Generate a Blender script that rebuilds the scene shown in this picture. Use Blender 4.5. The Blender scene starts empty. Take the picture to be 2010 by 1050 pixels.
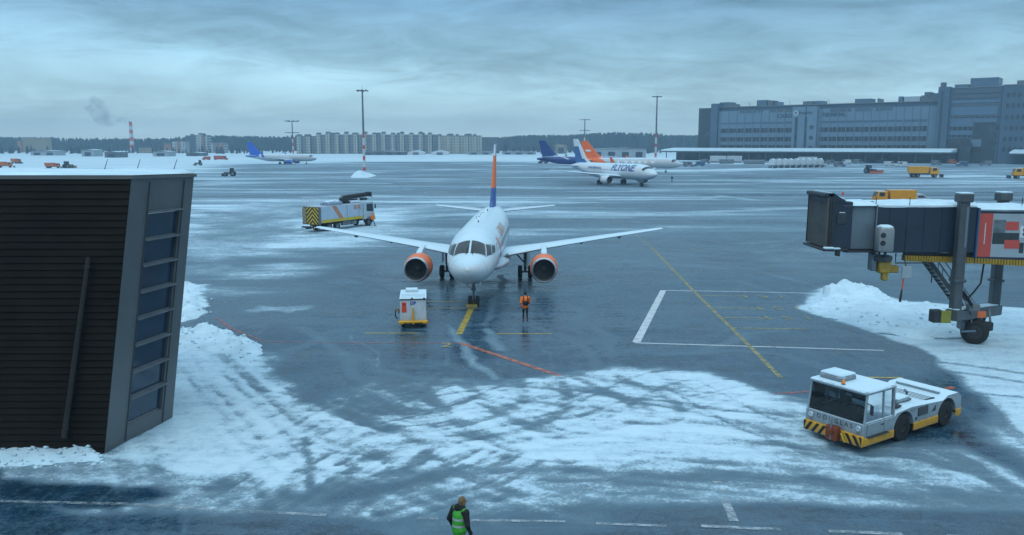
import bpy, bmesh, math, random
import numpy as np
from mathutils import Vector, Matrix

scene = bpy.context.scene
R = math.radians
rnd = random.Random(7)

# ------------------------------------------------------------------ camera
CAM_H, FOC, PITCH = 10.3, 1600.0, 8.6          # focal length in photo pixels (2010 wide)
cam_d = bpy.data.cameras.new('camera')
cam = bpy.data.objects.new('camera', cam_d)
scene.collection.objects.link(cam)
cam.location = (0, 0, CAM_H)
cam.rotation_euler = (R(90 - PITCH), 0, 0)
cam_d.sensor_width = 36
cam_d.lens = 36 * FOC / 2010
cam_d.clip_end = 20000
scene.camera = cam

# ------------------------------------------------------------------ sky
SUN_EL, SUN_AZ = 48, 200
world = bpy.data.worlds.new("World")
scene.world = world
world.use_nodes = True
wn, wl = world.node_tree.nodes, world.node_tree.links
wn.clear()
def wnode(t, **kw):
    n = wn.new(t)
    for k, v in kw.items(): setattr(n, k, v)
    return n
def wmath(op, a, b=None, c=None):
    n = wnode('ShaderNodeMath', operation=op)
    for i, v in enumerate((a, b, c)):
        if v is None: continue
        if isinstance(v, (int, float)): n.inputs[i].default_value = v
        else: wl.new(v, n.inputs[i])
    return n.outputs[0]
w_out = wnode('ShaderNodeOutputWorld')
sky = wnode('ShaderNodeTexSky', sky_type='NISHITA', sun_disc=False)
sky.sun_elevation, sky.sun_rotation = R(SUN_EL), R(SUN_AZ)
sky.air_density, sky.dust_density = 1.4, 2.0
bg_sky = wnode('ShaderNodeBackground'); bg_sky.inputs[1].default_value = 0.07
wl.new(sky.outputs[0], bg_sky.inputs[0])
tc = wnode('ShaderNodeTexCoord')
sep = wnode('ShaderNodeSeparateXYZ'); wl.new(tc.outputs['Generated'], sep.inputs[0])
dx, dy, dz = sep.outputs
zc = wmath('MAXIMUM', dz, 0.0)
# cloud deck seen from below: stretched towards the horizon
inv = wmath('DIVIDE', 1.0, wmath('ADD', zc, 0.32))
comb = wnode('ShaderNodeCombineXYZ')
wl.new(wmath('MULTIPLY', dx, inv), comb.inputs[0]); wl.new(wmath('MULTIPLY', dy, inv), comb.inputs[1])
wl.new(wmath('MULTIPLY', dz, 6.0), comb.inputs[2])
def wnoise(scale, detail, rough, dist=0.0, stretch=(1, 1, 1), off=(0, 0, 0)):
    mp = wnode('ShaderNodeMapping'); mp.inputs['Scale'].default_value = stretch
    mp.inputs['Location'].default_value = off
    wl.new(comb.outputs[0], mp.inputs[0])
    n = wnode('ShaderNodeTexNoise'); wl.new(mp.outputs[0], n.inputs['Vector'])
    n.inputs['Scale'].default_value = scale; n.inputs['Detail'].default_value = detail
    n.inputs['Roughness'].default_value = rough; n.inputs['Distortion'].default_value = dist
    return n.outputs['Fac']
n1 = wnoise(1.5, 8, 0.58, 0.7, (0.7, 1, 1), (3.1, 0.4, 0))
n2 = wnoise(5.0, 9, 0.64, 0.5, (0.7, 1.0, 1), (7.7, 2.0, 0))
grad = wnode('ShaderNodeValToRGB')
cr = grad.color_ramp
cr.elements[0].position = 0.0;  cr.elements[0].color = (0.80, 1.08, 1.16, 1)
cr.elements[1].position = 1.0;  cr.elements[1].color = (0.80, 1.08, 1.30, 1)
for p, c in ((0.05, (0.54, 0.83, 0.94)), (0.105, (0.33, 0.58, 0.74)), (0.16, (0.21, 0.415, 0.60)),
             (0.30, (0.30, 0.50, 0.68)), (0.6, (0.70, 0.95, 1.15))):
    e = cr.elements.new(p); e.color = (*c, 1)
wl.new(zc, grad.inputs[0])
# bright slanting break in the deck, low on the left
az = wmath('ARCTAN2', dx, dy)
bandc = wmath('MULTIPLY_ADD', az, -0.088, 0.056)
bandc = wmath('ADD', bandc, wmath('MULTIPLY', wmath('SUBTRACT', n2, 0.5), 0.06))
bd = wmath('DIVIDE', wmath('SUBTRACT', zc, bandc), 0.026)
band = wmath('POWER', 2.718, wmath('MULTIPLY', wmath('MULTIPLY', bd, bd), -1.0))
lf = wnode('ShaderNodeMapRange'); lf.inputs[1].default_value = 0.32; lf.inputs[2].default_value = -0.35
wl.new(az, lf.inputs[0])
band = wmath('MULTIPLY', band, lf.outputs[0])
dk = wmath('MULTIPLY_ADD', n1, 1.1, 0.45)
dk = wmath('ADD', dk, wmath('MULTIPLY_ADD', n2, 1.1, -0.55))
dk = wmath('ADD', dk, wmath('MULTIPLY', band, 0.42))
lowmix = wnode('ShaderNodeMapRange'); lowmix.inputs[1].default_value = 0.0; lowmix.inputs[2].default_value = 0.05
wl.new(zc, lowmix.inputs[0])
one = wnode('ShaderNodeMix'); one.data_type = 'FLOAT'
wl.new(lowmix.outputs[0], one.inputs[0]); one.inputs[2].default_value = 1.0; wl.new(dk, one.inputs[3])
cm = wnode('ShaderNodeVectorMath', operation='SCALE')
wl.new(grad.outputs[0], cm.inputs[0]); wl.new(one.outputs[0], cm.inputs['Scale'])
bg_cl = wnode('ShaderNodeBackground'); bg_cl.inputs[1].default_value = 1.0
wl.new(cm.outputs[0], bg_cl.inputs[0])
mixw = wnode('ShaderNodeMixShader'); mixw.inputs[0].default_value = 0.93
wl.new(bg_sky.outputs[0], mixw.inputs[1]); wl.new(bg_cl.outputs[0], mixw.inputs[2])
wl.new(mixw.outputs[0], w_out.inputs[0])

# ------------------------------------------------------------------ sun behind the overcast
sun_d = bpy.data.lights.new('sun', 'SUN')
sun_d.energy, sun_d.angle, sun_d.color = 0.6, R(30), (1.0, 0.97, 0.92)
sun = bpy.data.objects.new('sun', sun_d)
scene.collection.objects.link(sun)
sa, se = R(SUN_AZ), R(SUN_EL)
sdir = Vector((math.sin(sa) * math.cos(se), math.cos(sa) * math.cos(se), math.sin(se)))
sun.rotation_euler = (-sdir).to_track_quat('-Z', 'Y').to_euler()

# ------------------------------------------------------------------ exposure
vs = scene.view_settings
vs.view_transform, vs.look, vs.exposure, vs.gamma, vs.use_curve_mapping = 'Standard', 'None', 0.0, 1.0, False
scene.render.engine = 'CYCLES'
scene.cycles.use_denoising = True
scene.cycles.max_bounces = 6
scene.cycles.diffuse_bounces = 2
scene.cycles.glossy_bounces = 3
scene.cycles.transmission_bounces = 4
scene.cycles.volume_bounces = 0
scene.cycles.transparent_max_bounces = 10
scene.cycles.caustics_reflective = False
scene.cycles.caustics_refractive = False

# ------------------------------------------------------------------ helpers
def at(px, py, z=0.0):
    """photo pixel -> the point on the level plane z"""
    a = math.atan((py - 525) / FOC) + R(PITCH)
    g = (CAM_H - z) / math.tan(a)
    dep = g * math.cos(R(PITCH)) + (CAM_H - z) * math.sin(R(PITCH))
    return Vector(((px - 1005) / FOC * dep, g, z))
def on_y(px, py, y):
    """photo pixel -> the point on the upright plane at distance y"""
    a = math.atan((py - 525) / FOC) + R(PITCH)
    z = CAM_H - y * math.tan(a)
    dep = y * math.cos(R(PITCH)) + (CAM_H - z) * math.sin(R(PITCH))
    return Vector(((px - 1005) / FOC * dep, y, z))

# ---- materials
MATS = {}
def mat(name, col, rough=0.5, metal=0.0, var=0.12, scale=2.0, snow=0.0, grime=0.0, bump=0.0, spec=0.5, coat=0.0, splash=None):
    if name in MATS: return MATS[name]
    m = bpy.data.materials.new(name); m.use_nodes = True
    nt = m.node_tree; N, L = nt.nodes, nt.links
    b = N['Principled BSDF']
    b.inputs['Metallic'].default_value = metal
    b.inputs['Specular IOR Level'].default_value = spec
    b.inputs['Coat Weight'].default_value = coat
    t = N.new('ShaderNodeTexCoord')
    n = N.new('ShaderNodeTexNoise'); n.inputs['Scale'].default_value = scale; n.inputs['Detail'].default_value = 6
    n.inputs['Roughness'].default_value = 0.65
    L.new(t.outputs['Object'], n.inputs['Vector'])
    ramp = N.new('ShaderNodeMapRange')
    ramp.inputs[1].default_value = 0.3; ramp.inputs[2].default_value = 0.7
    ramp.inputs[3].default_value = 1 - var; ramp.inputs[4].default_value = 1 + var * 0.6
    L.new(n.outputs['Fac'], ramp.inputs[0])
    sc = N.new('ShaderNodeVectorMath'); sc.operation = 'SCALE'; sc.inputs[0].default_value = col[:3]
    L.new(ramp.outputs[0], sc.inputs['Scale'])
    colout = sc.outputs[0]
    if grime:
        n2 = N.new('ShaderNodeTexNoise'); n2.inputs['Scale'].default_value = scale * 0.7; n2.inputs['Detail'].default_value = 8
        n2.inputs['Roughness'].default_value = 0.75
        mp = N.new('ShaderNodeMapping'); mp.inputs['Scale'].default_value = (3, 3, 0.5)
        L.new(t.outputs['Object'], mp.inputs[0]); L.new(mp.outputs[0], n2.inputs['Vector'])
        gr = N.new('ShaderNodeMapRange'); gr.inputs[1].default_value = 0.5; gr.inputs[2].default_value = 0.75
        gr.inputs[3].default_value = 0; gr.inputs[4].default_value = grime
        L.new(n2.outputs['Fac'], gr.inputs[0])
        mx = N.new('ShaderNodeMix'); mx.data_type = 'RGBA'
        L.new(gr.outputs[0], mx.inputs[0]); L.new(colout, mx.inputs[6]); mx.inputs[7].default_value = (0.06, 0.06, 0.058, 1)
        colout = mx.outputs[2]
    if splash:
        sz = N.new('ShaderNodeSeparateXYZ'); L.new(t.outputs['Object'], sz.inputs[0])
        n5 = N.new('ShaderNodeTexNoise'); n5.inputs['Scale'].default_value = 4.0; n5.inputs['Detail'].default_value = 9; n5.inputs['Roughness'].default_value = .75
        L.new(t.outputs['Object'], n5.inputs['Vector'])
        ma = N.new('ShaderNodeMath'); ma.operation = 'MULTIPLY_ADD'; ma.inputs[1].default_value = -1.1 / splash[0]; L.new(sz.outputs[2], ma.inputs[0]); L.new(n5.outputs['Fac'], ma.inputs[2])
        gs = N.new('ShaderNodeMapRange'); gs.inputs[1].default_value = -.35; gs.inputs[2].default_value = .25; gs.inputs[3].default_value = 0; gs.inputs[4].default_value = splash[1]
        L.new(ma.outputs[0], gs.inputs[0])
        mx = N.new('ShaderNodeMix'); mx.data_type = 'RGBA'
        L.new(gs.outputs[0], mx.inputs[0]); L.new(colout, mx.inputs[6]); mx.inputs[7].default_value = (0.11, 0.115, 0.115, 1)
        colout = mx.outputs[2]
    rr = N.new('ShaderNodeMapRange'); rr.inputs[3].default_value = max(0.02, rough - 0.08); rr.inputs[4].default_value = min(1, rough + 0.1)
    L.new(n.outputs['Fac'], rr.inputs[0])
    rout = rr.outputs[0]
    if snow:
        g = N.new('ShaderNodeNewGeometry'); sp = N.new('ShaderNodeSeparateXYZ'); L.new(g.outputs['Normal'], sp.inputs[0])
        n3 = N.new('ShaderNodeTexNoise'); n3.inputs['Scale'].default_value = 2.2; n3.inputs['Detail'].default_value = 9
        n3.inputs['Roughness'].default_value = 0.7
        L.new(t.outputs['Object'], n3.inputs['Vector'])
        ad = N.new('ShaderNodeMath'); ad.operation = 'MULTIPLY_ADD'; ad.inputs[1].default_value = 1.1
        L.new(n3.outputs['Fac'], ad.inputs[0]); L.new(sp.outputs[2], ad.inputs[2])
        sm = N.new('ShaderNodeMapRange'); sm.interpolation_type = 'SMOOTHSTEP'
        sm.inputs[1].default_value = 1.45 - 0.7 * snow; sm.inputs[2].default_value = 1.75 - 0.7 * snow
        L.new(ad.outputs[0], sm.inputs[0])
        mx = N.new('ShaderNodeMix'); mx.data_type = 'RGBA'
        L.new(sm.outputs[0], mx.inputs[0]); L.new(colout, mx.inputs[6]); mx.inputs[7].default_value = (*SNOW_COL, 1)
        colout = mx.outputs[2]
        rm = N.new('ShaderNodeMix'); rm.data_type = 'FLOAT'
        L.new(sm.outputs[0], rm.inputs[0]); L.new(rout, rm.inputs[2]); rm.inputs[3].default_value = 0.85
        rout = rm.outputs[0]
    L.new(colout, b.inputs['Base Color']); L.new(rout, b.inputs['Roughness'])
    if bump:
        bp = N.new('ShaderNodeBump'); bp.inputs['Strength'].default_value = bump; bp.inputs['Distance'].default_value = 0.05
        n4 = N.new('ShaderNodeTexNoise'); n4.inputs['Scale'].default_value = scale * 5; n4.inputs['Detail'].default_value = 6
        L.new(t.outputs['Object'], n4.inputs['Vector'])
        L.new(n4.outputs['Fac'], bp.inputs['Height']); L.new(bp.outputs[0], b.inputs['Normal'])
    MATS[name] = m
    return m
SNOW_COL = (0.60, 0.80, 0.90)

def glass_mat(name, tint=(0.45, 0.55, 0.6), see=0.6):
    if name in MATS: return MATS[name]
    m = bpy.data.materials.new(name); m.use_nodes = True
    N, L = m.node_tree.nodes, m.node_tree.links; N.clear()
    o = N.new('ShaderNodeOutputMaterial'); tr = N.new('ShaderNodeBsdfTransparent'); tr.inputs[0].default_value = (*[c * see for c in tint], 1)
    gl = N.new('ShaderNodeBsdfGlossy'); gl.inputs['Roughness'].default_value = 0.04
    fr = N.new('ShaderNodeFresnel'); fr.inputs[0].default_value = 1.5
    n = N.new('ShaderNodeTexNoise'); n.inputs['Scale'].default_value = 3.0
    t = N.new('ShaderNodeTexCoord'); L.new(t.outputs['Object'], n.inputs['Vector'])
    bp = N.new('ShaderNodeBump'); bp.inputs['Strength'].default_value = 0.05; L.new(n.outputs['Fac'], bp.inputs['Height'])
    L.new(bp.outputs[0], gl.inputs['Normal'])
    mx = N.new('ShaderNodeMixShader'); L.new(fr.outputs[0], mx.inputs[0]); L.new(tr.outputs[0], mx.inputs[1]); L.new(gl.outputs[0], mx.inputs[2])
    L.new(mx.outputs[0], o.inputs[0])
    MATS[name] = m
    return m

# ---- objects
def tag(o, label=None, cat=None, group=None, kind=None):
    if label: o['label'] = label
    if cat: o['category'] = cat
    if group: o['group'] = group
    if kind: o['kind'] = kind
    return o
def thing(name, label, cat, loc=(0, 0, 0), rz=0.0, group=None):
    o = bpy.data.objects.new(name, None)
    scene.collection.objects.link(o)
    o.empty_display_size = 0.3
    o.location = loc; o.rotation_euler = (0, 0, rz)
    return tag(o, label, cat, group)
def copy_tree(o, parent=None):
    c = o.copy(); scene.collection.objects.link(c); c.parent = parent
    for ch in list(o.children): copy_tree(ch, c)
    return c

class MB:
    """collects faces; build() links them as ONE mesh object"""
    def __init__(s): s.v, s.f, s.fm, s.mats = [], [], [], []
    def mi(s, m):
        if m not in s.mats: s.mats.append(m)
        return s.mats.index(m)
    def add(s, vs, fs, m):
        o = len(s.v); k = s.mi(m)
        s.v += [tuple(v) for v in vs]
        for f in fs: s.f.append(tuple(i + o for i in f)); s.fm.append(k)
        return s
    def box(s, c, size, m, bev=0.0, rot=None, piv=None):
        hx, hy, hz = size[0] / 2, size[1] / 2, size[2] / 2
        c = Vector(c)
        if bev <= 0:
            vs = [Vector((x, y, z)) for x in (-hx, hx) for y in (-hy, hy) for z in (-hz, hz)]
            fs = [(0, 1, 3, 2), (4, 6, 7, 5), (0, 4, 5, 1), (2, 3, 7, 6), (0, 2, 6, 4), (1, 5, 7, 3)]
        else:
            b = min(bev, hx * .95, hy * .95, hz * .95)
            vs, ix = [], {}
            for sx in (-1, 1):
                for sy in (-1, 1):
                    for sz in (-1, 1):
                        for a in range(3):
                            h = [hx - b, hy - b, hz - b]; h[a] += b
                            ix[(sx, sy, sz, a)] = len(vs); vs.append(Vector((sx * h[0], sy * h[1], sz * h[2])))
            fs = []
            for a in range(3):
                o1, o2 = [i for i in range(3) if i != a]
                for sg in (-1, 1):
                    q = []
                    for (p, r) in ((-1, -1), (1, -1), (1, 1), (-1, 1)):
                        k = [0, 0, 0]; k[a] = sg; k[o1] = p; k[o2] = r; q.append(ix[(*k, a)])
                    fs.append(tuple(q))
                for p in (-1, 1):
                    for r in (-1, 1):
                        k1 = [0, 0, 0]; k2 = [0, 0, 0]
                        k1[a], k2[a] = -1, 1
                        for k in (k1, k2): k[o1] = p; k[o2] = r
                        fs.append((ix[(*k1, o1)], ix[(*k2, o1)], ix[(*k2, o2)], ix[(*k1, o2)]))
            for sx in (-1, 1):
                for sy in (-1, 1):
                    for sz in (-1, 1):
                        fs.append(tuple(ix[(sx, sy, sz, a)] for a in range(3)))
        if rot is not None:
            vs = [rot @ v for v in vs]
        s.add([v + c for v in vs], fs, m); return s
    def bar(s, a, b, w, h, m, bev=0.0):
        """box beam from a to b"""
        a, b = Vector(a), Vector(b); d = b - a
        q = d.to_track_quat('X', 'Z').to_matrix()
        return s.box((a + b) / 2, (d.length, w, h), m, bev, rot=q)
    def tube(s, pts, r, m, n=8, cap=True):
        pts = [Vector(p) for p in pts]
        rs = r if isinstance(r, (list, tuple)) else [r] * len(pts)
        rings, fs = [], []
        for i, p in enumerate(pts):
            t = (pts[min(i + 1, len(pts) - 1)] - pts[max(i - 1, 0)]).normalized()
            u = t.cross(Vector((0, 0, 1)))
            if u.length < 1e-3: u = t.cross(Vector((0, 1, 0)))
            u.normalize(); w = u.cross(t).normalized()
            rings += [p + (u * math.cos(2 * math.pi * k / n) + w * math.sin(2 * math.pi * k / n)) * rs[i] for k in range(n)]
        for i in range(len(pts) - 1):
            for k in range(n):
                fs.append((i * n + k, i * n + (k + 1) % n, (i + 1) * n + (k + 1) % n, (i + 1) * n + k))
        if cap:
            fs.append(tuple(range(n))[::-1]); fs.append(tuple(range((len(pts) - 1) * n, len(pts) * n)))
        return s.add(rings, fs, m)
    def lathe(s, prof, org, axis, m, n=24, cap=False):
        """prof: list of (distance along axis, radius)"""
        org, ax = Vector(org), Vector(axis).normalized()
        u = ax.cross(Vector((0, 0, 1)))
        if u.length < 1e-3: u = Vector((1, 0, 0))
        u.normalize(); w = ax.cross(u)
        vs, fs = [], []
        for d, r in prof:
            vs += [org + ax * d + (u * math.cos(2 * math.pi * k / n) + w * math.sin(2 * math.pi * k / n)) * max(r, 1e-4) for k in range(n)]
        for i in range(len(prof) - 1):
            for k in range(n):
                fs.append((i * n + k, i * n + (k + 1) % n, (i + 1) * n + (k + 1) % n, (i + 1) * n + k))
        if cap:
            fs.append(tuple(range(n))[::-1]); fs.append(tuple(range((len(prof) - 1) * n, len(prof) * n)))
        return s.add(vs, fs, m)
    def loft(s, rings, m, closed=True, cap=True):
        n = len(rings[0]); vs = [p for r in rings for p in r]; fs = []
        for i in range(len(rings) - 1):
            for k in range(n if closed else n - 1):
                fs.append((i * n + k, i * n + (k + 1) % n, (i + 1) * n + (k + 1) % n, (i + 1) * n + k))
        if cap and closed:
            fs.append(tuple(range(n))[::-1]); fs.append(tuple(range((len(rings) - 1) * n, len(rings) * n)))
        return s.add(vs, fs, m)
    def prism(s, poly, y0, y1, m, fn=None):
        """polygon in (x,z) extruded along y; fn maps (x,y,z)"""
        fn = fn or (lambda x, y, z: (x, y, z))
        n = len(poly)
        vs = [fn(x, y0, z) for x, z in poly] + [fn(x, y1, z) for x, z in poly]
        fs = [tuple(range(n)), tuple(range(n, 2 * n))[::-1]] + [(i, (i + 1) % n, n + (i + 1) % n, n + i) for i in range(n)]
        return s.add(vs, fs, m)
    def quad(s, a, b, c, d, m): return s.add([a, b, c, d], [(0, 1, 2, 3)], m)
    def build(s, name, parent=None, smooth=None, recalc=True, loc=None, rz=None):
        me = bpy.data.meshes.new(name)
        me.from_pydata(s.v, [], s.f)
        for m in s.mats: me.materials.append(m)
        me.polygons.foreach_set('material_index', s.fm)
        if recalc:
            bm = bmesh.new(); bm.from_mesh(me); bmesh.ops.recalc_face_normals(bm, faces=bm.faces); bm.to_mesh(me); bm.free()
        if smooth is not None:
            me.polygons.foreach_set('use_smooth', [True] * len(me.polygons))
            me.set_sharp_from_angle(angle=R(smooth))
        me.update()
        o = bpy.data.objects.new(name, me); scene.collection.objects.link(o)
        if parent is not None: o.parent = parent
        if loc is not None: o.location = loc
        if rz is not None: o.rotation_euler = (0, 0, rz)
        return o

def text_polys(txt, size, align='CENTER', shear=0.0, space=1.0, bold=0.0, fine=0.0):
    """lettering as flat polygons: list of verts (x,y), faces"""
    cu = bpy.data.curves.new('lettering', 'FONT'); cu.body = txt; cu.size = size; cu.align_x = align; cu.align_y = 'CENTER'
    cu.shear = shear; cu.space_character = space; cu.offset = bold; cu.resolution_u = 2
    ob = bpy.data.objects.new('lettering', cu); scene.collection.objects.link(ob)
    me = bpy.data.meshes.new_from_object(ob.evaluated_get(bpy.context.evaluated_depsgraph_get()))
    if fine:
        bm = bmesh.new(); bm.from_mesh(me); bmesh.ops.triangulate(bm, faces=bm.faces)
        for _ in range(3):
            es = [e for e in bm.edges if e.calc_length() > fine]
            if not es: break
            bmesh.ops.subdivide_edges(bm, edges=es, cuts=1); bmesh.ops.triangulate(bm, faces=bm.faces)
        bm.to_mesh(me); bm.free()
    vs = [(v.co.x, v.co.y) for v in me.vertices]; fs = [tuple(p.vertices) for p in me.polygons]
    bpy.data.objects.remove(ob); bpy.data.curves.remove(cu); bpy.data.meshes.remove(me)
    return vs, fs
def lettering(mb, txt, size, fn, m, **kw):
    vs, fs = text_polys(txt, size, **kw)
    mb.add([fn(x, y) for x, y in vs], fs, m)

# ---- value noise for terrain-like masks
def vnoise(x, y, seed=0):
    ix, iy = np.floor(x).astype(np.int64), np.floor(y).astype(np.int64)
    fx, fy = x - ix, y - iy
    fx, fy = fx * fx * (3 - 2 * fx), fy * fy * (3 - 2 * fy)
    def h(a, b):
        v = (a * 374761393 + b * 668265263 + seed * 974711) & 0xffffffff
        v = ((v ^ (v >> 13)) * 1274126177) & 0xffffffff
        v = v ^ (v >> 16)
        return (v & 0xffff) / 65535.0
    return (h(ix, iy) * (1 - fx) + h(ix + 1, iy) * fx) * (1 - fy) + (h(ix, iy + 1) * (1 - fx) + h(ix + 1, iy + 1) * fx) * fy
def fbm(x, y, seed=0, oct=4, gain=0.55):
    s = np.zeros_like(x); a, t = 1.0, 0.0
    for o in range(oct):
        s += a * vnoise(x * 2 ** o + 17.3 * o, y * 2 ** o - 9.1 * o, seed + o); t += a; a *= gain
    return s / t
def poly_sd(px, py, poly):
    """signed distance to a polygon, positive inside"""
    d = np.full(px.shape, 1e9); ins = np.zeros(px.shape, bool)
    n = len(poly)
    for i in range(n):
        ax, ay = poly[i]; bx, by = poly[(i + 1) % n]
        ex, ey = bx - ax, by - ay
        t = np.clip(((px - ax) * ex + (py - ay) * ey) / (ex * ex + ey * ey + 1e-9), 0, 1)
        d = np.minimum(d, np.hypot(px - ax - t * ex, py - ay - t * ey))
        c = ((ay > py) != (by > py))
        with np.errstate(divide='ignore', invalid='ignore'):
            ins ^= c & (px < (bx - ax) * (py - ay) / (by - ay + 1e-12) + ax)
    return np.where(ins, d, -d)
def line_d(px, py, pts):
    d = np.full(px.shape, 1e9)
    for (ax, ay), (bx, by) in zip(pts, pts[1:]):
        ex, ey = bx - ax, by - ay
        t = np.clip(((px - ax) * ex + (py - ay) * ey) / (ex * ex + ey * ey + 1e-9), 0, 1)
        d = np.minimum(d, np.hypot(px - ax - t * ex, py - ay - t * ey))
    return d
def sstep(a, b, x):
    t = np.clip((x - a) / (b - a), 0, 1); return t * t * (3 - 2 * t)
# ================================================================== GROUND
def G(pts): return [tuple(at(x, y)[:2]) for x, y in pts]

def axis_coords(segs):
    out = []
    for a, b, st, grow in segs:
        v = a
        while v < b:
            out.append(v); v += st; st *= grow
    out.append(segs[-1][1])
    return np.array(out)
ys = axis_coords([(-60, 8, 3, 1.0), (8, 14, .3, 1.0), (14, 48, .12, 1.0), (48, 75, 0.2, 1.0), (75, 320, 0.25, 1.012), (320, 1900, 4, 1.04)])
xp = axis_coords([(0, 24, 0.13, 1.0), (24, 36, 0.2, 1.0), (36, 2300, 0.3, 1.03)])
xs = np.concatenate([-xp[:0:-1], xp])
GX, GY = np.meshgrid(xs, ys)

def ground_snow(X, Y):
    """how much snow lies at a ground point (0 bare wet concrete, 1 deep)"""
    wob = (fbm(X / 7, Y / 7, 31) - .5)
    wx, wy = X + wob * 3.0, Y + (fbm(X / 6, Y / 6, 47) - .5) * 3.0
    streak = fbm(X / 26 + wob * .6, Y / 5.5, 3, 5)
    wide = fbm(X / 120, Y / 22, 9, 4)
    thin = fbm(X / 55, Y / 2.6 + wob, 21, 3)
    far = sstep(70, 120, Y)
    S = 0.11 + 0.38 * sstep(62, 105, Y) - .12 * sstep(0, 40, X) * (1 - sstep(130, 200, Y))
    S = S + far * ((streak - .5) * 1.15 + (wide - .5) * .5 + (thin - .5) * .35)
    S = S + (1 - far) * ((streak - .5) * .55 + (fbm(X / 4.5 + wob, Y / 1.1, 35, 4) - .5) * .28)
    # dusted ground on the left beyond the near building
    left = sstep(-9, -20, X) * sstep(43, 58, Y) * (1 - sstep(120, 150, Y))
    S = S + left * (.38 + (fbm(X / 9, Y / 4, 5) - .5) * .9)
    # far apron edges
    S = S + sstep(440, 560, Y + (wide - .5) * 260) * .75
    S = S + sstep(-.30, -.42, X / np.maximum(Y, 1)) * sstep(230, 380, Y + (streak - .5) * 200) * .6
    def blob(poly, level, soft, amp=1.0, warp=1.0):
        nonlocal S
        p = G(poly)
        bx = [q[0] for q in p]; by = [q[1] for q in p]
        mg = 12 + soft * 2
        k = (X > min(bx) - mg) & (X < max(bx) + mg) & (Y > min(by) - mg) & (Y < max(by) + mg)
        if not k.any(): return
        qx, qy = X[k] + (wx[k] - X[k]) * warp, Y[k] + (wy[k] - Y[k]) * warp
        f = sstep(-soft, soft, poly_sd(qx, qy, p) + (fbm(X[k] / 2.2, Y[k] / 2.2, 77) - .5) * soft * 1.6)
        lv = level + (fbm(X[k] / 5, Y[k] / 5, 13) - .5) * .35 * amp
        S[k] = S[k] * (1 - f) + lv * f
    # long white windrows
    def row(pts, w, level, soft=1.0):
        nonlocal S
        p = G(pts)
        d = line_d(wx, wy, p)
        f = (1 - sstep(w * .4, w * (1 + soft), d)) * (.45 + fbm(X / 16, Y / 3, 61) * 1.0)
        S = np.maximum(S, S * (1 - f) + level * np.clip(f, 0, 1))
    row([(300, 316), (600, 314), (950, 312), (1130, 316)], 55, .92, .6)
    row([(0, 316), (200, 312), (480, 318)], 60, .95, .6)
    row([(1210, 336), (1400, 334), (1530, 331)], 9, .95, .6)
    row([(1840, 347), (1930, 345), (2010, 347)], 7, .9, .6)
    row([(1040, 300), (1240, 306)], 80, .8, .5)
    row([(380, 360), (560, 357), (760, 360)], 2.0, .75)
    row([(560, 340), (700, 352), (860, 341)], 3.0, .55)
    row([(380, 383), (640, 379), (800, 372)], 1.2, .6)
    row([(1110, 424), (1330, 418), (1590, 409)], 1.6, .72)
    row([(1000, 384), (1200, 381), (1420, 386)], 1.3, .6)
    row([(1120, 368), (1340, 372)], 1.5, .6)
    row([(740, 433), (850, 424), (990, 416)], 1.1, .75)
    row([(1380, 390), (1412, 384), (1440, 388), (1480, 392)], 1.0, .7)
    row([(510, 612), (560, 606), (605, 604)], .55, .72)
    row([(520, 605), (580, 611)], .35, .7)
    row([(1100, 520), (1270, 512), (1420, 526)], 1.0, .42)
    row([(1320, 475), (1480, 490), (1590, 460)], .4, .42)
    row([(640, 520), (760, 512), (880, 516)], .7, .45)
    # dusted left field and the mound beyond the building
    blob([(385, 430), (520, 402), (600, 395), (590, 440), (540, 470), (420, 520), (380, 540)], .62, 3, 1.6)
    blob([(360, 560), (395, 560), (412, 600), (398, 622), (355, 632)], .95, .5)
    # big snow field in front of the aircraft
    blob([(150, 905), (240, 880), (345, 820), (350, 640), (395, 652), (440, 652), (505, 700), (570, 742), (640, 800), (720, 812),
          (800, 770), (880, 748), (1010, 752), (1100, 742), (1180, 732), (1290, 726), (1390, 738), (1490, 768), (1560, 800),
          (1600, 880), (1760, 900), (1900, 878), (1990, 902), (2100, 960), (2010, 985), (1700, 935), (1500, 922), (1300, 925),
          (1120, 912), (960, 905), (850, 935), (720, 962), (600, 975), (500, 968), (420, 950), (300, 930)], 1.14, 1.0, 1.0)
    blob([(330, 650), (440, 655), (520, 712), (545, 800), (500, 880), (300, 900), (200, 890)], 1.0, 1.3)
    blob([(1000, 762), (1180, 735), (1380, 742), (1480, 790), (1400, 850), (1200, 860), (1040, 830)], 1.05, 1.6)
    blob([(640, 770), (760, 740), (880, 746), (900, 790), (860, 815), (760, 815), (680, 800)], .62, .9)
    blob([(0, 880), (200, 888), (320, 915), (430, 955), (300, 952), (0, 946)], .80, .12, 1.5, .15)
    # broken slush along the roadway
    blob([(0, 948), (400, 955), (650, 985), (900, 935), (1130, 918), (1400, 932), (1700, 945), (2100, 985), (2100, 1010),
          (1500, 985), (1200, 995), (900, 1015), (600, 1040), (300, 1020), (0, 975)], .66, .4, 2.0, .3)
    blob([(0, 946), (140, 944), (300, 952), (330, 968), (220, 990), (0, 982)], .02, .35, .6, .35)
    blob([(-200, 1000), (500, 1012), (800, 1045), (1500, 1020), (2100, 1020), (2100, 1300), (-200, 1300)], .12, .7, 2.0, .5)
    blob([(700, 1035), (900, 1005), (1180, 990), (1240, 1030), (1100, 1060), (800, 1080)], .46, .5, 2.2, .3)
    # snow field under the jet bridge
    blob([(1575, 606), (1605, 584), (1635, 562), (1700, 568), (1780, 592), (1880, 600), (2010, 606), (2400, 600), (2400, 950), (2060, 930),
          (1965, 862), (1905, 790), (1830, 735), (1780, 682), (1690, 652)], .98, .55, .5)
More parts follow.
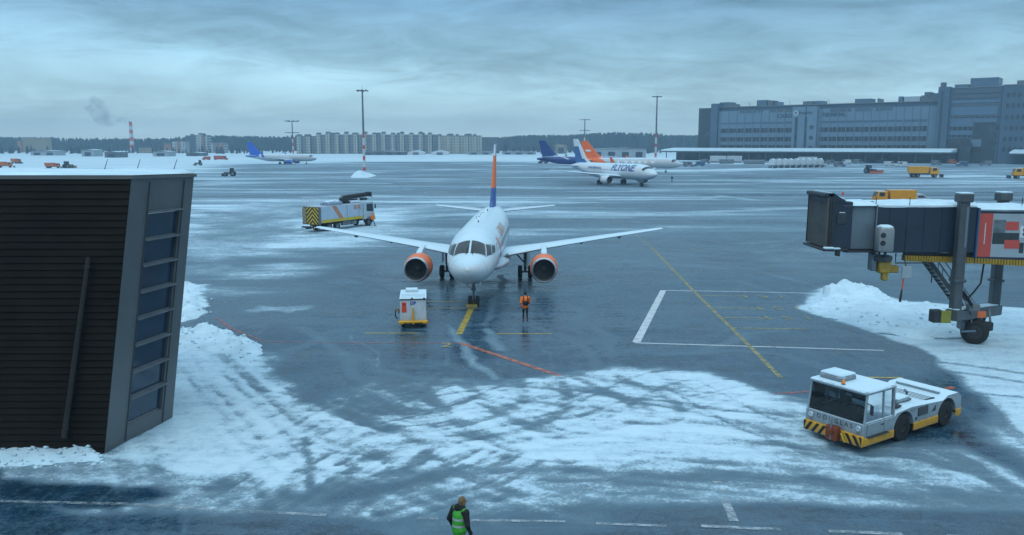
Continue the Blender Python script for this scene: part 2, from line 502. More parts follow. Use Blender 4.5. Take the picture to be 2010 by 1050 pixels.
    # bare lane where vehicles turn beside it
    blob([(1420, 800), (1600, 790), (1640, 860), (1760, 880), (1900, 860), (1990, 905), (1960, 930), (1700, 925), (1500, 900)], .84, 1.2, 1.2)
    blob([(1690, 700), (1775, 690), (1825, 742), (1895, 800), (1955, 868), (2040, 930), (2010, 940), (1940, 890), (1880, 835), (1800, 790), (1700, 745)], .10, .8, 1.0)
    # wheel tracks
    def track(pts, w=.16, gauge=0.0, cut=.5):
        nonlocal S
        p = np.array(G(pts))
        # smooth the polyline
        for _ in range(3):
            q = np.empty((2 * len(p) - 2, 2)); q[0::2] = p[:-1] * .75 + p[1:] * .25; q[1::2] = p[:-1] * .25 + p[1:] * .75
            p = np.vstack([p[:1], q, p[-1:]])
        k = (X > p[:, 0].min() - 4) & (X < p[:, 0].max() + 4) & (Y > p[:, 1].min() - 4) & (Y < p[:, 1].max() + 4)
        t = np.gradient(p, axis=0); t /= np.linalg.norm(t, axis=1, keepdims=True) + 1e-9
        nrm = np.stack([-t[:, 1], t[:, 0]], 1)
        for g in ((-gauge / 2, gauge / 2) if gauge else (0,)):
            pp = [tuple(v) for v in p + nrm * g]
            d = line_d(X[k] + wob[k] * .2, Y[k], pp)
            f = (1 - sstep(w * .5, w * 1.6, d)) * (.45 + .55 * fbm(X[k] / 1.5, Y[k] / 1.5, 5))
            S[k] = np.maximum(S[k] - f * cut * .8 * np.clip(S[k] * 1.4, 0, 1), np.minimum(S[k], .50))
    track([(440, 660), (560, 760), (700, 850), (800, 880)], .35, 2.0, .3)
    track([(470, 690), (640, 830), (760, 880), (900, 900)], .25, 1.8, .25)
    track([(660, 760), (700, 800), (800, 830), (900, 820), (960, 790)], .3, 1.9, .55)
    track([(700, 770), (740, 750), (800, 745)], .3, 0, .3)
    track([(860, 740), (900, 790), (960, 830), (1050, 870)], .3, 1.9, .5)
    track([(1060, 745), (1080, 790), (1020, 830), (900, 850), (780, 850)], .22, 1.8, .4)
    track([(1090, 745), (1230, 800), (1240, 812), (1130, 838), (1000, 850)], .2, 1.7, .35)
    track([(1180, 745), (1290, 790), (1290, 820), (1240, 815)], .2, 1.8, .4)
    track([(1100, 742), (1200, 760), (1400, 800), (1600, 850)], .28, 2.0, .35)
    track([(1000, 770), (1200, 790), (1500, 830), (1620, 880)], .2, 1.9, .3)
    track([(1250, 735), (1330, 780), (1500, 800), (1590, 800)], .25, 1.9, .3)
    track([(520, 880), (640, 860), (900, 880), (1200, 850), (1500, 850)], .3, 2.1, .22)
    track([(600, 970), (640, 920), (760, 860)], .22, 1.6, .4)
    track([(640, 990), (740, 930), (800, 880)], .25, 1.7, .45)
    track([(600, 860), (608, 920), (606, 990)], .14, 0, .6)
    track([(760, 960), (860, 900), (900, 880)], .2, 1.2, .4)
    track([(800, 900), (900, 960), (1000, 990)], .2, 1.4, .35)
    track([(520, 900), (560, 950), (590, 1000)], .15, 1.5, .3)
    track([(1200, 920), (1400, 905), (1700, 930), (1950, 990)], .3, 2.2, .3)
    track([(1100, 900), (1300, 880), (1500, 890), (1640, 905)], .25, 2.0, .3)
    track([(1660, 900), (1760, 905), (1900, 950), (2040, 1010)], .35, 2.0, .5)
    track([(1700, 890), (1800, 870), (1900, 905), (2000, 975)], .35, 0, .55)
    track([(1580, 622), (1700, 632), (1870, 652)], .16, 0, 1.0)
    track([(1640, 600), (1760, 622), (1880, 630)], .2, 0, .8)
    track([(1730, 655), (1850, 668), (1930, 660)], .16, 0, 1.0)
    track([(1850, 720), (1930, 730), (2020, 745)], .2, 1.6, .6)
    track([(1880, 770), (2000, 780)], .12, 0, .6)
    track([(1870, 770), (1960, 860), (2030, 900)], .3, 1.4, .5)
    for i in range(30):                                      # fine curved tracks all over the packed snow
        px_ = rnd.uniform(430, 1560); py_ = rnd.uniform(755, 915); l = rnd.uniform(120, 420); bend = rnd.uniform(-45, 45); sl = rnd.choice((-.25, -.1, .08, .2, .35))
        track([(px_ - l * .5, py_ - l * .5 * sl), (px_, py_ + bend), (px_ + l * .5, py_ + l * .5 * sl + bend * .3)], rnd.choice((.07, .09, .12)), rnd.choice((0, 1.5, 1.8)), rnd.uniform(.12, .36))
    for i in range(11):                                      # and along the field beside the building
        px_ = rnd.uniform(400, 640); py_ = rnd.uniform(720, 900); l = rnd.uniform(80, 220)
        track([(px_ - l * .35, py_ - l * .45), (px_ + rnd.uniform(-15, 15), py_), (px_ + l * .45, py_ + l * .4)], rnd.choice((.07, .09, .14)), rnd.choice((0, 1.6)), rnd.uniform(.05, .16))
    for i in range(26):                                      # short scuffs of turning wheels
        a = rnd.uniform(540, 1000); b = rnd.uniform(905, 985)
        l = rnd.uniform(25, 70)
        track([(a, b), (a + l * .55, b - l * .22), (a + l, b - l * .5)], .11, 0, .5)
    # plough and wheel scoring: fine parallel lines in the packed snow
    near = sstep(50, 40, Y) * sstep(.25, .6, S)
    for (ang, cx, wd, sd_) in ((-58, -9, 9, 71), (-38, -3, 8, 81), (-14, 7, 9, 91), (35, -2, 6, 101), (70, -7, 5, 111)):
        a_ = R(ang); u = X * math.cos(a_) + Y * math.sin(a_); v_ = -X * math.sin(a_) + Y * math.cos(a_)
        m_ = np.exp(-((X - cx) / wd) ** 2) * near
        ln = fbm(u / 5.0, v_ / .32 + wob * 1.5, sd_, 3, .6) - .5
        S = S + m_ * ln * .5
    # melted wheel lines behind the aircraft and stripes of slush ahead of its nose
    for k_, (pts_, w_, l_) in enumerate((([(1090, 522), (1250, 476), (1420, 446), (1590, 436)], .3, .36), ([(1100, 536), (1270, 490), (1440, 458), (1590, 446)], .3, .34),
            ([(1180, 470), (1330, 452), (1480, 428), (1590, 424)], .35, .38), ([(1120, 560), (1300, 548), (1450, 552), (1640, 600)], .25, .34), ([(1380, 690), (1500, 650), (1600, 640), (1690, 665)], .3, .42),
            ([(1300, 700), (1450, 690), (1560, 700), (1640, 730)], .3, .42), ([(420, 560), (560, 540), (700, 548), (800, 580)], .3, .36), ([(400, 575), (560, 556), (700, 562), (780, 590)], .3, .34),
            ([(450, 640), (600, 610), (760, 606)], .25, .32), ([(520, 700), (640, 650), (760, 640), (860, 650)], .3, .36), ([(560, 500), (700, 490), (850, 500)], .35, .42), ([(1110, 490), (1300, 500), (1500, 530), (1600, 560)], .3, .36),
            ([(1120, 600), (1180, 640), (1200, 700)], .3, .34), ([(1060, 640), (1130, 680), (1180, 730)], .3, .34), ([(640, 690), (760, 720), (860, 735)], .3, .40), ([(600, 640), (640, 680), (700, 730), (760, 745)], .3, .42))):
        row(pts_, w_, l_, .9)
    row([(870, 640), (900, 675), (930, 700), (975, 738)], .2, .62, .7)
    row([(955, 650), (965, 672), (985, 690)], .3, .55, .8)
    row([(688, 655), (720, 690), (738, 715)], .07, .6, .8)
    row([(1000, 540), (985, 580), (965, 640)], .25, .38, .8)
    return S

S = ground_snow(GX, GY)
hump = np.clip(S - .45, 0, 1)
Z = hump * .07 * (0.6 + .8 * fbm(GX / .7, GY / .7, 99, 3)) * (GY < 330)
g_me = bpy.data.meshes.new('ground')
ny, nx = GX.shape
co = np.stack([GX, GY, Z], -1).reshape(-1, 3)
idx = np.arange(nx * ny).reshape(ny, nx)
fa = np.stack([idx[:-1, :-1], idx[:-1, 1:], idx[1:, 1:], idx[1:, :-1]], -1).reshape(-1, 4)
g_me.vertices.add(len(co)); g_me.vertices.foreach_set('co', co.ravel())
g_me.loops.add(fa.size); g_me.loops.foreach_set('vertex_index', fa.ravel())
g_me.polygons.add(len(fa)); g_me.polygons.foreach_set('loop_start', np.arange(0, fa.size, 4)); g_me.polygons.foreach_set('loop_total', np.full(len(fa), 4))
g_me.polygons.foreach_set('use_smooth', np.ones(len(fa), bool))
at_s = g_me.attributes.new('snow', 'FLOAT', 'POINT'); at_s.data.foreach_set('value', S.ravel().astype(np.float32))
g_me.update(); g_me.validate()
ground = bpy.data.objects.new('ground', g_me); scene.collection.objects.link(ground); ground['kind'] = 'structure'

def make_ground_mat():
    m = bpy.data.materials.new('snowy_wet_concrete'); m.use_nodes = True
    N, L = m.node_tree.nodes, m.node_tree.links
    b = N['Principled BSDF']
    def math_(op, a, b_=None, c=None, clamp=False):
        n = N.new('ShaderNodeMath'); n.operation = op; n.use_clamp = clamp
        for i, v in enumerate((a, b_, c)):
            if v is None: continue
            if isinstance(v, (int, float)): n.inputs[i].default_value = v
            else: L.new(v, n.inputs[i])
        return n.outputs[0]
    def noise(scale, det, rough=.6, stretch=(1, 1, 1), rot=0, dist=0):
        mp = N.new('ShaderNodeMapping'); mp.inputs['Scale'].default_value = stretch; mp.inputs['Rotation'].default_value = (0, 0, rot)
        L.new(tc.outputs['Object'], mp.inputs[0])
        n = N.new('ShaderNodeTexNoise'); n.inputs['Scale'].default_value = scale; n.inputs['Detail'].default_value = det
        n.inputs['Roughness'].default_value = rough; n.inputs['Distortion'].default_value = dist
        L.new(mp.outputs[0], n.inputs['Vector']); return n.outputs['Fac']
    def mapr(v, a, b_, c, d, smooth=False):
        n = N.new('ShaderNodeMapRange'); n.inputs[1].default_value = a; n.inputs[2].default_value = b_; n.inputs[3].default_value = c; n.inputs[4].default_value = d
        if smooth: n.interpolation_type = 'SMOOTHSTEP'
        L.new(v, n.inputs[0]); return n.outputs[0]
    tc = N.new('ShaderNodeTexCoord')
    a = N.new('ShaderNodeAttribute'); a.attribute_name = 'snow'
    fine = noise(2.6, 9, .68, dist=.3)
    clump = noise(.8, 8, .66, (1, 1.6, 1), .3)
    med0 = noise(.35, 6, .65)
    swept = noise(1.1, 7, .7, (.18, 1.5, 1), -.12)
    swept2 = noise(1.3, 7, .7, (.2, 1.4, 1), .75)
    v = math_('ADD', a.outputs['Fac'], math_('MULTIPLY_ADD', fine, .75, -.375))
    v = math_('ADD', v, math_('MULTIPLY_ADD', clump, .5, -.25))
    v = math_('ADD', v, math_('MULTIPLY_ADD', swept, .42, -.21))
    v = math_('ADD', v, math_('MULTIPLY_ADD', swept2, .30, -.15))
    grit = noise(9.0, 6, .7, dist=.2)
    v = math_('ADD', v, math_('MULTIPLY_ADD', grit, .75, -.375))
    f = mapr(v, .26, .92, 0, 1, True)
    lines = []
    for (sc, st, ro_, th) in ((.16, (1, .10, 1), .25, .045), (.13, (1, .09, 1), -.9, .05), (.22, (.10, 1, 1), .15, .05)):
        n_ = noise(sc, 3, .5, st, ro_, 1.2)
        rg = math_('ABSOLUTE', math_('SUBTRACT', n_, .5))
        lines.append(math_('MULTIPLY', mapr(rg, .0, th * .35, 1, 0, True), mapr(med0, .42, .62, 0, 1)))
    salt = math_('MAXIMUM', lines[0], lines[2])
    film = math_('ADD', math_('ADD', mapr(v, -.12, .5, 0, .28, True), mapr(a.outputs['Fac'], .26, .80, 0, .48)), math_('MULTIPLY', salt, .10), clamp=True)                    # thin translucent slush
    fac = math_('MAXIMUM', f, film)
    # concrete
    big = noise(.09, 8, .68, dist=.6); med = noise(.9, 8, .65, (1, .6, 1)); 
    dk = math_('MULTIPLY', mapr(big, .3, .7, .62, 1.3), mapr(med, .3, .7, .55, 1.4))
    asp = N.new('ShaderNodeVectorMath'); asp.operation = 'SCALE'; asp.inputs[0].default_value = (.008, .042, .078)
    L.new(dk, asp.inputs['Scale'])
    # slab joints
    bk = N.new('ShaderNodeTexBrick'); bk.inputs['Scale'].default_value = 1.0; bk.offset = 0.0
    bk.inputs['Brick Width'].default_value = 7.0; bk.inputs['Row Height'].default_value = 7.0; bk.inputs['Mortar Size'].default_value = .025
    bk.inputs['Color1'].default_value = bk.inputs['Color2'].default_value = (1, 1, 1, 1); bk.inputs['Mortar'].default_value = (.72, .72, .72, 1)
    rm = N.new('ShaderNodeMapping'); rm.inputs['Rotation'].default_value = (0, 0, R(28)); L.new(tc.outputs['Object'], rm.inputs[0]); L.new(rm.outputs[0], bk.inputs['Vector'])
    jm = N.new('ShaderNodeVectorMath'); jm.operation = 'MULTIPLY'; L.new(asp.outputs[0], jm.inputs[0]); L.new(bk.outputs['Color'], jm.inputs[1])
    spc = N.new('ShaderNodeMapRange'); spc.inputs[1].default_value = .25; spc.inputs[2].default_value = 1; spc.inputs[3].default_value = .05; spc.inputs[4].default_value = .5
    L.new(bk.outputs['Color'], spc.inputs[0]); L.new(math_('SUBTRACT', spc.outputs[0], math_('MULTIPLY', lines[1], .22), clamp=True), b.inputs['Specular IOR Level'])
    # snow, dirtier where it is thin
    sn = N.new('ShaderNodeMix'); sn.data_type = 'RGBA'
    sn.inputs[6].default_value = (.26, .44, .56, 1); sn.inputs[7].default_value = (*SNOW_COL, 1)
    L.new(mapr(math_('ADD', v, math_('MULTIPLY_ADD', swept, .5, -.25)), .35, 1.2, 0, 1), sn.inputs[0])
    mx = N.new('ShaderNodeMix'); mx.data_type = 'RGBA'
    L.new(fac, mx.inputs[0]); L.new(jm.outputs[0], mx.inputs[6]); L.new(sn.outputs[2], mx.inputs[7])
    L.new(mx.outputs[2], b.inputs['Base Color'])
    wet = noise(.22, 6, .6, (1, 1.4, 1))
    ra = mapr(wet, .35, .65, .05, .24)
    ra = math_('ADD', ra, mapr(med, .3, .7, -.04, .06))
    ro = N.new('ShaderNodeMix'); ro.data_type = 'FLOAT'
    L.new(mapr(fac, .05, .5, 0, 1), ro.inputs[0]); L.new(ra, ro.inputs[2]); ro.inputs[3].default_value = .8
    L.new(ro.outputs[0], b.inputs['Roughness'])
    b.inputs['IOR'].default_value = 1.5
    bp = N.new('ShaderNodeBump'); bp.inputs['Strength'].default_value = .8; bp.inputs['Distance'].default_value = .06
    hgt = math_('ADD', math_('MULTIPLY', f, 1.0), math_('MULTIPLY', math_('MULTIPLY', fine, f), .9))
    L.new(hgt, bp.inputs['Height'])
    rip = noise(5.0, 5, .6, (1, 1, 1)); bp2 = N.new('ShaderNodeBump'); bp2.inputs['Strength'].default_value = .05; bp2.inputs['Distance'].default_value = .02
    L.new(rip, bp2.inputs['Height']); L.new(bp.outputs[0], bp2.inputs['Normal'])
    L.new(bp2.outputs[0], b.inputs['Normal'])
    return m
ground.data.materials.append(make_ground_mat())

# ------------------------------------------------------------------ snow material and heaps
def snow_material():
    m = mat('snow', SNOW_COL, .85, 0, .16, .8, bump=.9, spec=.2)
    return m
M_SNOW = snow_material()

def heap(name, label, pts, h, edge, group=None, res=.14, seed=1, ridge=None, clods=0):
    """ploughed heap: outline in photo pixels on the ground, height rising from the edge"""
    p = G(pts)
    bx = [q[0] for q in p]; by = [q[1] for q in p]
    x = np.arange(min(bx) - .6, max(bx) + .6, res); y = np.arange(min(by) - .6, max(by) + .6, res)
    X, Y = np.meshgrid(x, y)
    d = poly_sd(X + (fbm(X / 1.3, Y / 1.3, seed) - .5) * 1.4, Y + (fbm(X / 1.3, Y / 1.3, seed + 8) - .5) * 1.4, p)
    prof = 1 - np.exp(-np.clip(d, 0, None) / edge)
    n = fbm(X / 1.1, Y / 1.1, seed + 3, 5, .6)
    Zh = h * prof * (.35 + 1.0 * n + .5 * np.abs(fbm(X / .45, Y / .45, seed + 9, 4, .7) - .5) * 2)
    if ridge:
        for (rp, rh, rw) in ridge:
            dl = line_d(X + (fbm(X / 1.2, Y / 1.2, seed + 5) - .5) * 1.2, Y, G(rp))
            Zh += rh * np.exp(-(dl / rw) ** 2) * (.35 + 1.3 * fbm(X / .55, Y / .55, seed + 6, 4)) * (d > 0)
    Zh = np.where(d > 0, Zh + .02, -.05)
    keep = d > -.3
    ny, nx = X.shape; idx = np.arange(nx * ny).reshape(ny, nx)
    co = np.stack([X, Y, Zh], -1).reshape(-1, 3)
    fa = np.stack([idx[:-1, :-1], idx[:-1, 1:], idx[1:, 1:], idx[1:, :-1]], -1).reshape(-1, 4)
    kf = keep.ravel()[fa].any(1); fa = fa[kf]
    used = np.unique(fa); mp = np.full(nx * ny, -1); mp[used] = np.arange(len(used))
    vl, fl = co[used].tolist(), mp[fa].tolist()
    if clods:                                               # broken lumps lying on the heap
        rr_ = random.Random(seed); ok = np.argwhere((d > -.25) & (d < 2.2))
        for _ in range(clods):
            j, i = ok[rr_.randrange(len(ok))]; s_ = rr_.choice((.03, .035, .04, .05, .06, .09)); b0 = len(vl)
            c_ = (X[j, i], Y[j, i], max(0, Zh[j, i]) + s_ * .25)
            for (x_, y_, z_) in ((1, 0, 0), (0, 1, 0), (-1, 0, 0), (0, -1, 0), (0, 0, 1), (0, 0, -1), (.7, .7, .5), (-.7, .6, .5), (-.6, -.7, .5), (.7, -.7, .4)):
                k_ = s_ * rr_.uniform(.7, 1.25); vl.append((c_[0] + x_ * k_ * 1.2, c_[1] + y_ * k_, c_[2] + z_ * k_ * .8))
            for t_ in ((0, 6, 4), (6, 1, 4), (1, 7, 4), (7, 2, 4), (2, 8, 4), (8, 3, 4), (3, 9, 4), (9, 0, 4), (0, 5, 6), (6, 5, 1), (1, 5, 7), (7, 5, 2), (2, 5, 8), (8, 5, 3), (3, 5, 9), (9, 5, 0)): fl.append([q + b0 for q in t_])
    me = bpy.data.meshes.new(name); me.from_pydata(vl, [], fl)
    bm = bmesh.new(); bm.from_mesh(me); bmesh.ops.recalc_face_normals(bm, faces=bm.faces)
    if sum(f.normal.z for f in bm.faces[:len(fa)]) < 0: bmesh.ops.reverse_faces(bm, faces=list(bm.faces)[:len(fa)])
    bm.to_mesh(me); bm.free()
    me.polygons.foreach_set('use_smooth', [True] * len(me.polygons)); me.materials.append(M_SNOW)
    o = bpy.data.objects.new(name, me); scene.collection.objects.link(o)
    return tag(o, label, 'snow heap', group)
HG = 'ploughed heaps of snow on the apron'
heap('snow_heap', 'broad ploughed snow heap on the wet concrete below the jet bridge cab', [(1580, 606), (1612, 586), (1640, 566), (1690, 570), (1760, 590), (1850, 606),
     (1900, 640), (1880, 662), (1800, 668), (1720, 648), (1640, 626)], .30, 1.0, HG, seed=3, ridge=[([(1628, 580), (1660, 574), (1700, 582)], .55, .9), ([(1820, 612), (1850, 616)], .35, .8)], clods=140)
heap('snow_heap', 'rounded snow heap against the far corner of the dark louvred building', [(345, 555), (385, 560), (408, 592), (400, 615), (375, 625), (345, 632)], .6, .8, HG, seed=11, clods=90)
heap('snow_heap', 'long lumpy snow bank curving out from the louvred building in front of the aircraft', [(330, 648), (372, 646), (425, 652), (470, 668), (512, 694), (505, 712), (440, 700), (380, 690), (330, 700)],
     .34, .9, HG, seed=21, ridge=[([(400, 656), (440, 662), (490, 688)], .42, .5)], clods=110)
heap('snow_heap', 'dirty snow ridge ploughed along the foot of the louvred wall', [(-60, 878), (80, 876), (200, 886), (215, 905), (120, 918), (-60, 915)], .26, .35, HG, res=.09, seed=31, clods=150)
heap('snow_heap', 'pointed snow heap around the foot of the tall red and white mast', [(688, 349), (704, 340), (722, 338), (738, 345), (722, 349)], .7, 5, HG, res=.7, seed=41,
     ridge=[([(702, 346), (707, 345)], 1.3, 2.0)])
heap('snow_heap', 'snow heap at the foot of the mast beside the white airliner', [(1262, 330), (1285, 325), (1310, 327), (1300, 331)], 1.5, 6, HG, res=1.2, seed=51)

# ------------------------------------------------------------------ painted lines
def paint_mat(name, col, wear=.5):
    m = bpy.data.materials.new(name); m.use_nodes = True
    N, L = m.node_tree.nodes, m.node_tree.links
    b = N['Principled BSDF']; b.inputs['Base Color'].default_value = (*col, 1); b.inputs['Roughness'].default_value = .35
    t = N.new('ShaderNodeTexCoord'); n = N.new('ShaderNodeTexNoise'); n.inputs['Scale'].default_value = 2.5; n.inputs['Detail'].default_value = 9; n.inputs['Roughness'].default_value = .75
    L.new(t.outputs['Object'], n.inputs['Vector'])
    mr = N.new('ShaderNodeMapRange'); mr.inputs[1].default_value = wear - .12; mr.inputs[2].default_value = wear + .08
    mr.inputs[3].default_value = .12; mr.inputs[4].default_value = .95
    L.new(n.outputs['Fac'], mr.inputs[0])
    L.new(mr.outputs[0], b.inputs['Alpha'])
    return m
P_WHITE = paint_mat('worn_white_paint', (.62, .70, .74), .40)
P_YEL = paint_mat('worn_yellow_paint', (.36, .31, .10), .49)
P_YELB = paint_mat('bright_yellow_paint', (.55, .40, .06), .45)
P_RED = paint_mat('worn_red_paint', (.52, .15, .08), .47)
P_REDF = paint_mat('faded_red_paint', (.55, .12, .08), .56)
P_FAINT = paint_mat('faded_white_paint', (.42, .50, .54), .56)
_mz = [0.006]
def marking(name, m, lines, world=False):
    mb = MB(); z = _mz[0]; _mz[0] += .0012
    for pts, w in lines:
        p = [Vector(q) for q in pts] if world else [at(*q) for q in pts]
        for a, b in zip(p, p[1:]):
            d = (b - a); d.z = 0; nseg = max(1, int(d.length / 4)); n = Vector((-d.y, d.x, 0)).normalized() * w / 2
            for i in range(nseg):
                q0, q1 = a + d * i / nseg, a + d * (i + 1) / nseg
                mb.add([(q0 + n).xy.to_3d() + Vector((0, 0, z)), (q1 + n).xy.to_3d() + Vector((0, 0, z)), (q1 - n).xy.to_3d() + Vector((0, 0, z)), (q0 - n).xy.to_3d() + Vector((0, 0, z))], [(0, 1, 2, 3)], m)
    o = mb.build(name, recalc=False); o['kind'] = 'structure'
    return o
marking('stand_outline_marking', P_WHITE, [([(1302, 570), (1249, 672)], .42), ([(1303, 570), (1480, 573), (1645, 577)], .16), ([(1246, 673), (1480, 680), (1735, 688)], .16)])
marking('lead_in_line_marking', P_YEL, [([(1280, 487), (1372, 582), (1455, 663), (1532, 741)], .24), ([(1140, 372), (1280, 487)], .10)])
marking('stop_line_marking', P_YEL, [([(1374, 580), (1466, 581)], .2), ([(1400, 604), (1500, 606)], .2), ([(1420, 623), (1526, 625)], .2), ([(1440, 644), (1592, 646)], .2)])
marking('stop_bar_marking', P_YELB, [([(715, 654), (823, 654)], .16), ([(975, 655), (1083, 655)], .16), ([(838, 592), (912, 592)], .12), ([(838, 605), (912, 605)], .12)])
marking('nose_line_marking', P_YELB, [([(925, 606), (901, 656)], .36)])
marking('safety_line_marking', P_RED, [([(905, 674), (1000, 705), (1110, 742)], .3), ([(1795, 778), (1872, 760)], .26)])
marking('boundary_line_marking', P_REDF, [([(520, 671), (700, 673), (905, 674)], .14), ([(425, 625), (456, 646)], .22), ([(456, 646), (520, 671)], .16), ([(1500, 775), (1600, 768)], .2)])
marking('yellow_bar_marking', P_YELB, [([(1692, 741), (1772, 742)], .2)])
marking('road_edge_marking', paint_mat('scuffed_white_paint', (.42, .50, .55), .53), [([(1407, 945), (1441, 1024)], .26), ([(1376, 1033), (1533, 1040)], .16), ([(1626, 1043), (1772, 1049)], .16), ([(1860, 1053), (2030, 1058)], .16),
        ([(1170, 1028), (1308, 1033)], .13), ([(925, 1022), (1110, 1024)], .13), ([(820, 1018), (860, 1019)], .12)])
marking('road_line_marking', P_FAINT, [([(-60, 983), (250, 990), (480, 1004), (640, 1012)], .16)])
def number(txt, px, py, size, rot, m, name):
    mb = MB(); c = at(px, py); z = _mz[0]; _mz[0] += .0012; cr_, sr_ = math.cos(rot), math.sin(rot)
    lettering(mb, txt, size, lambda x, y: (c.x + x * cr_ - y * sr_, c.y + x * sr_ + y * cr_, z), m, space=1.6)
    o = mb.build(name, recalc=False); o['kind'] = 'structure'
for i, (px, py) in enumerate([(1497, 582), (1526, 605), (1545, 624)]):
    number('151', px, py, 1.5, R(180), P_YEL, 'stand_number_marking')
number('2', 876, 678, 1.2, 0, P_YELB, 'stand_number_marking')
# ================================================================== AIRCRAFT
M_WHITE = mat('white_aircraft_paint', (.66, .74, .79), .32, 0, .05, 1.2, snow=.75, grime=.12, coat=.3)
M_WHITE_FAR = mat('white_far_paint', (.72, .78, .82), .35, 0, .06, .6, snow=.5)
M_GREYP = mat('grey_aircraft_paint', (.38, .43, .47), .4, 0, .1, 2, snow=.4)
M_BLUE_LIV = mat('blue_livery_paint', (.03, .10, .38), .35, 0, .08, 1.5, snow=.25)
M_BLUE_LIGHT = mat('light_blue_livery_paint', (.20, .42, .66), .35, 0, .08, 1.5, snow=.35)
M_ORANGE_LIV = mat('orange_livery_paint', (.95, .17, .015), .35, 0, .08, 1.5)
M_CHROME = mat('bare_metal_lip', (.55, .60, .64), .28, .85, .1, 3)
M_BLACK = mat('black_rubber', (.016, .017, .018), .75, 0, .3, 6)
M_DARK = mat('dark_metal', (.035, .04, .046), .5, .3, .2, 4)
M_STEEL = mat('grey_steel', (.22, .25, .28), .45, .5, .2, 4)
M_DUCT = mat('dark_inlet_duct', (.11, .125, .135), .5, .2, .2, 4)
M_WIND = mat('cockpit_glass', (.035, .05, .06), .12, 0, .25, 1.5)
M_WINDFAR = mat('far_cockpit_glass', (.03, .05, .08), .2, 0, .2, 1.5)

def smooth_tab(tab, L, n=900):
    u = np.linspace(0, math.sqrt(L), n)
    a = np.array(tab, float)
    v = np.interp(u * u, a[:, 0], a[:, 1])
    k = 25; w = np.hanning(k); w /= w.sum()
    pad = np.concatenate([2 * v[0] - v[k - 1:0:-1], v, 2 * v[-1] - v[-2:-k - 1:-1]])
    vv = np.convolve(pad, w, 'same')[k - 1:k - 1 + n]; vv[0] = v[0]; vv[-1] = v[-1]
    return lambda s: float(np.interp(math.sqrt(max(s, 0)), u, vv))

class Fus:
    """fuselage surface: s metres behind the nose, a angle from the crown (+ to the left wing)"""
    def __init__(f, L, top, bot, hw):
        f.L = L; f.top, f.bot, f.hw = smooth_tab(top, L), smooth_tab(bot, L), smooth_tab(hw, L)
    def p(f, s, a, off=0.0):
        t, b, h = f.top(s), f.bot(s), f.hw(s)
        zc = (t + b) / 2; hv = (t - b) / 2
        q = Vector((-s, h * math.sin(a), zc + hv * math.cos(a)))
        if off:
            e = 1e-2
            ds = f.p(s + e, a) - f.p(max(s - e, 0), a); da = f.p(s, a + e) - f.p(s, a - e)
            n = da.cross(ds)
            if n.length < 1e-9: n = Vector((1, 0, 0))
            n.normalize()
            c = Vector((-s, 0, zc))
            if n.dot(q - c) < 0: n = -n
            q = q + n * off
        return q
    def mesh(f, mb, pick, n=40, ns=70):
        ss = [f.L * (i / ns) ** 1.7 if i < ns * .55 else None for i in range(ns + 1)]
        k0 = int(ns * .55) - (0 if ns * .55 != int(ns * .55) else 1); s0 = f.L * (k0 / ns) ** 1.7
        ss = [f.L * (i / ns) ** 1.7 for i in range(k0 + 1)] + [s0 + (f.L - s0) * (j + 1) / (ns - k0) for j in range(ns - k0)]
        ss[0] = 0.002
        rings = [[f.p(s, 2 * math.pi * k / n) for k in range(n)] for s in ss]
        vs = [p for r in rings for p in r]
        by = {}
        for i in range(ns):
            for k in range(n):
                m = pick((ss[i] + ss[i + 1]) / 2, 2 * math.pi * (k + .5) / n)
                by.setdefault(m, []).append((i * n + k, i * n + (k + 1) % n, (i + 1) * n + (k + 1) % n, (i + 1) * n + k))
        o = len(mb.v); mb.v += [tuple(v) for v in vs]
        for m, fs in by.items():
            km = mb.mi(m)
            for q in fs: mb.f.append(tuple(i + o for i in q)); mb.fm.append(km)
        for ring, m in ((0, pick(0, 0)), (ns, pick(f.L, 0))):
            mb.f.append(tuple(o + ring * n + k for k in range(n))); mb.fm.append(mb.mi(m))
    def patch(f, mb, cs, m, off=.012, n=8):
        """bilinear patch between four (s, a) corners"""
        vs, fs = [], []
        (s0, a0), (s1, a1), (s2, a2), (s3, a3) = cs
        for i in range(n + 1):
            for j in range(n + 1):
                u, v = i / n, j / n
                s = (s0 * (1 - u) + s1 * u) * (1 - v) + (s3 * (1 - u) + s2 * u) * v
                a = (a0 * (1 - u) + a1 * u) * (1 - v) + (a3 * (1 - u) + a2 * u) * v
                vs.append(f.p(s, a, off))
        for i in range(n):
            for j in range(n):
                k = i * (n + 1) + j; fs.append((k, k + 1, k + n + 2, k + n + 1))
        mb.add(vs, fs, m)
    def text(f, mb, txt, size, s_c, a_c, m, side=1, off=.015, **kw):
        """lettering on the flank; reads towards the nose or tail as seen from that side"""
        vs, fs = text_polys(txt, size, fine=size * .12, **kw)
        r = f.hw(s_c)
        mb.add([f.p(s_c - x * (1 if side < 0 else -1), side * (a_c - y / r), off) for x, y in vs], fs, m)

AIRFOIL = [(0, 0), (.02, .32), (.08, .62), (.2, .92), (.35, 1.0), (.55, .82), (.78, .42), (1, .03), (1, -.03), (.78, -.25), (.55, -.5), (.35, -.7), (.2, -.72), (.08, -.5), (.02, -.26)]
def wing(mb, secs, m, vertical=False):
    """secs: (span, s_leading_edge, chord, z, half thickness)"""
    rings = []
    for y, s, c, z, t in secs:
        if vertical: rings.append([Vector((-(s + c * x), y + t * h, z)) for x, h in AIRFOIL])
        else: rings.append([Vector((-(s + c * x), y, z + t * h)) for x, h in AIRFOIL])
    mb.loft(rings, m)

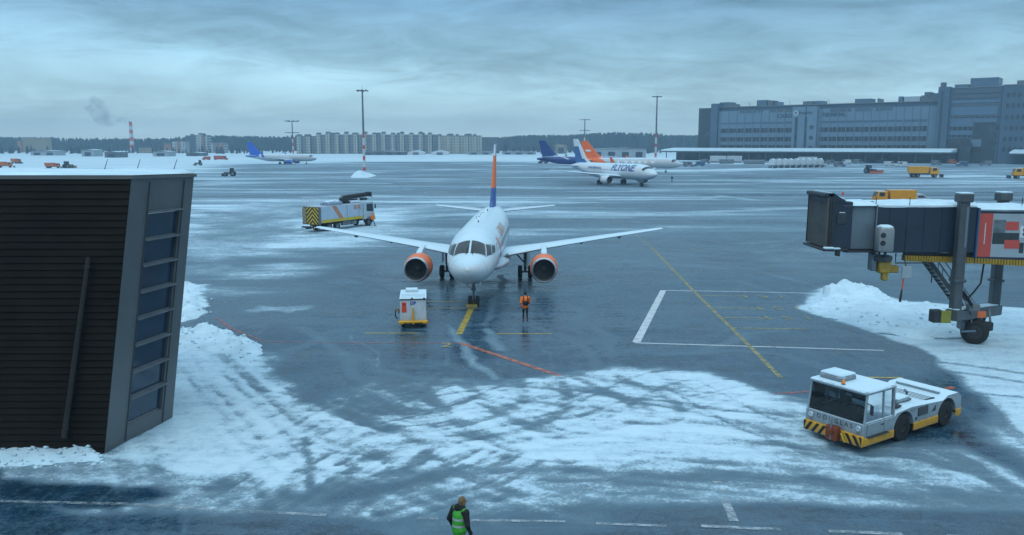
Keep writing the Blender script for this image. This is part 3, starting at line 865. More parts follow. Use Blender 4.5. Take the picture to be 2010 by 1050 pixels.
def wheel(mb, c, r, w, axis=(0, 1, 0), hub=None):
    mb.lathe([(-w / 2, r * .55), (-w / 2, r * .86), (-w * .36, r * .97), (-w * .15, r), (w * .15, r), (w * .36, r * .97), (w / 2, r * .86), (w / 2, r * .55)], c, axis, M_BLACK, 24)
    mb.lathe([(-w * .42, .001), (-w * .42, r * .25), (-w * .5, r * .3), (-w * .46, r * .56)], c, axis, hub or M_STEEL, 16)
    mb.lathe([(w * .42, .001), (w * .42, r * .25), (w * .5, r * .3), (w * .46, r * .56)], c, axis, hub or M_STEEL, 16)

def engine(parent, name, c, L, rmax, m_cowl, m_lip=None, n=36, far=False, tailm=None):
    """turbofan pod: c = centre of the inlet plane"""
    c = Vector(c); ax = (-1, 0, 0)
    mb = MB()
    mb.lathe([(L * .06, rmax * .90), (L * .14, rmax * .965), (L * .28, rmax), (L * .48, rmax * .985), (L * .68, rmax * .86), (L * .70, rmax * .80)], c, ax, m_cowl, n)
    mb.lathe([(L * .70, rmax * .80), (L * .73, rmax * .62), (L * .9, rmax * .48), (L * 1.0, rmax * .42), (L * .98, rmax * .36)], c, ax, tailm or M_STEEL, n)
    mb.lathe([(L * .98, rmax * .36), (L * 1.0, rmax * .28), (L * 1.14, .01)], c, ax, M_DARK, n)
    e = mb.build(name, parent, 40)
    lp = MB()
    lp.lathe([(L * .06, rmax * .90), (L * .02, rmax * .855), (0, rmax * .815), (L * .01, rmax * .775), (L * .05, rmax * .745)], c, ax, m_lip or M_CHROME, n)
    lp.build('inlet_lip', e, 60)
    dc = MB()
    dc.lathe([(L * .05, rmax * .745), (L * .12, rmax * .735), (L * .24, rmax * .75)], c, ax, M_DUCT, n)
    dc.build('inlet_duct', e, 60)
    fn = MB()
    fc = c + Vector((-L * .22, 0, 0))
    fn.lathe([(0, rmax * .75), (.001, .01)], fc, ax, M_DARK, n)
    nb = 12 if far else 24
    for k in range(nb):
        a0 = 2 * math.pi * k / nb; a1 = a0 + 2 * math.pi / nb * .62
        def q(r, a, d): return fc + Vector((d, r * math.cos(a), r * math.sin(a)))
        fn.add([q(rmax * .24, a0, .02), q(rmax * .74, a0 + .1, .02), q(rmax * .74, a1 + .1, .10), q(rmax * .24, a1, .10)], [(0, 1, 2, 3)], M_DUCT)
    fn.build('fan', e, 30)
    sp = MB(); sp.lathe([(-L * .10, .005), (-L * .08, rmax * .07), (-L * .03, rmax * .18), (.0, rmax * .24)], fc, ax, M_DUCT, 20); sp.build('spinner', e, 40)
    return e

# ------------------------------------------------------------------ the jet on the stand
jet = thing('regional_jet', 'white jet with orange engine cowls parked nose-on at the stand, snow on its back', 'aircraft',
            loc=(-2.62, 47.3, 0), rz=R(-90 - 2.2 + .0))
# local +x is the nose direction: the nose points at the terminal
JF = Fus(29.3,
   top=[(0, 2.98), (.12, 3.22), (.4, 3.42), (.8, 3.58), (1.3, 3.74), (2.0, 4.14), (2.75, 4.50), (3.6, 4.76), (5, 4.97), (7, 5.03), (20, 5.03), (24, 5.0), (28.2, 4.86), (29.3, 4.72)],
   bot=[(0, 2.98), (.12, 2.66), (.4, 2.38), (.9, 2.10), (1.6, 1.90), (2.4, 1.78), (3.5, 1.70), (5, 1.68), (19, 1.68), (21, 1.86), (24, 2.75), (27, 3.75), (29.3, 4.35)],
   hw=[(0, .0), (.12, .36), (.4, .66), (.9, .98), (1.6, 1.26), (2.4, 1.46), (3.4, 1.60), (5, 1.67), (7, 1.68), (19, 1.68), (22, 1.52), (25, 1.08), (28, .52), (29.3, .2)])
def jet_pick(s, a):
    c = math.cos(a)
    if s > 24.2 + 2.0 * c: return M_BLUE_LIGHT if c > -.2 else M_BLUE_LIV
    if s > 9.5 and c < -.55 + (s - 9.5) * .045: return M_BLUE_LIV
    return M_WHITE
mb = MB(); JF.mesh(mb, jet_pick, n=48, ns=90); fus = mb.build('fuselage', jet, 50)
# cockpit glazing: two windscreens, two panes each side
A = R
def fwin(cs, lab=None):
    mb = MB(); JF.patch(mb, cs, M_WIND, .010, 8); return mb.build('cockpit_window', jet, 60)
for sg in (1, -1):
    fwin([(1.38, sg * A(3.0)), (2.62, sg * A(2.0)), (2.62, sg * A(33)), (1.66, sg * A(48))])
    fwin([(1.74, sg * A(52)), (2.66, sg * A(36.5)), (3.02, sg * A(50)), (2.25, sg * A(63))])
    fwin([(2.36, sg * A(65)), (3.10, sg * A(52.5)), (3.62, sg * A(60)), (3.05, sg * A(69))])
# dark seal round the glazing
mb = MB()
for sg in (1, -1):
    JF.patch(mb, [(1.30, sg * A(.2)), (2.70, sg * A(.2)), (2.74, sg * A(36)), (1.60, sg * A(52))], M_GREYP, .004, 8)
    JF.patch(mb, [(1.60, sg * A(52)), (2.74, sg * A(36)), (3.72, sg * A(61)), (3.05, sg * A(71.5))], M_GREYP, .004, 8)
mb.build('window_surround', fus, 60)
for sg in (1, -1):
    w = MB(); w.tube([JF.p(1.30, sg * A(10), .03), JF.p(1.45, sg * A(9), .04), JF.p(2.0, sg * A(6), .035)], .022, M_DARK, 6)
    w.build('wiper', jet, 40)
# cabin windows, doors, roof fittings
for sg in (1, -1):
    for i in range(24):
        s = 6.8 + i * .62; mb = MB()
        JF.patch(mb, [(s - .12, sg * A(74)), (s + .12, sg * A(74)), (s + .12, sg * A(86)), (s - .12, sg * A(86))], M_WIND, .008, 2)
        mb.build('cabin_window', jet, 60)
    mb = MB()
    for (a0, a1, s0, s1) in ((62, 64, 4.1, 5.0), (110, 112, 4.1, 5.0), (62, 112, 4.07, 4.12), (62, 112, 4.98, 5.03)):
        JF.patch(mb, [(s0, sg * A(a0)), (s1, sg * A(a0)), (s1, sg * A(a1)), (s0, sg * A(a1))], M_GREYP, .008, 6)
    mb.build('door_outline', fus, 60)
mb = MB()
JF.patch(mb, [(5.25, A(54)), (5.75, A(54)), (6.05, A(88)), (5.45, A(88))], M_ORANGE_LIV, .009, 6)
JF.patch(mb, [(5.45, A(88)), (6.05, A(88)), (7.2, A(112)), (6.2, A(112))], M_BLUE_LIV, .009, 6)
mb.build('livery_flash', fus, 60)
mb = MB(); JF.text(mb, 'AZIMUTH', 1.05, 11.2, A(58), mat('pale_orange_lettering', (.72, .40, .30), .4), side=1, off=.012, space=1.15, bold=.01); mb.build('lettering', fus)
mb = MB(); JF.text(mb, 'AZIMUTH', 1.05, 11.2, A(58), mat('pale_orange_lettering', (.72, .40, .30), .4), side=-1, off=.012, space=1.15, bold=.01); mb.build('lettering', fus)
for s, a, hgt in ((8.2, 0, .16), (11.6, -14, .06), (12.6, -10, .07), (13.2, -18, .05), (14.8, -12, .06), (16.2, -8, .07), (16.6, -15, .05), (17.6, 0, .18)):
    b0 = JF.p(s, A(a)); mb = MB()
    mb.prism([(-.02, 0), (.0, hgt), (-.10, hgt), (-.20, 0)], -.03, .03, M_DARK, lambda x, y, z, b0=b0: (b0.x + x, b0.y + y, b0.z + z - .02)); mb.build('antenna', jet)
mb = MB()
for i in range(2):                                           # seam where the snow slid off
    JF.patch(mb, [(6.4, A(4 + i)), (23, A(4 + i)), (23, A(5 + i * .6)), (6.4, A(5 + i * .6))], M_GREYP, .006, 12)
mb.build('roof_seam', fus, 60)
mb = MB()
for s in (1.12, 4.0, 6.1, 9.0, 12.6, 16.2, 19.6, 22.4): JF.patch(mb, [(s, A(-100)), (s, A(100)), (s + .035, A(100)), (s + .035, A(-100))], M_GREYP, .004, 24)
mb.build('panel_line', fus, 60)
# wings
for sg in (1, -1):
    mb = MB()
    wing(mb, [(sg * .6, 10.6, 5.6, 2.22, .36), (sg * 1.7, 11.1, 5.1, 2.35, .33), (sg * 4.6, 12.9, 3.55, 2.68, .22), (sg * 9.5, 15.3, 2.35, 3.22, .14), (sg * 13.3, 17.1, 1.45, 3.62, .085), (sg * 13.85, 17.5, 1.0, 3.68, .05)], M_WHITE)
    w = mb.build('wing', jet, 40)
    for y, s, z, l in ((4.2, 14.9, 2.40, 2.4), (7.4, 15.6, 2.78, 2.0), (10.4, 16.6, 3.12, 1.6)):
        f = MB(); f.lathe([(0, .01), (l * .12, .10), (l * .4, .16), (l * .75, .10), (l, .01)], (-s + .4, sg * y, z), (-1, 0, 0), M_GREYP, 12); f.build('flap_fairing', w, 50)
    lt = MB(); lt.lathe([(0, .01), (.05, .05), (.14, .06), (.25, .03)], (-17.25, sg * 13.88, 3.66), (-1, 0, 0), mat('wingtip_lamp', (.8, .35, .2) if sg < 0 else (.75, .5, .3), .3), 10); lt.build('wingtip_light', w, 40)
mb = MB()                                                   # belly fairing at the wing root
rings = []
for s, w_, zt, zb in ((8.6, .3, 1.75, 1.66), (9.6, 1.55, 2.2, 1.42), (11, 2.0, 2.55, 1.28), (14, 2.05, 2.6, 1.25), (16.5, 1.8, 2.4, 1.35), (18.4, .5, 1.9, 1.62)):
    rings.append([Vector((-s, w_ * math.sin(a), (zt + zb) / 2 + (zt - zb) / 2 * math.cos(a))) for a in [2 * math.pi * k / 24 for k in range(24)]])
mb.loft(rings, M_WHITE); mb.build('belly_fairing', jet, 50)
for sg in (1, -1):
    f = MB(); f.lathe([(0, .005), (.05, .10), (.1, .13), (.3, .13)], (-10.95, sg * 1.86, 2.36), (-1, 0, 0), M_STEEL, 12); f.build('landing_light', jet, 40)
    e = engine(jet, 'engine', (-9.1, sg * 4.5, 1.58), 3.9, .99, M_ORANGE_LIV)
    py = MB()
    pr = []
    for z, s0, s1, t in ((2.35, 10.2, 13.9, .20), (2.62, 10.5, 14.4, .20), (2.85, 12.2, 14.6, .16)):
        pr.append([Vector((-s0, sg * 4.5 + u * t * .3, z)) if k in (0,) else Vector((-(s0 + (s1 - s0) * v), sg * 4.5 + u * t, z))
                   for k, (v, u) in enumerate(((0, 0), (.08, 1), (.5, 1.1), (1, .1), (1, -.1), (.5, -1.1), (.08, -1)))])
    py.loft(pr, M_WHITE); py.build('pylon', jet, 40)
# tail
def fin_pick(z): return M_WHITE if z > 9.3 else (M_ORANGE_LIV if z > 6.55 else M_BLUE_LIV)
zs = [4.6, 5.0, 5.5, 6.0, 6.55, 7.2, 8.0, 8.7, 9.3, 9.7, 10.1, 10.3]
def fin_sec(z):
    t = (z - 4.6) / 5.7
    le = 21.6 + 5.6 * t + (-.9 * max(0, 1 - t * 6)); ch = 6.4 + (.9 * max(0, 1 - t * 6)) - 3.9 * t
    return (0, le, ch, z, .30 - .19 * t)
mb = MB()
for z0, z1 in zip(zs, zs[1:]):
    r0, r1 = [], []
    for rr, z in ((r0, z0), (r1, z1)):
        y, s, c, zz, t = fin_sec(z)
        rr += [Vector((-(s + c * x), t * abs(h) * (1 if h >= 0 else -1), zz)) for x, h in AIRFOIL]
    mb.loft([r0, r1], fin_pick((z0 + z1) / 2), cap=(z1 == zs[-1]))
mb.build('tail_fin', jet, 40)
for sg in (1, -1):
    mb = MB(); wing(mb, [(sg * .2, 24.9, 3.2, 4.35, .17), (sg * 5.3, 27.6, 1.25, 4.72, .06), (sg * 5.5, 27.8, .9, 4.73, .04)], M_WHITE); mb.build('tailplane', jet, 40)
# undercarriage
def main_gear(parent, x, y, sg, r=.50, w=.34, gap=.78, ztop=2.4):
    g = bpy.data.objects.new('main_gear', None); scene.collection.objects.link(g); g.parent = parent
    st = MB()
    st.tube([(x, y, r), (x, y, ztop)], [.10, .14], M_STEEL, 12)
    st.tube([(x, y - gap / 2, r), (x, y + gap / 2, r)], .08, M_STEEL, 10)
    st.tube([(x, y, 1.15), (x, y - sg * 1.15, ztop)], .06, M_STEEL, 8)
    st.tube([(x, y, 1.0), (x + .95, y, ztop)], .05, M_STEEL, 8)
    st.tube([(x + .12, y, .75), (x + .30, y, 1.0), (x + .12, y, 1.3)], .045, M_STEEL, 8)
    st.tube([(x, y + .18, ztop - .1), (x, y + .16, .7)], .02, M_DARK, 6)
    st.build('strut', g, 40)
    for k in (-1, 1):
        wb = MB(); wheel(wb, (x, y + k * gap / 2, r), r, w); wb.build('wheel', g, 40)
    dr = MB(); dr.box((x, y + sg * .30, 1.75), (1.1, .05, 1.0), M_WHITE, .02); dr.build('gear_door', g)
    return g
for sg in (1, -1): main_gear(jet, -15.5, sg * 3.05, sg)
g = bpy.data.objects.new('nose_gear', None); scene.collection.objects.link(g); g.parent = jet
st = MB(); st.tube([(-4.3, 0, .33), (-4.15, 0, 1.8)], [.07, .10], M_STEEL, 10); st.tube([(-4.3, -.24, .33), (-4.3, .24, .33)], .05, M_STEEL, 8)
st.tube([(-4.2, 0, .85), (-4.9, 0, 1.75)], .05, M_STEEL, 8); st.tube([(-4.1, .05, .5), (-3.95, .05, .75), (-4.1, .05, 1.0)], .03, M_STEEL, 6)
st.box((-4.0, 0, 1.15), (.12, .34, .12), M_STEEL, .03); st.build('strut', g, 40)
for k in (-1, 1):
    wb = MB(); wheel(wb, (-4.3, k * .24, .33), .33, .22); wb.build('wheel', g, 40)
    dr = MB(); dr.box((-4.3, k * .42, 1.55), (1.3, .03, .5), M_WHITE, .01); dr.build('gear_door', g)
    tl = MB(); tl.lathe([(0, .06), (.03, .07), (.1, .05)], (-3.92, k * .1, 1.15), (-1, 0, 0), M_CHROME, 12); tl.build('taxi_light', g, 40)
# chocks and a tow-bar head at the nose wheel
for k, xx in enumerate((-3.85, -4.75)):
    c = thing('wheel_chock', ['yellow chock wedged ahead of the nose wheel of the orange-engined jet', 'yellow chock wedged behind the nose wheel of the orange-engined jet'][k], 'wheel chock')
    c.matrix_world = jet.matrix_basis @ Matrix.Translation((xx, -.1, 0))
    mb = MB(); mb.prism([(-.14, 0), (.14, 0), (.03, .2), (-.03, .2)], -.36, .36, mat('chock_yellow', (.34, .25, .05), .5, 0, .3, 5, grime=.5)); mb.build('wedge', c)
    hd = MB(); hd.tube([(0, -.4, .2), (0, -.4, .27), (0, .4, .27), (0, .4, .2)], .015, M_DARK, 6); hd.build('handle', c, 40)

# ------------------------------------------------------------------ airliners further off
def airliner(name, label, loc, rz, L, Rf, m_body, m_fin, m_eng, pick=None, finpick=None, winglet=None, far=True, wing_m=None, decor=None):
    """single-aisle jet at true size; local +x is the nose"""
    a = thing(name, label, 'aircraft', loc, rz)
    k = Rf / 1.975; zc = 3.45 * k
    bt = zc - Rf; tp = zc + Rf
    F = Fus(L, top=[(0, zc - .45), (.15, zc - .1), (.6, zc + .25), (1.5, zc + .72), (2.6, zc + 1.35 * k), (4.2, tp - .2), (6.5, tp), (L - 9, tp), (L - 4, tp - .1), (L, zc + 1.2 * k)],
            bot=[(0, zc - .45), (.15, zc - .75), (.6, zc - 1.1), (1.5, zc - 1.45 * k), (3.2, bt + .12), (5.5, bt), (L - 13, bt), (L - 11, bt + .2), (L - 6, zc - .6), (L, zc + .5)],
            hw=[(0, 0), (.15, .42), (.6, .9), (1.5, 1.32 * k), (3, Rf * .88), (5.5, Rf), (L - 12, Rf), (L - 8, Rf * .86), (L - 3, Rf * .4), (L, .25)])
    a['_'] = 0; del a['_']
    mb = MB(); F.mesh(mb, pick or (lambda s, t: m_body), n=28, ns=56); fu = mb.build('fuselage', a, 50)
    mb = MB()
    for sg in (1, -1): F.patch(mb, [(1.75, sg * A(2)), (2.75, sg * A(2)), (3.7, sg * A(62)), (2.9, sg * A(72))], M_WINDFAR, .03, 6)
    mb.build('cockpit_windows', a, 60)
    for sg in (1, -1):
        n = int((L - 16) / .8) if label.startswith('white') else 0
        for i in range(n):
            s = 6.2 + i * .8; mb = MB()
            F.patch(mb, [(s - .11, sg * A(76)), (s + .11, sg * A(76)), (s + .11, sg * A(85)), (s - .11, sg * A(85))], M_WINDFAR, .02, 1)
            mb.build('cabin_window', a)
        mb = MB(); h = L / 37.6
        wing(mb, [(sg * .8, 11.6 * h, 7.2 * h, zc - 1.25 * k, .45), (sg * 6.2 * h, 15.2 * h, 4.2 * h, zc - .75 * k, .27), (sg * 16.8 * h, 20.9 * h, 1.6 * h, zc + .35 * k, .09)], wing_m or M_WHITE_FAR); w = mb.build('wing', a, 40)
        mb = MB(); wing(mb, [(sg * 16.7 * h, 21.0 * h, 1.6 * h, zc + .35 * k, .06), (sg * 17.1 * h, 22.2 * h, .7 * h, zc + 2.4 * k, .05)], winglet or m_fin); (mb.build('winglet', w, 40) if 'FLYONE lett' not in label else None)
        engine(a, 'engine', (-11.0 * h, sg * 5.75 * h, zc - 2.0 * k), 4.3 * h, 1.12 * k, m_eng, n=24, far=True)
        mb = MB(); mb.prism([(-12.2 * h, zc - 1.1 * k), (-16.2 * h, zc - .75 * k), (-16 * h, zc - 1.1 * k), (-14.6 * h, zc - 1.5 * k)], sg * 5.75 * h - .16, sg * 5.75 * h + .16, m_body); mb.build('pylon', a)
        mb = MB(); wing(mb, [(sg * .3, L - 6.2, 3.9, zc + .9 * k, .2), (sg * 6.1, L - 2.6, 1.5, zc + 1.4 * k, .07)], wing_m or m_body); mb.build('tailplane', a, 40)
        gx, gy = -18.2 * h, sg * 3.8
        g = MB()
        for q in (-1, 1): wheel(g, (gx, gy + q * .46, .58), .58, .42)
        g.tube([(gx, gy, .58), (gx, gy, zc - 1.2)], .14, M_STEEL, 8); g.tube([(gx, gy, 1.3), (gx, gy - sg * 1.5, zc - 1.2)], .08, M_STEEL, 6); g.build('main_gear', a, 40)
    g = MB()
    for q in (-1, 1): wheel(g, (-5.6 * h, q * .26, .38), .38, .24)
    g.tube([(-5.6 * h, 0, .38), (-5.4 * h, 0, zc - 1.5)], .09, M_STEEL, 8); g.build('nose_gear', a, 40)
    # fin
    H = 11.75 * k; z0 = tp - .4
    nseg = 10; mb = MB()
    def fs(z):
        t = (z - z0) / (H - z0)
        le = L - 8.9 + 5.6 * t - 1.6 * max(0, 1 - t * 5); ch = 6.6 - 4.1 * t + 1.6 * max(0, 1 - t * 5)
        return le, ch, .34 - .2 * t
    zz = [z0 + (H - z0) * i / nseg for i in range(nseg + 1)]
    for q0, q1 in zip(zz, zz[1:]):
        rr = []
        for z in (q0, q1):
            le, ch, t = fs(z); rr.append([Vector((-(le + ch * x), t * h_, z)) for x, h_ in AIRFOIL])
        for i in range(len(AIRFOIL)):
            j = (i + 1) % len(AIRFOIL)
            xm = (AIRFOIL[i][0] + AIRFOIL[j][0]) / 2; t = ((q0 + q1) / 2 - z0) / (H - z0)
            mb.add([rr[0][i], rr[0][j], rr[1][j], rr[1][i]], [(0, 1, 2, 3)], finpick(t, xm) if finpick else m_fin)
        if q1 == zz[-1]: mb.add(rr[1], [tuple(range(len(AIRFOIL)))], finpick(1, .5) if finpick else m_fin)
    mb.build('tail_fin', a, 40)
    if decor: decor(a, fu, F)
    return a
M_NAVY = mat('navy_livery_paint', (.018, .05, .22), .35, 0, .08, 1, snow=.2)
M_LBLUE = mat('lettering_blue', (.05, .14, .36), .4, 0, .05, 1)
M_WHITELET = mat('lettering_white', (.75, .8, .83), .4, 0, .05, 1)
def fly_decor(a, fu, F):
    mb = MB(); F.text(mb, 'FLYONE', 2.6, 11.3, A(62), M_LBLUE, side=-1, off=.05, shear=.22, bold=.06); mb.build('lettering', fu)
    mb = MB(); F.text(mb, 'FLYONE', 2.6, 11.3, A(62), M_LBLUE, side=1, off=.05, shear=.22, bold=.06); mb.build('lettering', fu)
    for sg in (-1, 1):
        mb = MB(); F.text(mb, 'www.flyone.eu', 1.0, 23.5, A(66), M_LBLUE, side=sg, off=.05, bold=.02); mb.build('lettering', fu)
def fly_fin(t, x):
    return M_LBLUE if (x > .22 + .25 * t and t < .72 and x < .98) else M_WHITE_FAR
p = at(1203, 361)
h37 = R(-90 + 29)                                            # nose towards us and to the right
ux = Vector((math.cos(h37), math.sin(h37), 0))
airliner('narrowbody_airliner', 'white airliner with blue FLYONE lettering taxiing towards the stand', p + ux * 18.0 + Vector((-.2, 0, 0)), h37, 37.6, 1.975, M_WHITE_FAR, M_WHITE_FAR, M_WHITE_FAR, finpick=fly_fin, winglet=M_LBLUE, decor=fly_decor)

M_ORFAR = mat('orange_tail_paint', (.95, .16, .02), .4, 0, .06, .6)
def or_decor(a, fu, F):
    for sg in (-1, 1):
        for i, (s, r) in enumerate(((10.4, .9), (13.0, .6), (15.2, .7), (17.6, .65), (20.2, .75), (23.0, .6))):
            mb = MB(); F.patch(mb, [(s - r, sg * A(70)), (s + r, sg * A(62)), (s + r * .5, sg * A(92)), (s - r * .5, sg * A(96))], M_WHITELET, .03, 3)
            mb.build('livery_mark', fu, 60)
        mb = MB(); F.patch(mb, [(26, sg * A(118)), (31.0, sg * A(20)), (36, sg * A(20)), (34, sg * A(118))], M_ORFAR, .03, 6); mb.build('livery_sweep', fu, 60)
def or_fin(t, x): return M_WHITELET if (.40 < t < .52 and .35 < x < .85) else M_ORFAR
# parked side-on behind the taxiing aircraft
q = on_y(1238, 318, 300); hh = R(-17)
M_PALEG = mat('pale_grey_fuselage', (.50, .56, .60), .4, 0, .08, .5, snow=.4)
airliner('narrowbody_airliner', 'pale grey airliner with bright orange tail parked behind the FLYONE aircraft', (62.0, 300, 0), hh, 38.5, 1.95, M_PALEG, M_ORFAR, M_ORFAR, finpick=or_fin, winglet=M_ORFAR, decor=or_decor)
def nav_pick(s, t): return M_NAVY
def nav_fin(t, x): return M_WHITELET if (t < .10 and x < .3) else M_NAVY
def nav_decor(a, fu, F):
    for sg in (-1, 1):
        mb = MB(); F.patch(mb, [(27.8, sg * A(24)), (28.4, sg * A(24)), (25.2, sg * A(70)), (24.0, sg * A(70))], M_WHITELET, .03, 4); mb.build('livery_flash', fu, 60)
airliner('narrowbody_airliner', 'dark navy airliner with navy tail parked at the snow edge beyond the orange tail', (on_y(1228, 318, 345).x, 345, 0), R(6), 37.6, 1.975, M_NAVY, M_NAVY, M_NAVY, pick=nav_pick, finpick=nav_fin, decor=nav_decor)
M_BLUETAIL = mat('bright_blue_tail_paint', (.02, .13, .60), .4, 0, .06, .6)
def bt_pick(s, t): return M_BLUETAIL if (s > 30 and math.cos(t) > .1 - (s - 30) * .1) else M_PALEG
airliner('narrowbody_airliner', 'distant pale airliner with bright blue tail and engine beside the snow bank', (on_y(622, 318, 430).x, 430, 0), R(-4), 38.0, 1.9, M_PALEG, M_BLUETAIL, M_BLUETAIL, pick=bt_pick)
# ================================================================== DARK LOUVRED BUILDING ON THE LEFT
M_SLAT = mat('dark_louvre_metal', (.0135, .0115, .009), .85, .0, .5, .5, spec=.15)
M_SLATB = mat('louvre_backing', (.006, .006, .006), .8)
M_PANEL = mat('grey_composite_panel', (.115, .125, .13), .42, .1, .15, .8, grime=.2)
M_PANELD = mat('grey_panel_edge', (.075, .085, .095), .45, .1, .15, .8)
M_GLZ = mat('dark_blue_glazing', (.020, .042, .075), .07, 0, .25, .6, spec=.6)
M_FINM = mat('window_ledge_metal', (.13, .155, .17), .55, .1, .3, 2)
M_STREAK = mat('tan_reflection_streak', (.021, .020, .015), .5, 0, .25, 3)  # colour of the added tube that imitates a reflected streak
B0, B1 = at(205, 891), at(338, 822)
T0, T1 = on_y(258, 347, B0.y), on_y(381, 343, B1.y)
def EF(u, v, off=0.0):
    a = B0.lerp(B1, u); b = T0.lerp(T1, u); p = a.lerp(b, v)
    n = (B1 - B0).cross(T0 - B0).normalized()
    if n.x < 0: n = -n
    return p + n * off
bld = thing('terminal_wing', 'dark building wing with horizontal louvred cladding, leaning grey end panel and snow on its roof', 'building')
def WF(x, v, off=0.0):                                     # louvred wall: x metres left of the corner
    p = B0.lerp(T0, v); return Vector((p.x - x, p.y - off - .0 + .10 * 0, p.z))
mb = MB()
mb.add([B0 + Vector((0, .12, 0)), T0 + Vector((0, .12, 0)), T0 + Vector((-55, .12, 0)), B0 + Vector((-55, .12, 0))], [(0, 1, 2, 3)], M_SLATB)
BK = Vector((-13.6, 33.8, T1.z)); BKL = Vector((-62, 33.8, T1.z))
mb.add([B1 + Vector((-.05, 0, 0)), T1 + Vector((-.05, 0, 0)), BK, BK - Vector((1.6, 0, T1.z))], [(0, 1, 2, 3)], M_PANELD)
mb.build('wall', bld, recalc=False)
mb = MB(); ns = 40
for i in range(ns):
    v0, v1 = (i + .04) / ns, (i + .90) / ns
    a, b, c, d = WF(.0, v0, .045), WF(55, v0, .045), WF(55, v1, -.0), WF(.0, v1, -.0)
    e, f_ = WF(.0, v0, .0), WF(55, v0, .0)
    mb.add([a, b, c, d, e, f_], [(0, 1, 2, 3), (0, 4, 5, 1)], M_SLAT)
mb.build('louvre_cladding', bld, recalc=False)
mb = MB()                                                   # end panel with the opening for the window strip
U0, U1, V0, V1 = .285, .80, .068, .865
def ring(u0, u1, v0, v1, o): return [EF(u0, v0, o), EF(u1, v0, o), EF(u1, v1, o), EF(u0, v1, o)]
o4 = ring(0, 1, 0, 1, 0); i4 = ring(U0, U1, V0, V1, 0); k4 = ring(U0, U1, V0, V1, -.14)
mb.add(o4 + i4 + k4, [(0, 1, 5, 4), (1, 2, 6, 5), (2, 3, 7, 6), (3, 0, 4, 7), (4, 5, 9, 8), (5, 6, 10, 9), (6, 7, 11, 10), (7, 4, 8, 11)], M_PANEL)
mb.build('end_panel', bld, recalc=False)
mb = MB()
mb.bar(EF(.83, .01, .02), EF(.83, .98, .02), .03, .05, M_PANELD); mb.bar(EF(.275, .01, .02), EF(.275, .98, .02), .02, .04, M_PANELD)
mb.build('panel_joint', bld)
vs8 = [V0 + (V1 - V0) * t for t in (0, .128, .255, .383, .510, .635, .758, .878, 1.0)]
for i in range(8):
    w = MB(); w.add(ring(U0, U1, vs8[i] + .004, vs8[i + 1] - .004, -.11), [(0, 1, 2, 3)], M_GLZ)
    pane = w.build('window_pane', bld, recalc=False)
for v in vs8[1:-1] + [V1 + .004]:
    l = MB()
    a0, a1 = EF(U0 - .01, v, .10), EF(U1 + .04, v, .10); b0, b1 = EF(U0 - .01, v, -.10), EF(U1 + .04, v, -.10)
    up = Vector((0, 0, .05))
    l.add([a0, a1, b1, b0, a0 + up * .6, a1 + up * .6, b1 + up * 1.6, b0 + up * 1.6], [(0, 1, 2, 3), (4, 5, 6, 7), (0, 1, 5, 4), (1, 2, 6, 5), (2, 3, 7, 6), (3, 0, 4, 7)], M_FINM)
    l.build('window_ledge', bld)
mb = MB(); dn = Vector((0, 0, -.07)); up = Vector((0, 0, .03))
poly = [T0 + Vector((-55, -.06, 0)), T0 + Vector((.02, -.06, 0)), T1 + Vector((.10, 0, 0)), BK, BKL]
mb.add([p + up for p in poly] + [p + dn for p in poly], [(0, 1, 2, 3, 4), (9, 8, 7, 6, 5)] + [(i, (i + 1) % 5, 5 + (i + 1) % 5, 5 + i) for i in range(5)], M_PANEL)
mb.build('roof_slab', bld)
# snow on the roof: gently uneven sheet
x = np.linspace(0, 1, 90); y = np.linspace(0, 1, 26); mb = MB(); vs = []
for j, v in enumerate(y):
    for i, u in enumerate(x):
        a = (T0 + Vector((-50, .03, 0))).lerp(T0 + Vector((0, .03, 0)), u); b = (BKL + Vector((6, -.05, 0))).lerp(BK, u)
        if v < .55: q = a.lerp(a.lerp(b, .5) * (1 - u ** 30) + T1 * u ** 30, v / .55) if u > .98 else a.lerp(b, v)
        else: q = a.lerp(b, v) if u <= .98 else T1.lerp(BK, (v - .55) / .45)
        e = min(1, min(v, 1 - v) * 8, (1 - u) * 40)
        hgt = .05 + e * (.04 + .10 * float(fbm(np.array([q.x * .5]), np.array([q.y * .8]), 5)[0]))
        vs.append((q.x, q.y, T0.z + (T1.z - T0.z) * min(1, max(0, (q.y - T0.y) / 4)) + hgt))
fs = [(j * 90 + i, j * 90 + i + 1, (j + 1) * 90 + i + 1, (j + 1) * 90 + i) for j in range(25) for i in range(89)]
mb.add(vs, fs, M_SNOW); mb.build('roof_snow', bld, 60, recalc=False)
for px in (205, 269, 341):
    q = on_y(px, 333, 33.2); mb = MB(); mb.tube([q, q + Vector((.16, 0, .42))], [.016, .010], M_DARK, 6); mb.build('lightning_rod', bld)
pa, pb = on_y(174, 505, B0.y - .2), on_y(126, 858, B0.y - .2)  # window reflection over the louvres, modelled as an added tube with end collars
mb = MB(); mb.tube([pa, pb], [.075, .095], M_STREAK, 12)
for t in (.05, .95): mb.tube([pa.lerp(pb, t) + Vector((0, 0, .04)), pa.lerp(pb, t) - Vector((0, 0, .04))], .115, M_STREAK, 12)
mb.build('reflection_streak', bld, 40)

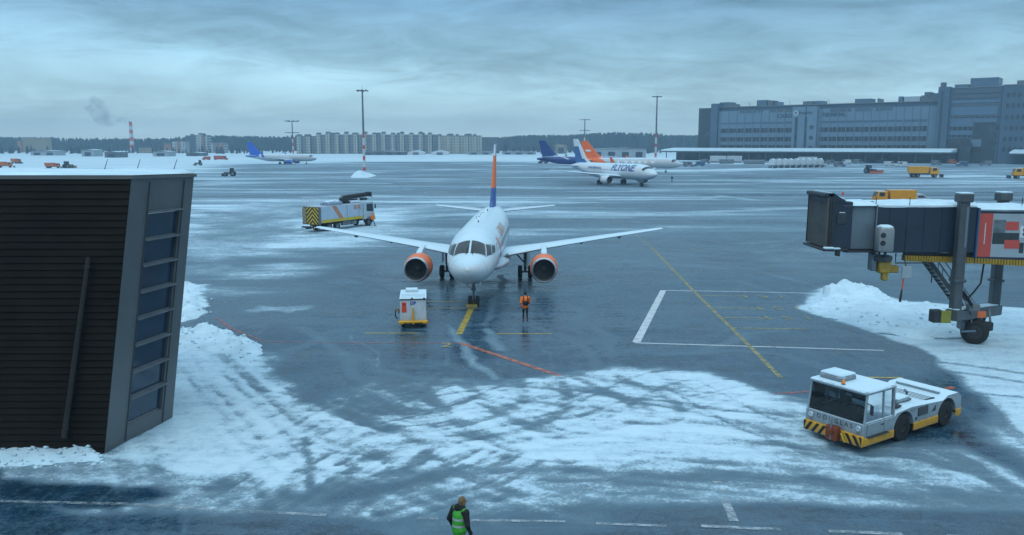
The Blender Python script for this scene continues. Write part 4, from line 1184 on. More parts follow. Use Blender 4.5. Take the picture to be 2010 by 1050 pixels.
# ================================================================== GROUND POWER UNIT
M_GPUW = mat('white_painted_steel', (.56, .64, .69), .38, 0, .10, 3, grime=.3, snow=.5, splash=(1.1, .4))
M_YEL = mat('yellow_vehicle_paint', (.78, .40, .012), .42, 0, .12, 3, grime=.25)
M_REDP = mat('red_panel', (.75, .07, .03), .4, 0, .1, 3)
M_BLUEL = mat('blue_lettering', (.03, .12, .38), .45, 0, .05, 3)
M_GREYV = mat('grey_vehicle_steel', (.14, .16, .18), .5, .2, .2, 3, grime=.2)
c = at(806, 646)
gpu = thing('ground_power_unit', 'white box trailer on yellow chassis with red panel standing beside the jet nose', 'ground power unit', (c.x, c.y + 1.5, 0), R(90 + 6))
# local +x points away from the camera (rear panel at x = -1.4)
mb = MB(); mb.box((0, 0, 1.07), (2.8, 1.46, 1.24), M_GPUW, .03); body = mb.build('body', gpu)
mb = MB(); mb.box((0, 0, 1.72), (2.86, 1.52, .06), M_GPUW, .02)
for i in range(3): mb.box((-1.0 + i * .42, 0, 1.765), (.2, 1.3, .03), M_GPUW, .01)
mb.build('lid', gpu)
mb = MB(); mb.box((.85, .1, 1.83), (.7, .7, .16), M_GPUW, .02); mb.build('exhaust_hood', gpu)
mb = MB(); mb.box((-1.41, 0, 1.675), (.03, 1.46, .05), M_DARK); mb.build('lid_seal', body)
mb = MB()
for y in (.05, -.62): mb.box((-1.43, y, 1.72), (.06, .10, .12), M_DARK, .01)
mb.build('latch', gpu)
mb = MB(); mb.box((-1.412, .50, 1.24), (.02, .26, .58), M_REDP, .008); mb.build('red_panel', gpu)
mb = MB(); mb.box((-1.424, .50, 1.40), (.012, .07, .10), M_DARK); mb.build('gauge', gpu)
mb = MB(); lettering(mb, 'DP', .26, lambda x, y: (-1.413, -x + .0, 1.46 + y), M_BLUEL, bold=.012); mb.build('lettering', body)
mb = MB(); mb.box((-1.50, 0, .42), (.2, 1.66, .14), M_YEL, .04); mb.box((-1.52, .66, .40), (.24, .30, .2), M_YEL, .05); mb.box((-1.52, -.66, .40), (.24, .30, .2), M_YEL, .05)
mb.box((1.45, 0, .42), (.14, 1.5, .14), M_YEL, .03); mb.box((0, .70, .40), (2.8, .10, .12), M_YEL, .02); mb.box((0, -.70, .40), (2.8, .10, .12), M_YEL, .02)
mb.build('chassis', gpu)
mb = MB(); mb.prism([(-.07, .36), (.07, .36), (.035, 1.22), (-.035, 1.22)], -1.55, -1.49, M_YEL, lambda x, y, z: (y, x, z)); mb.tube([(-1.52, 0, .40), (-1.58, 0, .30)], .06, M_YEL, 8); mb.build('tow_bar', gpu)
for x_ in (-.9, .9):
    for y_ in (-.58, .58):
        mb = MB(); wheel(mb, (x_, y_, .26), .26, .18); mb.build('wheel', gpu, 40)
mb = MB(); mb.tube([(-1.0, .78, 1.1), (-1.0, .98, 1.0), (-1.0, 1.02, .7), (-.7, .92, .45)], .035, M_DARK, 8); mb.tube([(-.5, .76, .9), (-.5, 1.05, .85), (-.4, 1.02, .6)], .03, mat('cable_cream', (.42, .36, .22), .6), 8); mb.build('cable', gpu, 40)
mb = MB(); mb.lathe([(0, .14), (.08, .16), (.14, .12)], (-.75, .76, .95), (0, 1, 0), mat('cable_cream', (.42, .36, .22), .6), 14); mb.build('cable_reel', gpu, 40)

# ================================================================== TOW TRACTOR
M_TUGW = mat('white_tractor_paint', (.27, .34, .38), .42, 0, .16, 2.5, grime=.6, snow=.62, splash=(1.0, .55))
M_TUGY = mat('amber_tractor_paint', (.72, .36, .008), .42, 0, .14, 2.5, grime=.5, splash=(.75, .6))
M_GLASS = glass_mat('cab_glass', (.55, .68, .74), .62)
M_INT = mat('cab_interior', (.03, .034, .038), .7, 0, .2, 5)
M_RUST = mat('rusty_hitch', (.22, .05, .02), .6, .2, .3, 8)
M_AMBER = mat('amber_beacon_lens', (1.0, .28, .01), .25)
ca, cb_, cc = at(1692, 892), at(1581, 855), at(1876, 829)
hd = ((ca + cb_) / 2 - (cc + (cb_ - ca))).normalized()
hd = (ca - cc).normalized()
rz = math.atan2(hd.y, hd.x)
lf = Vector((-hd.y, hd.x, 0))
TL, TW = 6.0, 2.3
front_mid = (ca + cb_) / 2
org = front_mid - hd * TL
tug = thing('aircraft_tractor', 'white and amber aircraft tow tractor with hazard-striped bumper and snow on its cab roof', 'tow tractor', (org.x, org.y, 0), rz)
hw = TW / 2
def arch(cx, r, n=12, a0=0, a1=180): return [(cx + r * math.cos(R(a1 - (a1 - a0) * i / n)), .50 + r * math.sin(R(a1 - (a1 - a0) * i / n))) for i in range(n + 1)]
FX, RX = TL - 2.30, .95
def side_profile(base):
    pts = [(.0, base)]
    pts += [p for p in [(RX - .60, base)]] + [q for q in arch(RX, .60) if q[1] >= base] + [(RX + .60, base)]
    pts += [(FX - .60, base)] + [q for q in arch(FX, .60) if q[1] >= base] + [(FX + .60, base)]
    pts += [(TL, base)]
    return pts
low = side_profile(.52)
body_poly = low + [(TL, 1.02), (TL - 1.72, 1.02), (TL - 1.86, 1.12), (FX - .45, 1.18), (2.2, 1.12), (1.25, 1.06), (.95, 1.20), (.25, 1.20), (.0, 1.02)]
mb = MB(); mb.prism(body_poly, -hw, hw, M_TUGW); tb = mb.build('body', tug, 30)
# amber skirt along both sides
skirt = []
for sy in (-1, 1):
    for (x0, x1, k0, k1) in ((FX + .60, TL, 0, 0), (RX + .60, FX - .60, 0, 0), (0, RX - .60, 0, 0)):
        s = MB(); s.box(((x0 + x1) / 2, sy * (hw + .008), .43), (x1 - x0, .05, .27), M_TUGY, .01); s.build('side_skirt', tug)
mb = MB(); mb.box((TL - .42, 0, .42), (.8, TW - .06, .28), M_DARK); mb.box((2.3, 0, .45), (1.4, TW - .12, .3), M_DARK); mb.box((TL / 2, 0, .55), (TL - .5, 1.0, .3), M_DARK); mb.build('underframe', tug)
# hazard bumper: amber with black slanted bars meeting in the middle
mb = MB(); mb.box((TL + .05, 0, .45), (.12, TW + .02, .36), M_TUGY, .02); 
for sy in (-1, 1):
    for k in range(4):
        y0 = .22 + k * .27
        a = lambda y: max(min(y, hw - .01), 0) * sy
        mb.add([(TL + .114, a(y0), .62), (TL + .114, a(y0 + .13), .62), (TL + .114, a(y0 + .13 + .22), .28), (TL + .114, a(y0 + .22), .28)] if True else [], [(0, 1, 2, 3)], M_BLACK)
mb.build('bumper', tug, recalc=False)
mb = MB(); mb.box((TL + .22, .12, .52), (.26, .46, .5), M_RUST, .04); mb.box((TL + .38, .12, .60), (.12, .16, .2), M_RUST, .03); mb.tube([(TL + .33, .12, .3), (TL + .33, .12, .95)], .035, M_STEEL, 8)
mb.build('tow_hitch', tug)
mb = MB(); mb.tube([(TL + .16, .55, .3), (TL + .2, .5, .42), (TL + .2, .42, .6)], .035, mat('hose_yellow', (.55, .42, .06), .5), 8); mb.build('hose', tug, 40)
mb = MB(); lettering(mb, 'DOUGLAS', .23, lambda x, y: (TL + .004, x, .87 + y), mat('worn_lettering', (.05, .06, .07), .5, 0, .5, 6), space=1.5, bold=.004); mb.build('lettering', tb)
for sy in (-1, 1):
    mb = MB(); mb.lathe([(0, .11), (.03, .11), (.05, .085), (.045, .001)], (TL, sy * (hw - .22), .86), (1, 0, 0), M_CHROME, 16); mb.lathe([(0, .05), (.02, .05), (.025, .01)], (TL, sy * (hw - .22), .72), (1, 0, 0), M_STEEL, 12); mb.build('headlight', tug, 40)
# cab
ZB, ZR = 1.02, 2.02
CX0, CX1 = TL - 1.72, TL - .02
XR = CX1 - .14                                              # windscreen leans back
def pil(a, b, w=.07): cabf.bar(a, b, w, w, M_TUGW, .01)
cabf = MB()
for sy in (-1, 1):
    yb = sy * (hw - .05); yt = sy * (hw - .08)
    pil((CX1 - .03, yb, ZB), (XR, yt, ZR)); pil((CX0 + .62, yb, ZB), (CX0 + .62, yt, ZR), .06); pil((CX0 + .04, yb, ZB), (CX0 + .04, yt, ZR), .09)
    cabf.bar((CX0 + .05, yb, ZB + .02), (CX1 - .05, yb, ZB + .02), .06, .08, M_TUGW, .01)
cabf.bar((CX0 + .04, -hw + .05, ZB + .03), (CX0 + .04, hw - .05, ZB + .03), .07, .1, M_TUGW)
cabf.build('cab_frame', tug)
mb = MB(); mb.box(((CX0 + XR) / 2 + .02, 0, ZR + .06), (XR - CX0 + .16, TW - .04, .14), M_TUGW, .045); rf = mb.build('cab_roof', tug)
mb = MB(); mb.box((XR - .62, -.50, ZR + .21), (.86, .92, .19), mat('roof_unit_grey', (.20, .23, .26), .45, 0, .1, 3, snow=.35), .05); mb.box((XR - .62, -.50, ZR + .33), (.82, .88, .08), M_SNOW, .035); mb.build('roof_air_unit', tug)
mb = MB(); mb.lathe([(0, .07), (.03, .07), (.032, .05)], (XR - .08, .10, ZR + .13), (0, 0, 1), M_DARK, 14); bc = mb.build('beacon_base', tug, 40)
mb = MB(); mb.lathe([(.03, .055), (.13, .05), (.16, .03), (.165, .001)], (XR - .08, .10, ZR + .13), (0, 0, 1), M_AMBER, 14); mb.build('beacon', tug, 40)
def pane(vs, nm='window'):
    m_ = MB(); m_.add(vs, [(0, 1, 2, 3)], M_GLASS); return m_.build(nm, tug, recalc=False)
yw = hw - .055
pane([(CX1 - .03, -yw, ZB + .05), (CX1 - .03, yw, ZB + .05), (XR + .02, yw - .03, ZR), (XR + .02, -yw + .03, ZR)], 'windscreen')
for sy in (-1, 1):
    pane([(CX0 + .66, sy * yw, ZB + .05), (CX1 - .08, sy * yw, ZB + .05), (XR - .03, sy * (yw - .03), ZR), (CX0 + .66, sy * (yw - .03), ZR)], 'side_window')
    pane([(CX0 + .08, sy * yw, ZB + .05), (CX0 + .60, sy * yw, ZB + .05), (CX0 + .60, sy * (yw - .03), ZR), (CX0 + .08, sy * (yw - .03), ZR)], 'quarter_window')
pane([(CX0 + .02, -yw, ZB + .05), (CX0 + .02, yw, ZB + .05), (CX0 + .02, yw - .03, ZR), (CX0 + .02, -yw + .03, ZR)], 'rear_window')
mb = MB(); mb.box((CX1 - .35, 0, ZB + .06), (.5, TW - .3, .14), M_INT, .03); mb.box(((CX0 + CX1) / 2, 0, ZB + .01), (1.5, TW - .2, .05), M_INT); mb.build('dashboard', tug)
for sy in (-1, 1):
    mb = MB(); mb.box((CX0 + .55, sy * .55, ZB + .16), (.45, .48, .14), M_INT, .05); mb.box((CX0 + .32, sy * .55, ZB + .46), (.14, .46, .6), M_INT, .05); mb.build('seat', tug)
mb = MB()
ringp = [(CX1 - .62 + .12 * math.cos(a) * .6, .55 + .19 * math.sin(a), ZB + .32 + .19 * math.cos(a) * .7) for a in [2 * math.pi * k / 18 for k in range(19)]]
mb.tube(ringp, .018, M_BLACK, 6, cap=False); mb.tube([(CX1 - .62, .55, ZB + .32), (CX1 - .45, .55, ZB + .1)], .025, M_BLACK, 6); mb.build('steering_wheel', tug, 50)
mb = MB(); mb.box((XR - .12, .30, ZR - .18), (.05, .24, .11), mat('mirror_back', (.6, .66, .7), .3), .03); mb.tube([(XR - .1, .30, ZR - .12), (XR - .08, .30, ZR)], .012, M_DARK, 6); mb.build('inside_mirror', tug)
mb = MB(); mb.box((CX1 - .1, hw + .14, ZB + .55), (.06, .12, .34), M_DARK, .02); mb.tube([(CX1 - .1, hw - .05, ZB + .75), (CX1 - .1, hw + .14, ZB + .72)], .015, M_DARK, 6); mb.build('wing_mirror', tug)
mb = MB()
for (x0, x1, z0, z1) in ((CX0 + .60, CX0 + .615, .55, ZB + .05), (CX1 - .12, CX1 - .105, .55, ZB + .05)):
    for sy in (-1, 1): mb.box(((x0 + x1) / 2, sy * (hw + .002), (z0 + z1) / 2), (x1 - x0, .006, z1 - z0), M_DARK)
mb.build('door_seam', tb)
for sy in (-1, 1):
    mb = MB(); mb.box((CX0 + .72, sy * (hw + .02), ZB - .12), (.14, .03, .035), M_DARK, .01); mb.build('door_handle', tug)
    mb = MB(); mb.box((CX0 + 1.0, sy * (hw + .045), .585), (1.15, .14, .03), M_DARK, .01); mb.build('step', tug)
    mb = MB(); mb.box((2.55, sy * (hw + .008), .92), (.62, .03, .30), M_DARK)
    for k in range(5): mb.box((2.55, sy * (hw + .026), .81 + k * .055), (.58, .01, .018), M_GREYV)
    mb.build('grille', tug)
    mb = MB(); mb.prism([(1.72, .78), (1.98, .78), (1.72, 1.0)], sy * (hw + .004) - .004, sy * (hw + .004) + .004, M_DARK); mb.build('badge_marking', tb)
    mb = MB(); mb.box((2.95, sy * (hw + .01), .70), (.10, .03, .10), M_DARK, .02); mb.build('fuel_cap', tug)
    for cx in (FX, RX):
        mb = MB(); wheel(mb, (cx, sy * (hw - .20), .50), .50, .36, hub=M_BLACK); mb.build('wheel', tug, 40)
mb = MB(); mb.box((1.75, 0, 1.085), (.95, 1.7, .03), M_DARK); 
for k in range(6): mb.box((1.36 + k * .155, 0, 1.11), (.07, 1.6, .02), M_TUGW)
mb.build('engine_grille', tug)
mb = MB(); mb.box((3.02, -.1, 1.20), (1.1, 1.5, .05), M_DARK); mb.box((3.75, 0, 1.22), (.35, 1.9, .06), M_DARK); mb.build('deck_recess', tug)
mb = MB(); mb.box((3.05, .45, 1.29), (.8, .5, .16), M_TUGW, .03); mb.build('battery_box', tug)
mb = MB(); mb.tube([(2.2, -.7, 1.15), (2.2, -.7, 1.36), (2.9, -.7, 1.36), (2.9, -.7, 1.2)], .03, M_DARK, 6); mb.tube([(2.2, -.2, 1.15), (2.25, -.2, 1.30), (2.8, -.15, 1.28)], .04, M_BLACK, 6); mb.build('hose_rack', tug, 40)
mb = MB(); mb.box((.98, 0, 1.235), (.10, 1.7, .10), M_TUGW, .02); mb.build('rear_rail', tug)
mb = MB(); mb.tube([(2.45, .45, 1.12), (2.45, .45, 1.42), (2.6, .45, 1.5)], .05, M_STEEL, 10); mb.build('exhaust_pipe', tug, 40)
for sy in (-1, 1):
    mb = MB(); mb.box((-.012, sy * .9, .95), (.03, .18, .12), M_REDP, .01); mb.build('tail_lamp', tug)
mb = MB(); mb.box((-.02, sy * 0, .46), (.1, TW, .3), M_TUGY, .02); mb.build('rear_bumper', tug)
mb = MB(); lettering(mb, 'AO 77', .13, lambda x, y: (FX - .55 - 0 + x * -1, hw + .004, 1.05 + y), M_DARK); lettering(mb, 'AO 77', .13, lambda x, y: (FX - .95 + x, -hw - .004, .98 + y), M_DARK); mb.build('number_marking', tb)
mb = MB(); lettering(mb, 'VNU', .24, lambda x, y: (CX0 + 1.05 + x, -hw - .004, .80 + y), M_REDP); mb.build('lettering', tb)

# ================================================================== DE-ICING TRUCK
M_TRW = mat('truck_body_white', (.46, .56, .66), .4, 0, .08, 1.5, grime=.3, splash=(2.2, .5))
M_TRY = mat('truck_yellow', (.60, .44, .03), .5, 0, .2, 2, grime=.4)
c0 = at(627, 457)
th = Vector((.49, .87, 0)).normalized(); tl_ = Vector((-th.y, th.x, 0))
to = c0 + tl_ * 1.25
truck = thing('deicing_truck', 'white de-icing truck with yellow stripe, chevron rear and folded boom over its cab', 'truck', (to.x, to.y, 0), math.atan2(th.y, th.x))
mb = MB(); mb.box((5.2, 0, .85), (9.8, .9, .28), M_DARK); mb.box((5.0, -1.0, .75), (1.6, .4, .5), M_GREYV, .03); mb.box((6.4, -1.0, .72), (.8, .4, .45), M_STEEL, .05); mb.build('chassis', truck)
mb = MB(); mb.box((4.2, 0, 2.05), (7.6, 2.5, 1.95), M_TRW, .03); tbx = mb.build('tank_body', truck)
for sy in (-1, 1):
    mb = MB(); mb.box((4.2, sy * 1.262, 1.26), (7.5, .02, .34), M_TRY); mb.build('yellow_stripe', tbx)
    mb = MB(); mb.prism([(2.3, 3.0), (3.0, 3.0), (4.4, 1.3), (3.7, 1.3)], sy * 1.266 - .004, sy * 1.266 + .004, mat('faded_orange_stripe', (.55, .22, .12), .5)); mb.build('orange_stripe', tbx)
    mb = MB(); lettering(mb, 'RVK', .75, lambda x, y: (6.95 + x * (-sy), sy * 1.268, 2.55 + y), mat('faded_orange_stripe', (.55, .22, .12), .5), bold=.02); mb.build('lettering', tbx)
    mb = MB(); mb.box((5.0, sy * 1.262, 2.2), (.03, .01, 1.6), M_DARK); mb.box((7.2, sy * 1.262, 2.2), (.03, .01, 1.6), M_DARK); mb.build('panel_seam', tbx)
mb = MB(); mb.box((.19, 0, 1.95), (.36, 2.5, 2.1), M_GREYV, .03); cabn = mb.build('rear_cabinet', truck)
mb = MB(); mb.box((-.02, 0, 1.95), (.03, 2.46, 2.06), M_BLACK); brd = mb.build('chevron_board', truck)
mb = MB()
for k in range(-2, 5):
    for sy in (-1, 1):
        z0 = 1.0 + k * .50
        q = []
        for (y, z) in ((0, z0 + 1.0), (0, z0 + 1.24), (sy * .92, z0 + .32), (sy * .92, z0 + .08)): q.append((y - .3, z))
        # clip to the board
        def clip(poly, lo, f):
            out = []
            for i in range(len(poly)):
                a, b = poly[i], poly[(i + 1) % len(poly)]
                ia, ib = f(a) >= lo, f(b) >= lo
                if ia: out.append(a)
                if ia != ib:
                    t = (lo - f(a)) / (f(b) - f(a)); out.append((a[0] + (b[0] - a[0]) * t, a[1] + (b[1] - a[1]) * t))
            return out
        q = clip(q, .95, lambda p: p[1]); q = clip(q, -2.95, lambda p: -p[1]) if q else q
        if len(q) >= 3: mb.add([(-.040, y, z) for y, z in q], [tuple(range(len(q)))], M_TRY)
mb.build('chevron_marking', brd, recalc=False)
mb = MB(); mb.box((-.06, .95, 1.95), (.04, .62, 2.06), M_GREYV, .01)
for k in range(5): mb.bar((-.084, .70, 1.05 + k * .38), (-.084, 1.2, 1.40 + k * .38), .008, .09, M_TRY)
mb.build('cabinet_door', truck)
mb = MB(); mb.box((-.2, 0, .62), (.5, 2.3, .14), M_DARK, .02); mb.box((.3, -.7, .5), (.7, .5, .3), M_DARK, .05); mb.box((.3, .7, .5), (.7, .5, .3), M_DARK, .05); mb.build('rear_step', truck)
mb = MB()
for x_ in (.05, .6, 1.15, 1.7):
    for sy in (-1, 1): mb.tube([(x_, sy * 1.2, 3.0), (x_, sy * 1.2, 4.05)], .028, M_GPUW, 6)
for z in (3.5, 4.05):
    for sy in (-1, 1): mb.tube([(.05, sy * 1.2, z), (1.7, sy * 1.2, z)], .028, M_GPUW, 6)
    mb.tube([(.05, -1.2, z), (.05, 1.2, z)], .028, M_GPUW, 6)
mb.build('handrail', truck, 40)
mb = MB(); rr = []
for x_, r_ in ((2.3, .1), (2.4, .42), (2.9, .55), (4.4, .58), (4.9, .42), (5.0, .1)): rr.append([Vector((x_, 1.0 * r_ / .58 * math.cos(a), 3.05 + max(0, r_ * math.sin(a)))) for a in [2 * math.pi * k / 20 for k in range(20)]])
mb.loft(rr, mat('tank_cover_blue', (.16, .24, .34), .5, 0, .2, 2, snow=.3)); mb.build('tank_cover', truck, 40)
mb = MB(); mb.lathe([(0, .5), (.25, .5), (.3, .3), (.6, .26)], (6.3, 0, 3.05), (0, 0, 1), M_DARK, 16, cap=True); mb.box((5.7, 0, 3.55), (.9, .5, .5), M_DARK, .06); mb.build('turret', truck, 40)
bm_ = MB()
for dy in (-.22, .22):
    for dz in (-.2, .2): bm_.tube([(5.6, dy, 3.75 + dz), (10.5, dy, 3.95 + dz)], .06, M_DARK, 6)
for k in range(10):
    x0 = 5.6 + k * .48; z0 = 3.75 + .2 * (x0 - 5.6) / 4.9
    for dy in (-.22, .22): bm_.tube([(x0, dy, z0 - .2), (x0 + .467, dy, z0 + .25)], .03, M_DARK, 5)
    bm_.tube([(x0, -.22, z0 + .2), (x0 + .467, .22, z0 + .25)], .025, M_DARK, 5)
bm_.box((8.0, 0, 3.85), (4.4, .30, .2), M_DARK, .03, rot=Matrix.Rotation(-R(2), 3, 'Y'))
bm_.build('boom', truck)
mb = MB(); mb.box((10.65, 0, 3.95), (.35, .9, .6), M_DARK, .05); mb.tube([(10.75, -.4, 3.8), (10.95, -.4, 3.5)], .05, M_STEEL, 6); mb.build('spray_head', truck)
mb = MB(); mb.box((7.3, .1, 3.42), (2.3, .35, .16), M_DARK, .03); mb.box((9.4, -.2, 3.42), (.9, .6, .3), M_DARK, .05); mb.build('boom_rest', truck)
cabp = [(8.15, .95), (10.25, .95), (10.3, 1.7), (10.1, 2.95), (9.9, 3.1), (8.15, 3.1)]
mb = MB(); mb.prism(cabp, -1.2, 1.2, mat('truck_cab_pale_blue', (.45, .56, .62), .38, 0, .06, 2, snow=.4)); cabm = mb.build('cab', truck)
for sy in (-1, 1):
    mb = MB(); mb.prism([(8.75, 1.95), (10.05, 1.85), (9.95, 2.85), (8.75, 2.85)], sy * 1.205 - .012, sy * 1.205 + .012, M_WIND); mb.build('cab_window', cabm)
    mb = MB(); mb.box((10.2, sy * 1.42, 2.5), (.1, .2, .55), M_DARK, .03); mb.build('wing_mirror', truck)
mb = MB(); mb.add([(10.31, -1.05, 1.8), (10.31, 1.05, 1.8), (10.13, 1.05, 2.88), (10.13, -1.05, 2.88)], [(0, 1, 2, 3)], M_WIND); mb.build('windscreen', cabm, recalc=False)
mb = MB(); mb.box((10.30, 0, 1.0), (.3, 2.45, .55), M_TRY, .05); mb.box((9.9, -1.22, 1.05), (.7, .06, .6), M_TRY, .02); mb.build('front_bumper', truck)
for cx in (1.9, 3.3, 9.2):
    for sy in (-1, 1):
        mb = MB(); wheel(mb, (cx, sy * 1.0, .52), .52, .36, hub=M_GREYV); mb.build('wheel', truck, 40)
for sy in (-1, 1):
    mb = MB(); mb.prism([(9.2 + .66 * math.cos(R(a)), .52 + .66 * math.sin(R(a))) for a in range(0, 181, 15)] + [(9.2 + .58 * math.cos(R(a)), .52 + .58 * math.sin(R(a))) for a in range(180, -1, -15)], sy * 1.02 - .22, sy * 1.02 + .22, M_DARK); mb.build('mudguard', truck)

# ================================================================== JET BRIDGE
M_JB = mat('dark_blue_bridge_panel', (.017, .033, .060), .45, .1, .25, .7, grime=.15)
M_JBL = mat('grey_blue_bridge_panel', (.13, .18, .22), .45, .1, .15, .7, grime=.15)
M_JBC = mat('bridge_column', (.075, .09, .10), .5, .2, .2, 1.5, grime=.2)
M_CANV = mat('bellows_canvas', (.085, .095, .10), .8, 0, .3, 1.5, snow=.12)
M_YCH = mat('cable_chain_yellow', (.36, .24, .03), .55, 0, .25, 3)
jb = thing('jet_bridge', 'dark blue jet bridge with canvas bellows, red advertising panel and snow along its roof', 'jet bridge')
YN, YF = 40.4, 43.2
def JX(px, y=YN): return (px - 1005) / FOC * (y * math.cos(R(PITCH)) + 4.2 * math.sin(R(PITCH)))
def JZ(py, y=YN): return on_y(1005, py, y).z
def jslab(nm, px0, px1, py0, py1, m, y0=YN, y1=YF, bev=.03, parent=jb):
    x0, x1, z0, z1 = JX(px0), JX(px1), JZ(py1), JZ(py0)
    b = MB(); b.box(((x0 + x1) / 2, (y0 + y1) / 2, (z0 + z1) / 2), (x1 - x0, y1 - y0, z1 - z0), m, bev); return b.build(nm, parent)
outer = jslab('outer_tunnel', 1720, 1916, 404, 496, M_JB)
mid = jslab('rotunda_panel', 1671, 1720, 401, 490, M_JBL, YN + .12, YF - .1)
cabx = jslab('cab', 1628, 1671, 396, 489, M_JB, YN - .05, YF - .3)
b = MB()                                                    # ribs of the outer tunnel
for px in range(1745, 1915, 34): b.box((JX(px), YN - .012, (JZ(404) + JZ(496)) / 2), (.03, .03, JZ(404) - JZ(496) - .1), M_JB, .008)
b.build('panel_ribs', outer)
b = MB()                                                    # bellows: folded canvas at the aircraft end
n = 5; xa, xb = JX(1619), JX(1631)
for (yy, s) in ((YN - .1, -1), (YF - .2, 1)):
    vs = []
    for i in range(n + 1):
        xx = xa + (xb - xa) * i / n; off = (.14 if i % 2 else -.06) * s
        dz = .05 * math.sin(i * 2.1)
        vs += [(xx, yy + off, JZ(486) + dz), (xx + .02, yy + off * .7, JZ(388) + dz + 0)]
    b.add(vs, [(2 * i, 2 * i + 2, 2 * i + 3, 2 * i + 1) for i in range(n)], M_CANV)
vs = []
for i in range(n + 1):
    xx = xa + (xb - xa) * i / n; dz = (.08 if i % 2 else -.03)
    vs += [(xx, YN - .1, JZ(388) + dz), (xx, YF - .2, JZ(388) + dz)]
b.add(vs, [(2 * i, 2 * i + 2, 2 * i + 3, 2 * i + 1) for i in range(n)], M_CANV)
vs = []
for i in range(15):
    yy = YN - .05 + (YF - YN - .2) * i / 14; xo = (.14 if i % 2 else 0)
    vs += [(xa + .06 + xo, yy, JZ(486)), (xa + .06 + xo, yy, JZ(388))]
b.add(vs, [(2 * i, 2 * i + 2, 2 * i + 3, 2 * i + 1) for i in range(14)], M_CANV)
b.build('bellows', jb, recalc=False)
b = MB(); b.box((JX(1624), (YN + YF) / 2 - .2, JZ(383)), (.5, 2.6, .2), M_JB, .04); b.prism([(JX(1622), JZ(397)), (JX(1658), JZ(397)), (JX(1652), JZ(392)), (JX(1632), JZ(379)), (JX(1622), JZ(379))], YN - .1, YF - .3, M_JB)
b.build('cab_hood', jb)
b = MB(); b.box((JX(1643), (YN + YF) / 2 - .2, JZ(386)), (.85, 2.4, .06), M_SNOW, .02, rot=Matrix.Rotation(R(24), 3, 'Y')); b.build('hood_snow', jb)
for px in (1632, 1658):
    b = MB(); q = (JX(px), YN + .5, JZ(384)); b.tube([q, (q[0], q[1], q[2] + .14)], .05, mat('red_lamp_lens', (.7, .05, .03), .3), 10); b.build('warning_lamp', jb, 40)
b = MB(); b.box((JX(1640), (YN + YF) / 2 - .2, JZ(490)), (JX(1664) - JX(1614), 2.9, .12), M_DARK, .03); b.box((JX(1690), YN + 1, JZ(493)), (JX(1722) - JX(1658), 2.4, .10), M_DARK, .02)
b.box((JX(1645), YN - .1, JZ(497)), (.18, .3, .25), M_DARK, .03); fl = b.build('cab_floor', jb)
b = MB(); b.box((JX(1626), YN - .16, JZ(486)), (.5, .3, .12), M_SNOW, .055); b.box((JX(1641), YN - .16, JZ(487)), (.4, .26, .09), M_SNOW, .045); b.build('floor_snow', jb)
b = MB(); b.box((JX(1650), YN - .08, JZ(417)), (.28, .03, .05), M_GPUW, .01); b.build('cab_lamp', jb)
b = MB(); b.box((JX(1650), YN - .08, JZ(430)), (.5, .04, .5), M_WIND, .02); b.build('cab_window', jb)
b = MB(); b.tube([(JX(1719), YN - .02, JZ(402)), (JX(1719), YN - .02, JZ(490))], .04, M_STEEL, 8); b.build('corner_post', jb, 40)
# inner tunnel and advertising panel, a little narrower; runs out of view towards the terminal
xi0, xi1 = JX(1916), 33.0
def ypl(x): return YN + .18 - (x - xi0) * .16              # it swings towards the terminal
b = MB()
zt, zb = JZ(412), JZ(509)
b.add([(xi0, ypl(xi0), zb), (xi1, ypl(xi1), zb), (xi1, ypl(xi1), zt), (xi0, ypl(xi0), zt), (xi0, YF - .2, zb), (xi1, ypl(xi1) + 2.5, zb), (xi1, ypl(xi1) + 2.5, zt), (xi0, YF - .2, zt)],
      [(0, 1, 2, 3), (4, 5, 6, 7), (0, 1, 5, 4), (2, 3, 7, 6), (0, 3, 7, 4), (1, 2, 6, 5)], M_JB)
inn = b.build('inner_tunnel', jb)
def AD(u, v, o=.02):                                        # u metres along, v 0..1 up the panel
    x_ = xi0 + .16 + u; return Vector((x_ + 0 * o, ypl(x_) - o, zb + .12 + v * (zt - zb - .30)))
def adq(b, u0, u1, v0, v1, m, o): b.add([AD(u0, v0, o), AD(u1, v0, o), AD(u1, v1, o), AD(u0, v1, o)], [(0, 1, 2, 3)], m)
M_ADR = mat('advert_red', (.50, .075, .06), .45, 0, .06, 2)
M_ADG = mat('advert_pale_grey', (.30, .37, .42), .45, 0, .12, 2)
M_ADD = mat('advert_dark', (.03, .045, .05), .45, 0, .35, 3)
b = MB(); adq(b, 0, 6.5, 0, 1, M_ADG, .02); ad = b.build('advert_panel', jb, recalc=False)
b = MB(); adq(b, 0, .66, 0, 1, M_ADR, .026); adq(b, 1.26, 1.85, .62, .82, M_ADR, .030); adq(b, 1.26, 1.95, .20, .40, M_ADR, .030); b.build('red_panel_marking', ad, recalc=False)
b = MB()
adq(b, .70, 1.9, .30, .56, M_ADD, .026); adq(b, .70, 1.25, .56, .86, mat('advert_mid', (.12, .16, .18), .45, 0, .5, 4), .026); adq(b, 1.95, 2.15, .10, .34, M_ADD, .026); adq(b, 2.6, 4.4, .2, .8, M_ADD, .026)
b.build('picture_marking', ad, recalc=False)
b = MB(); adq(b, 1.93, 2.5, .46, .72, mat('advert_white', (.6, .66, .7), .45), .030)
b.build('white_label', ad, recalc=False)
b = MB()
for v in (.50, .60):
    for u in (2.05, 2.17): adq(b, u, u + .07, v, v + .07, M_ADD, .036)
b.build('dot_marking', ad, recalc=False)

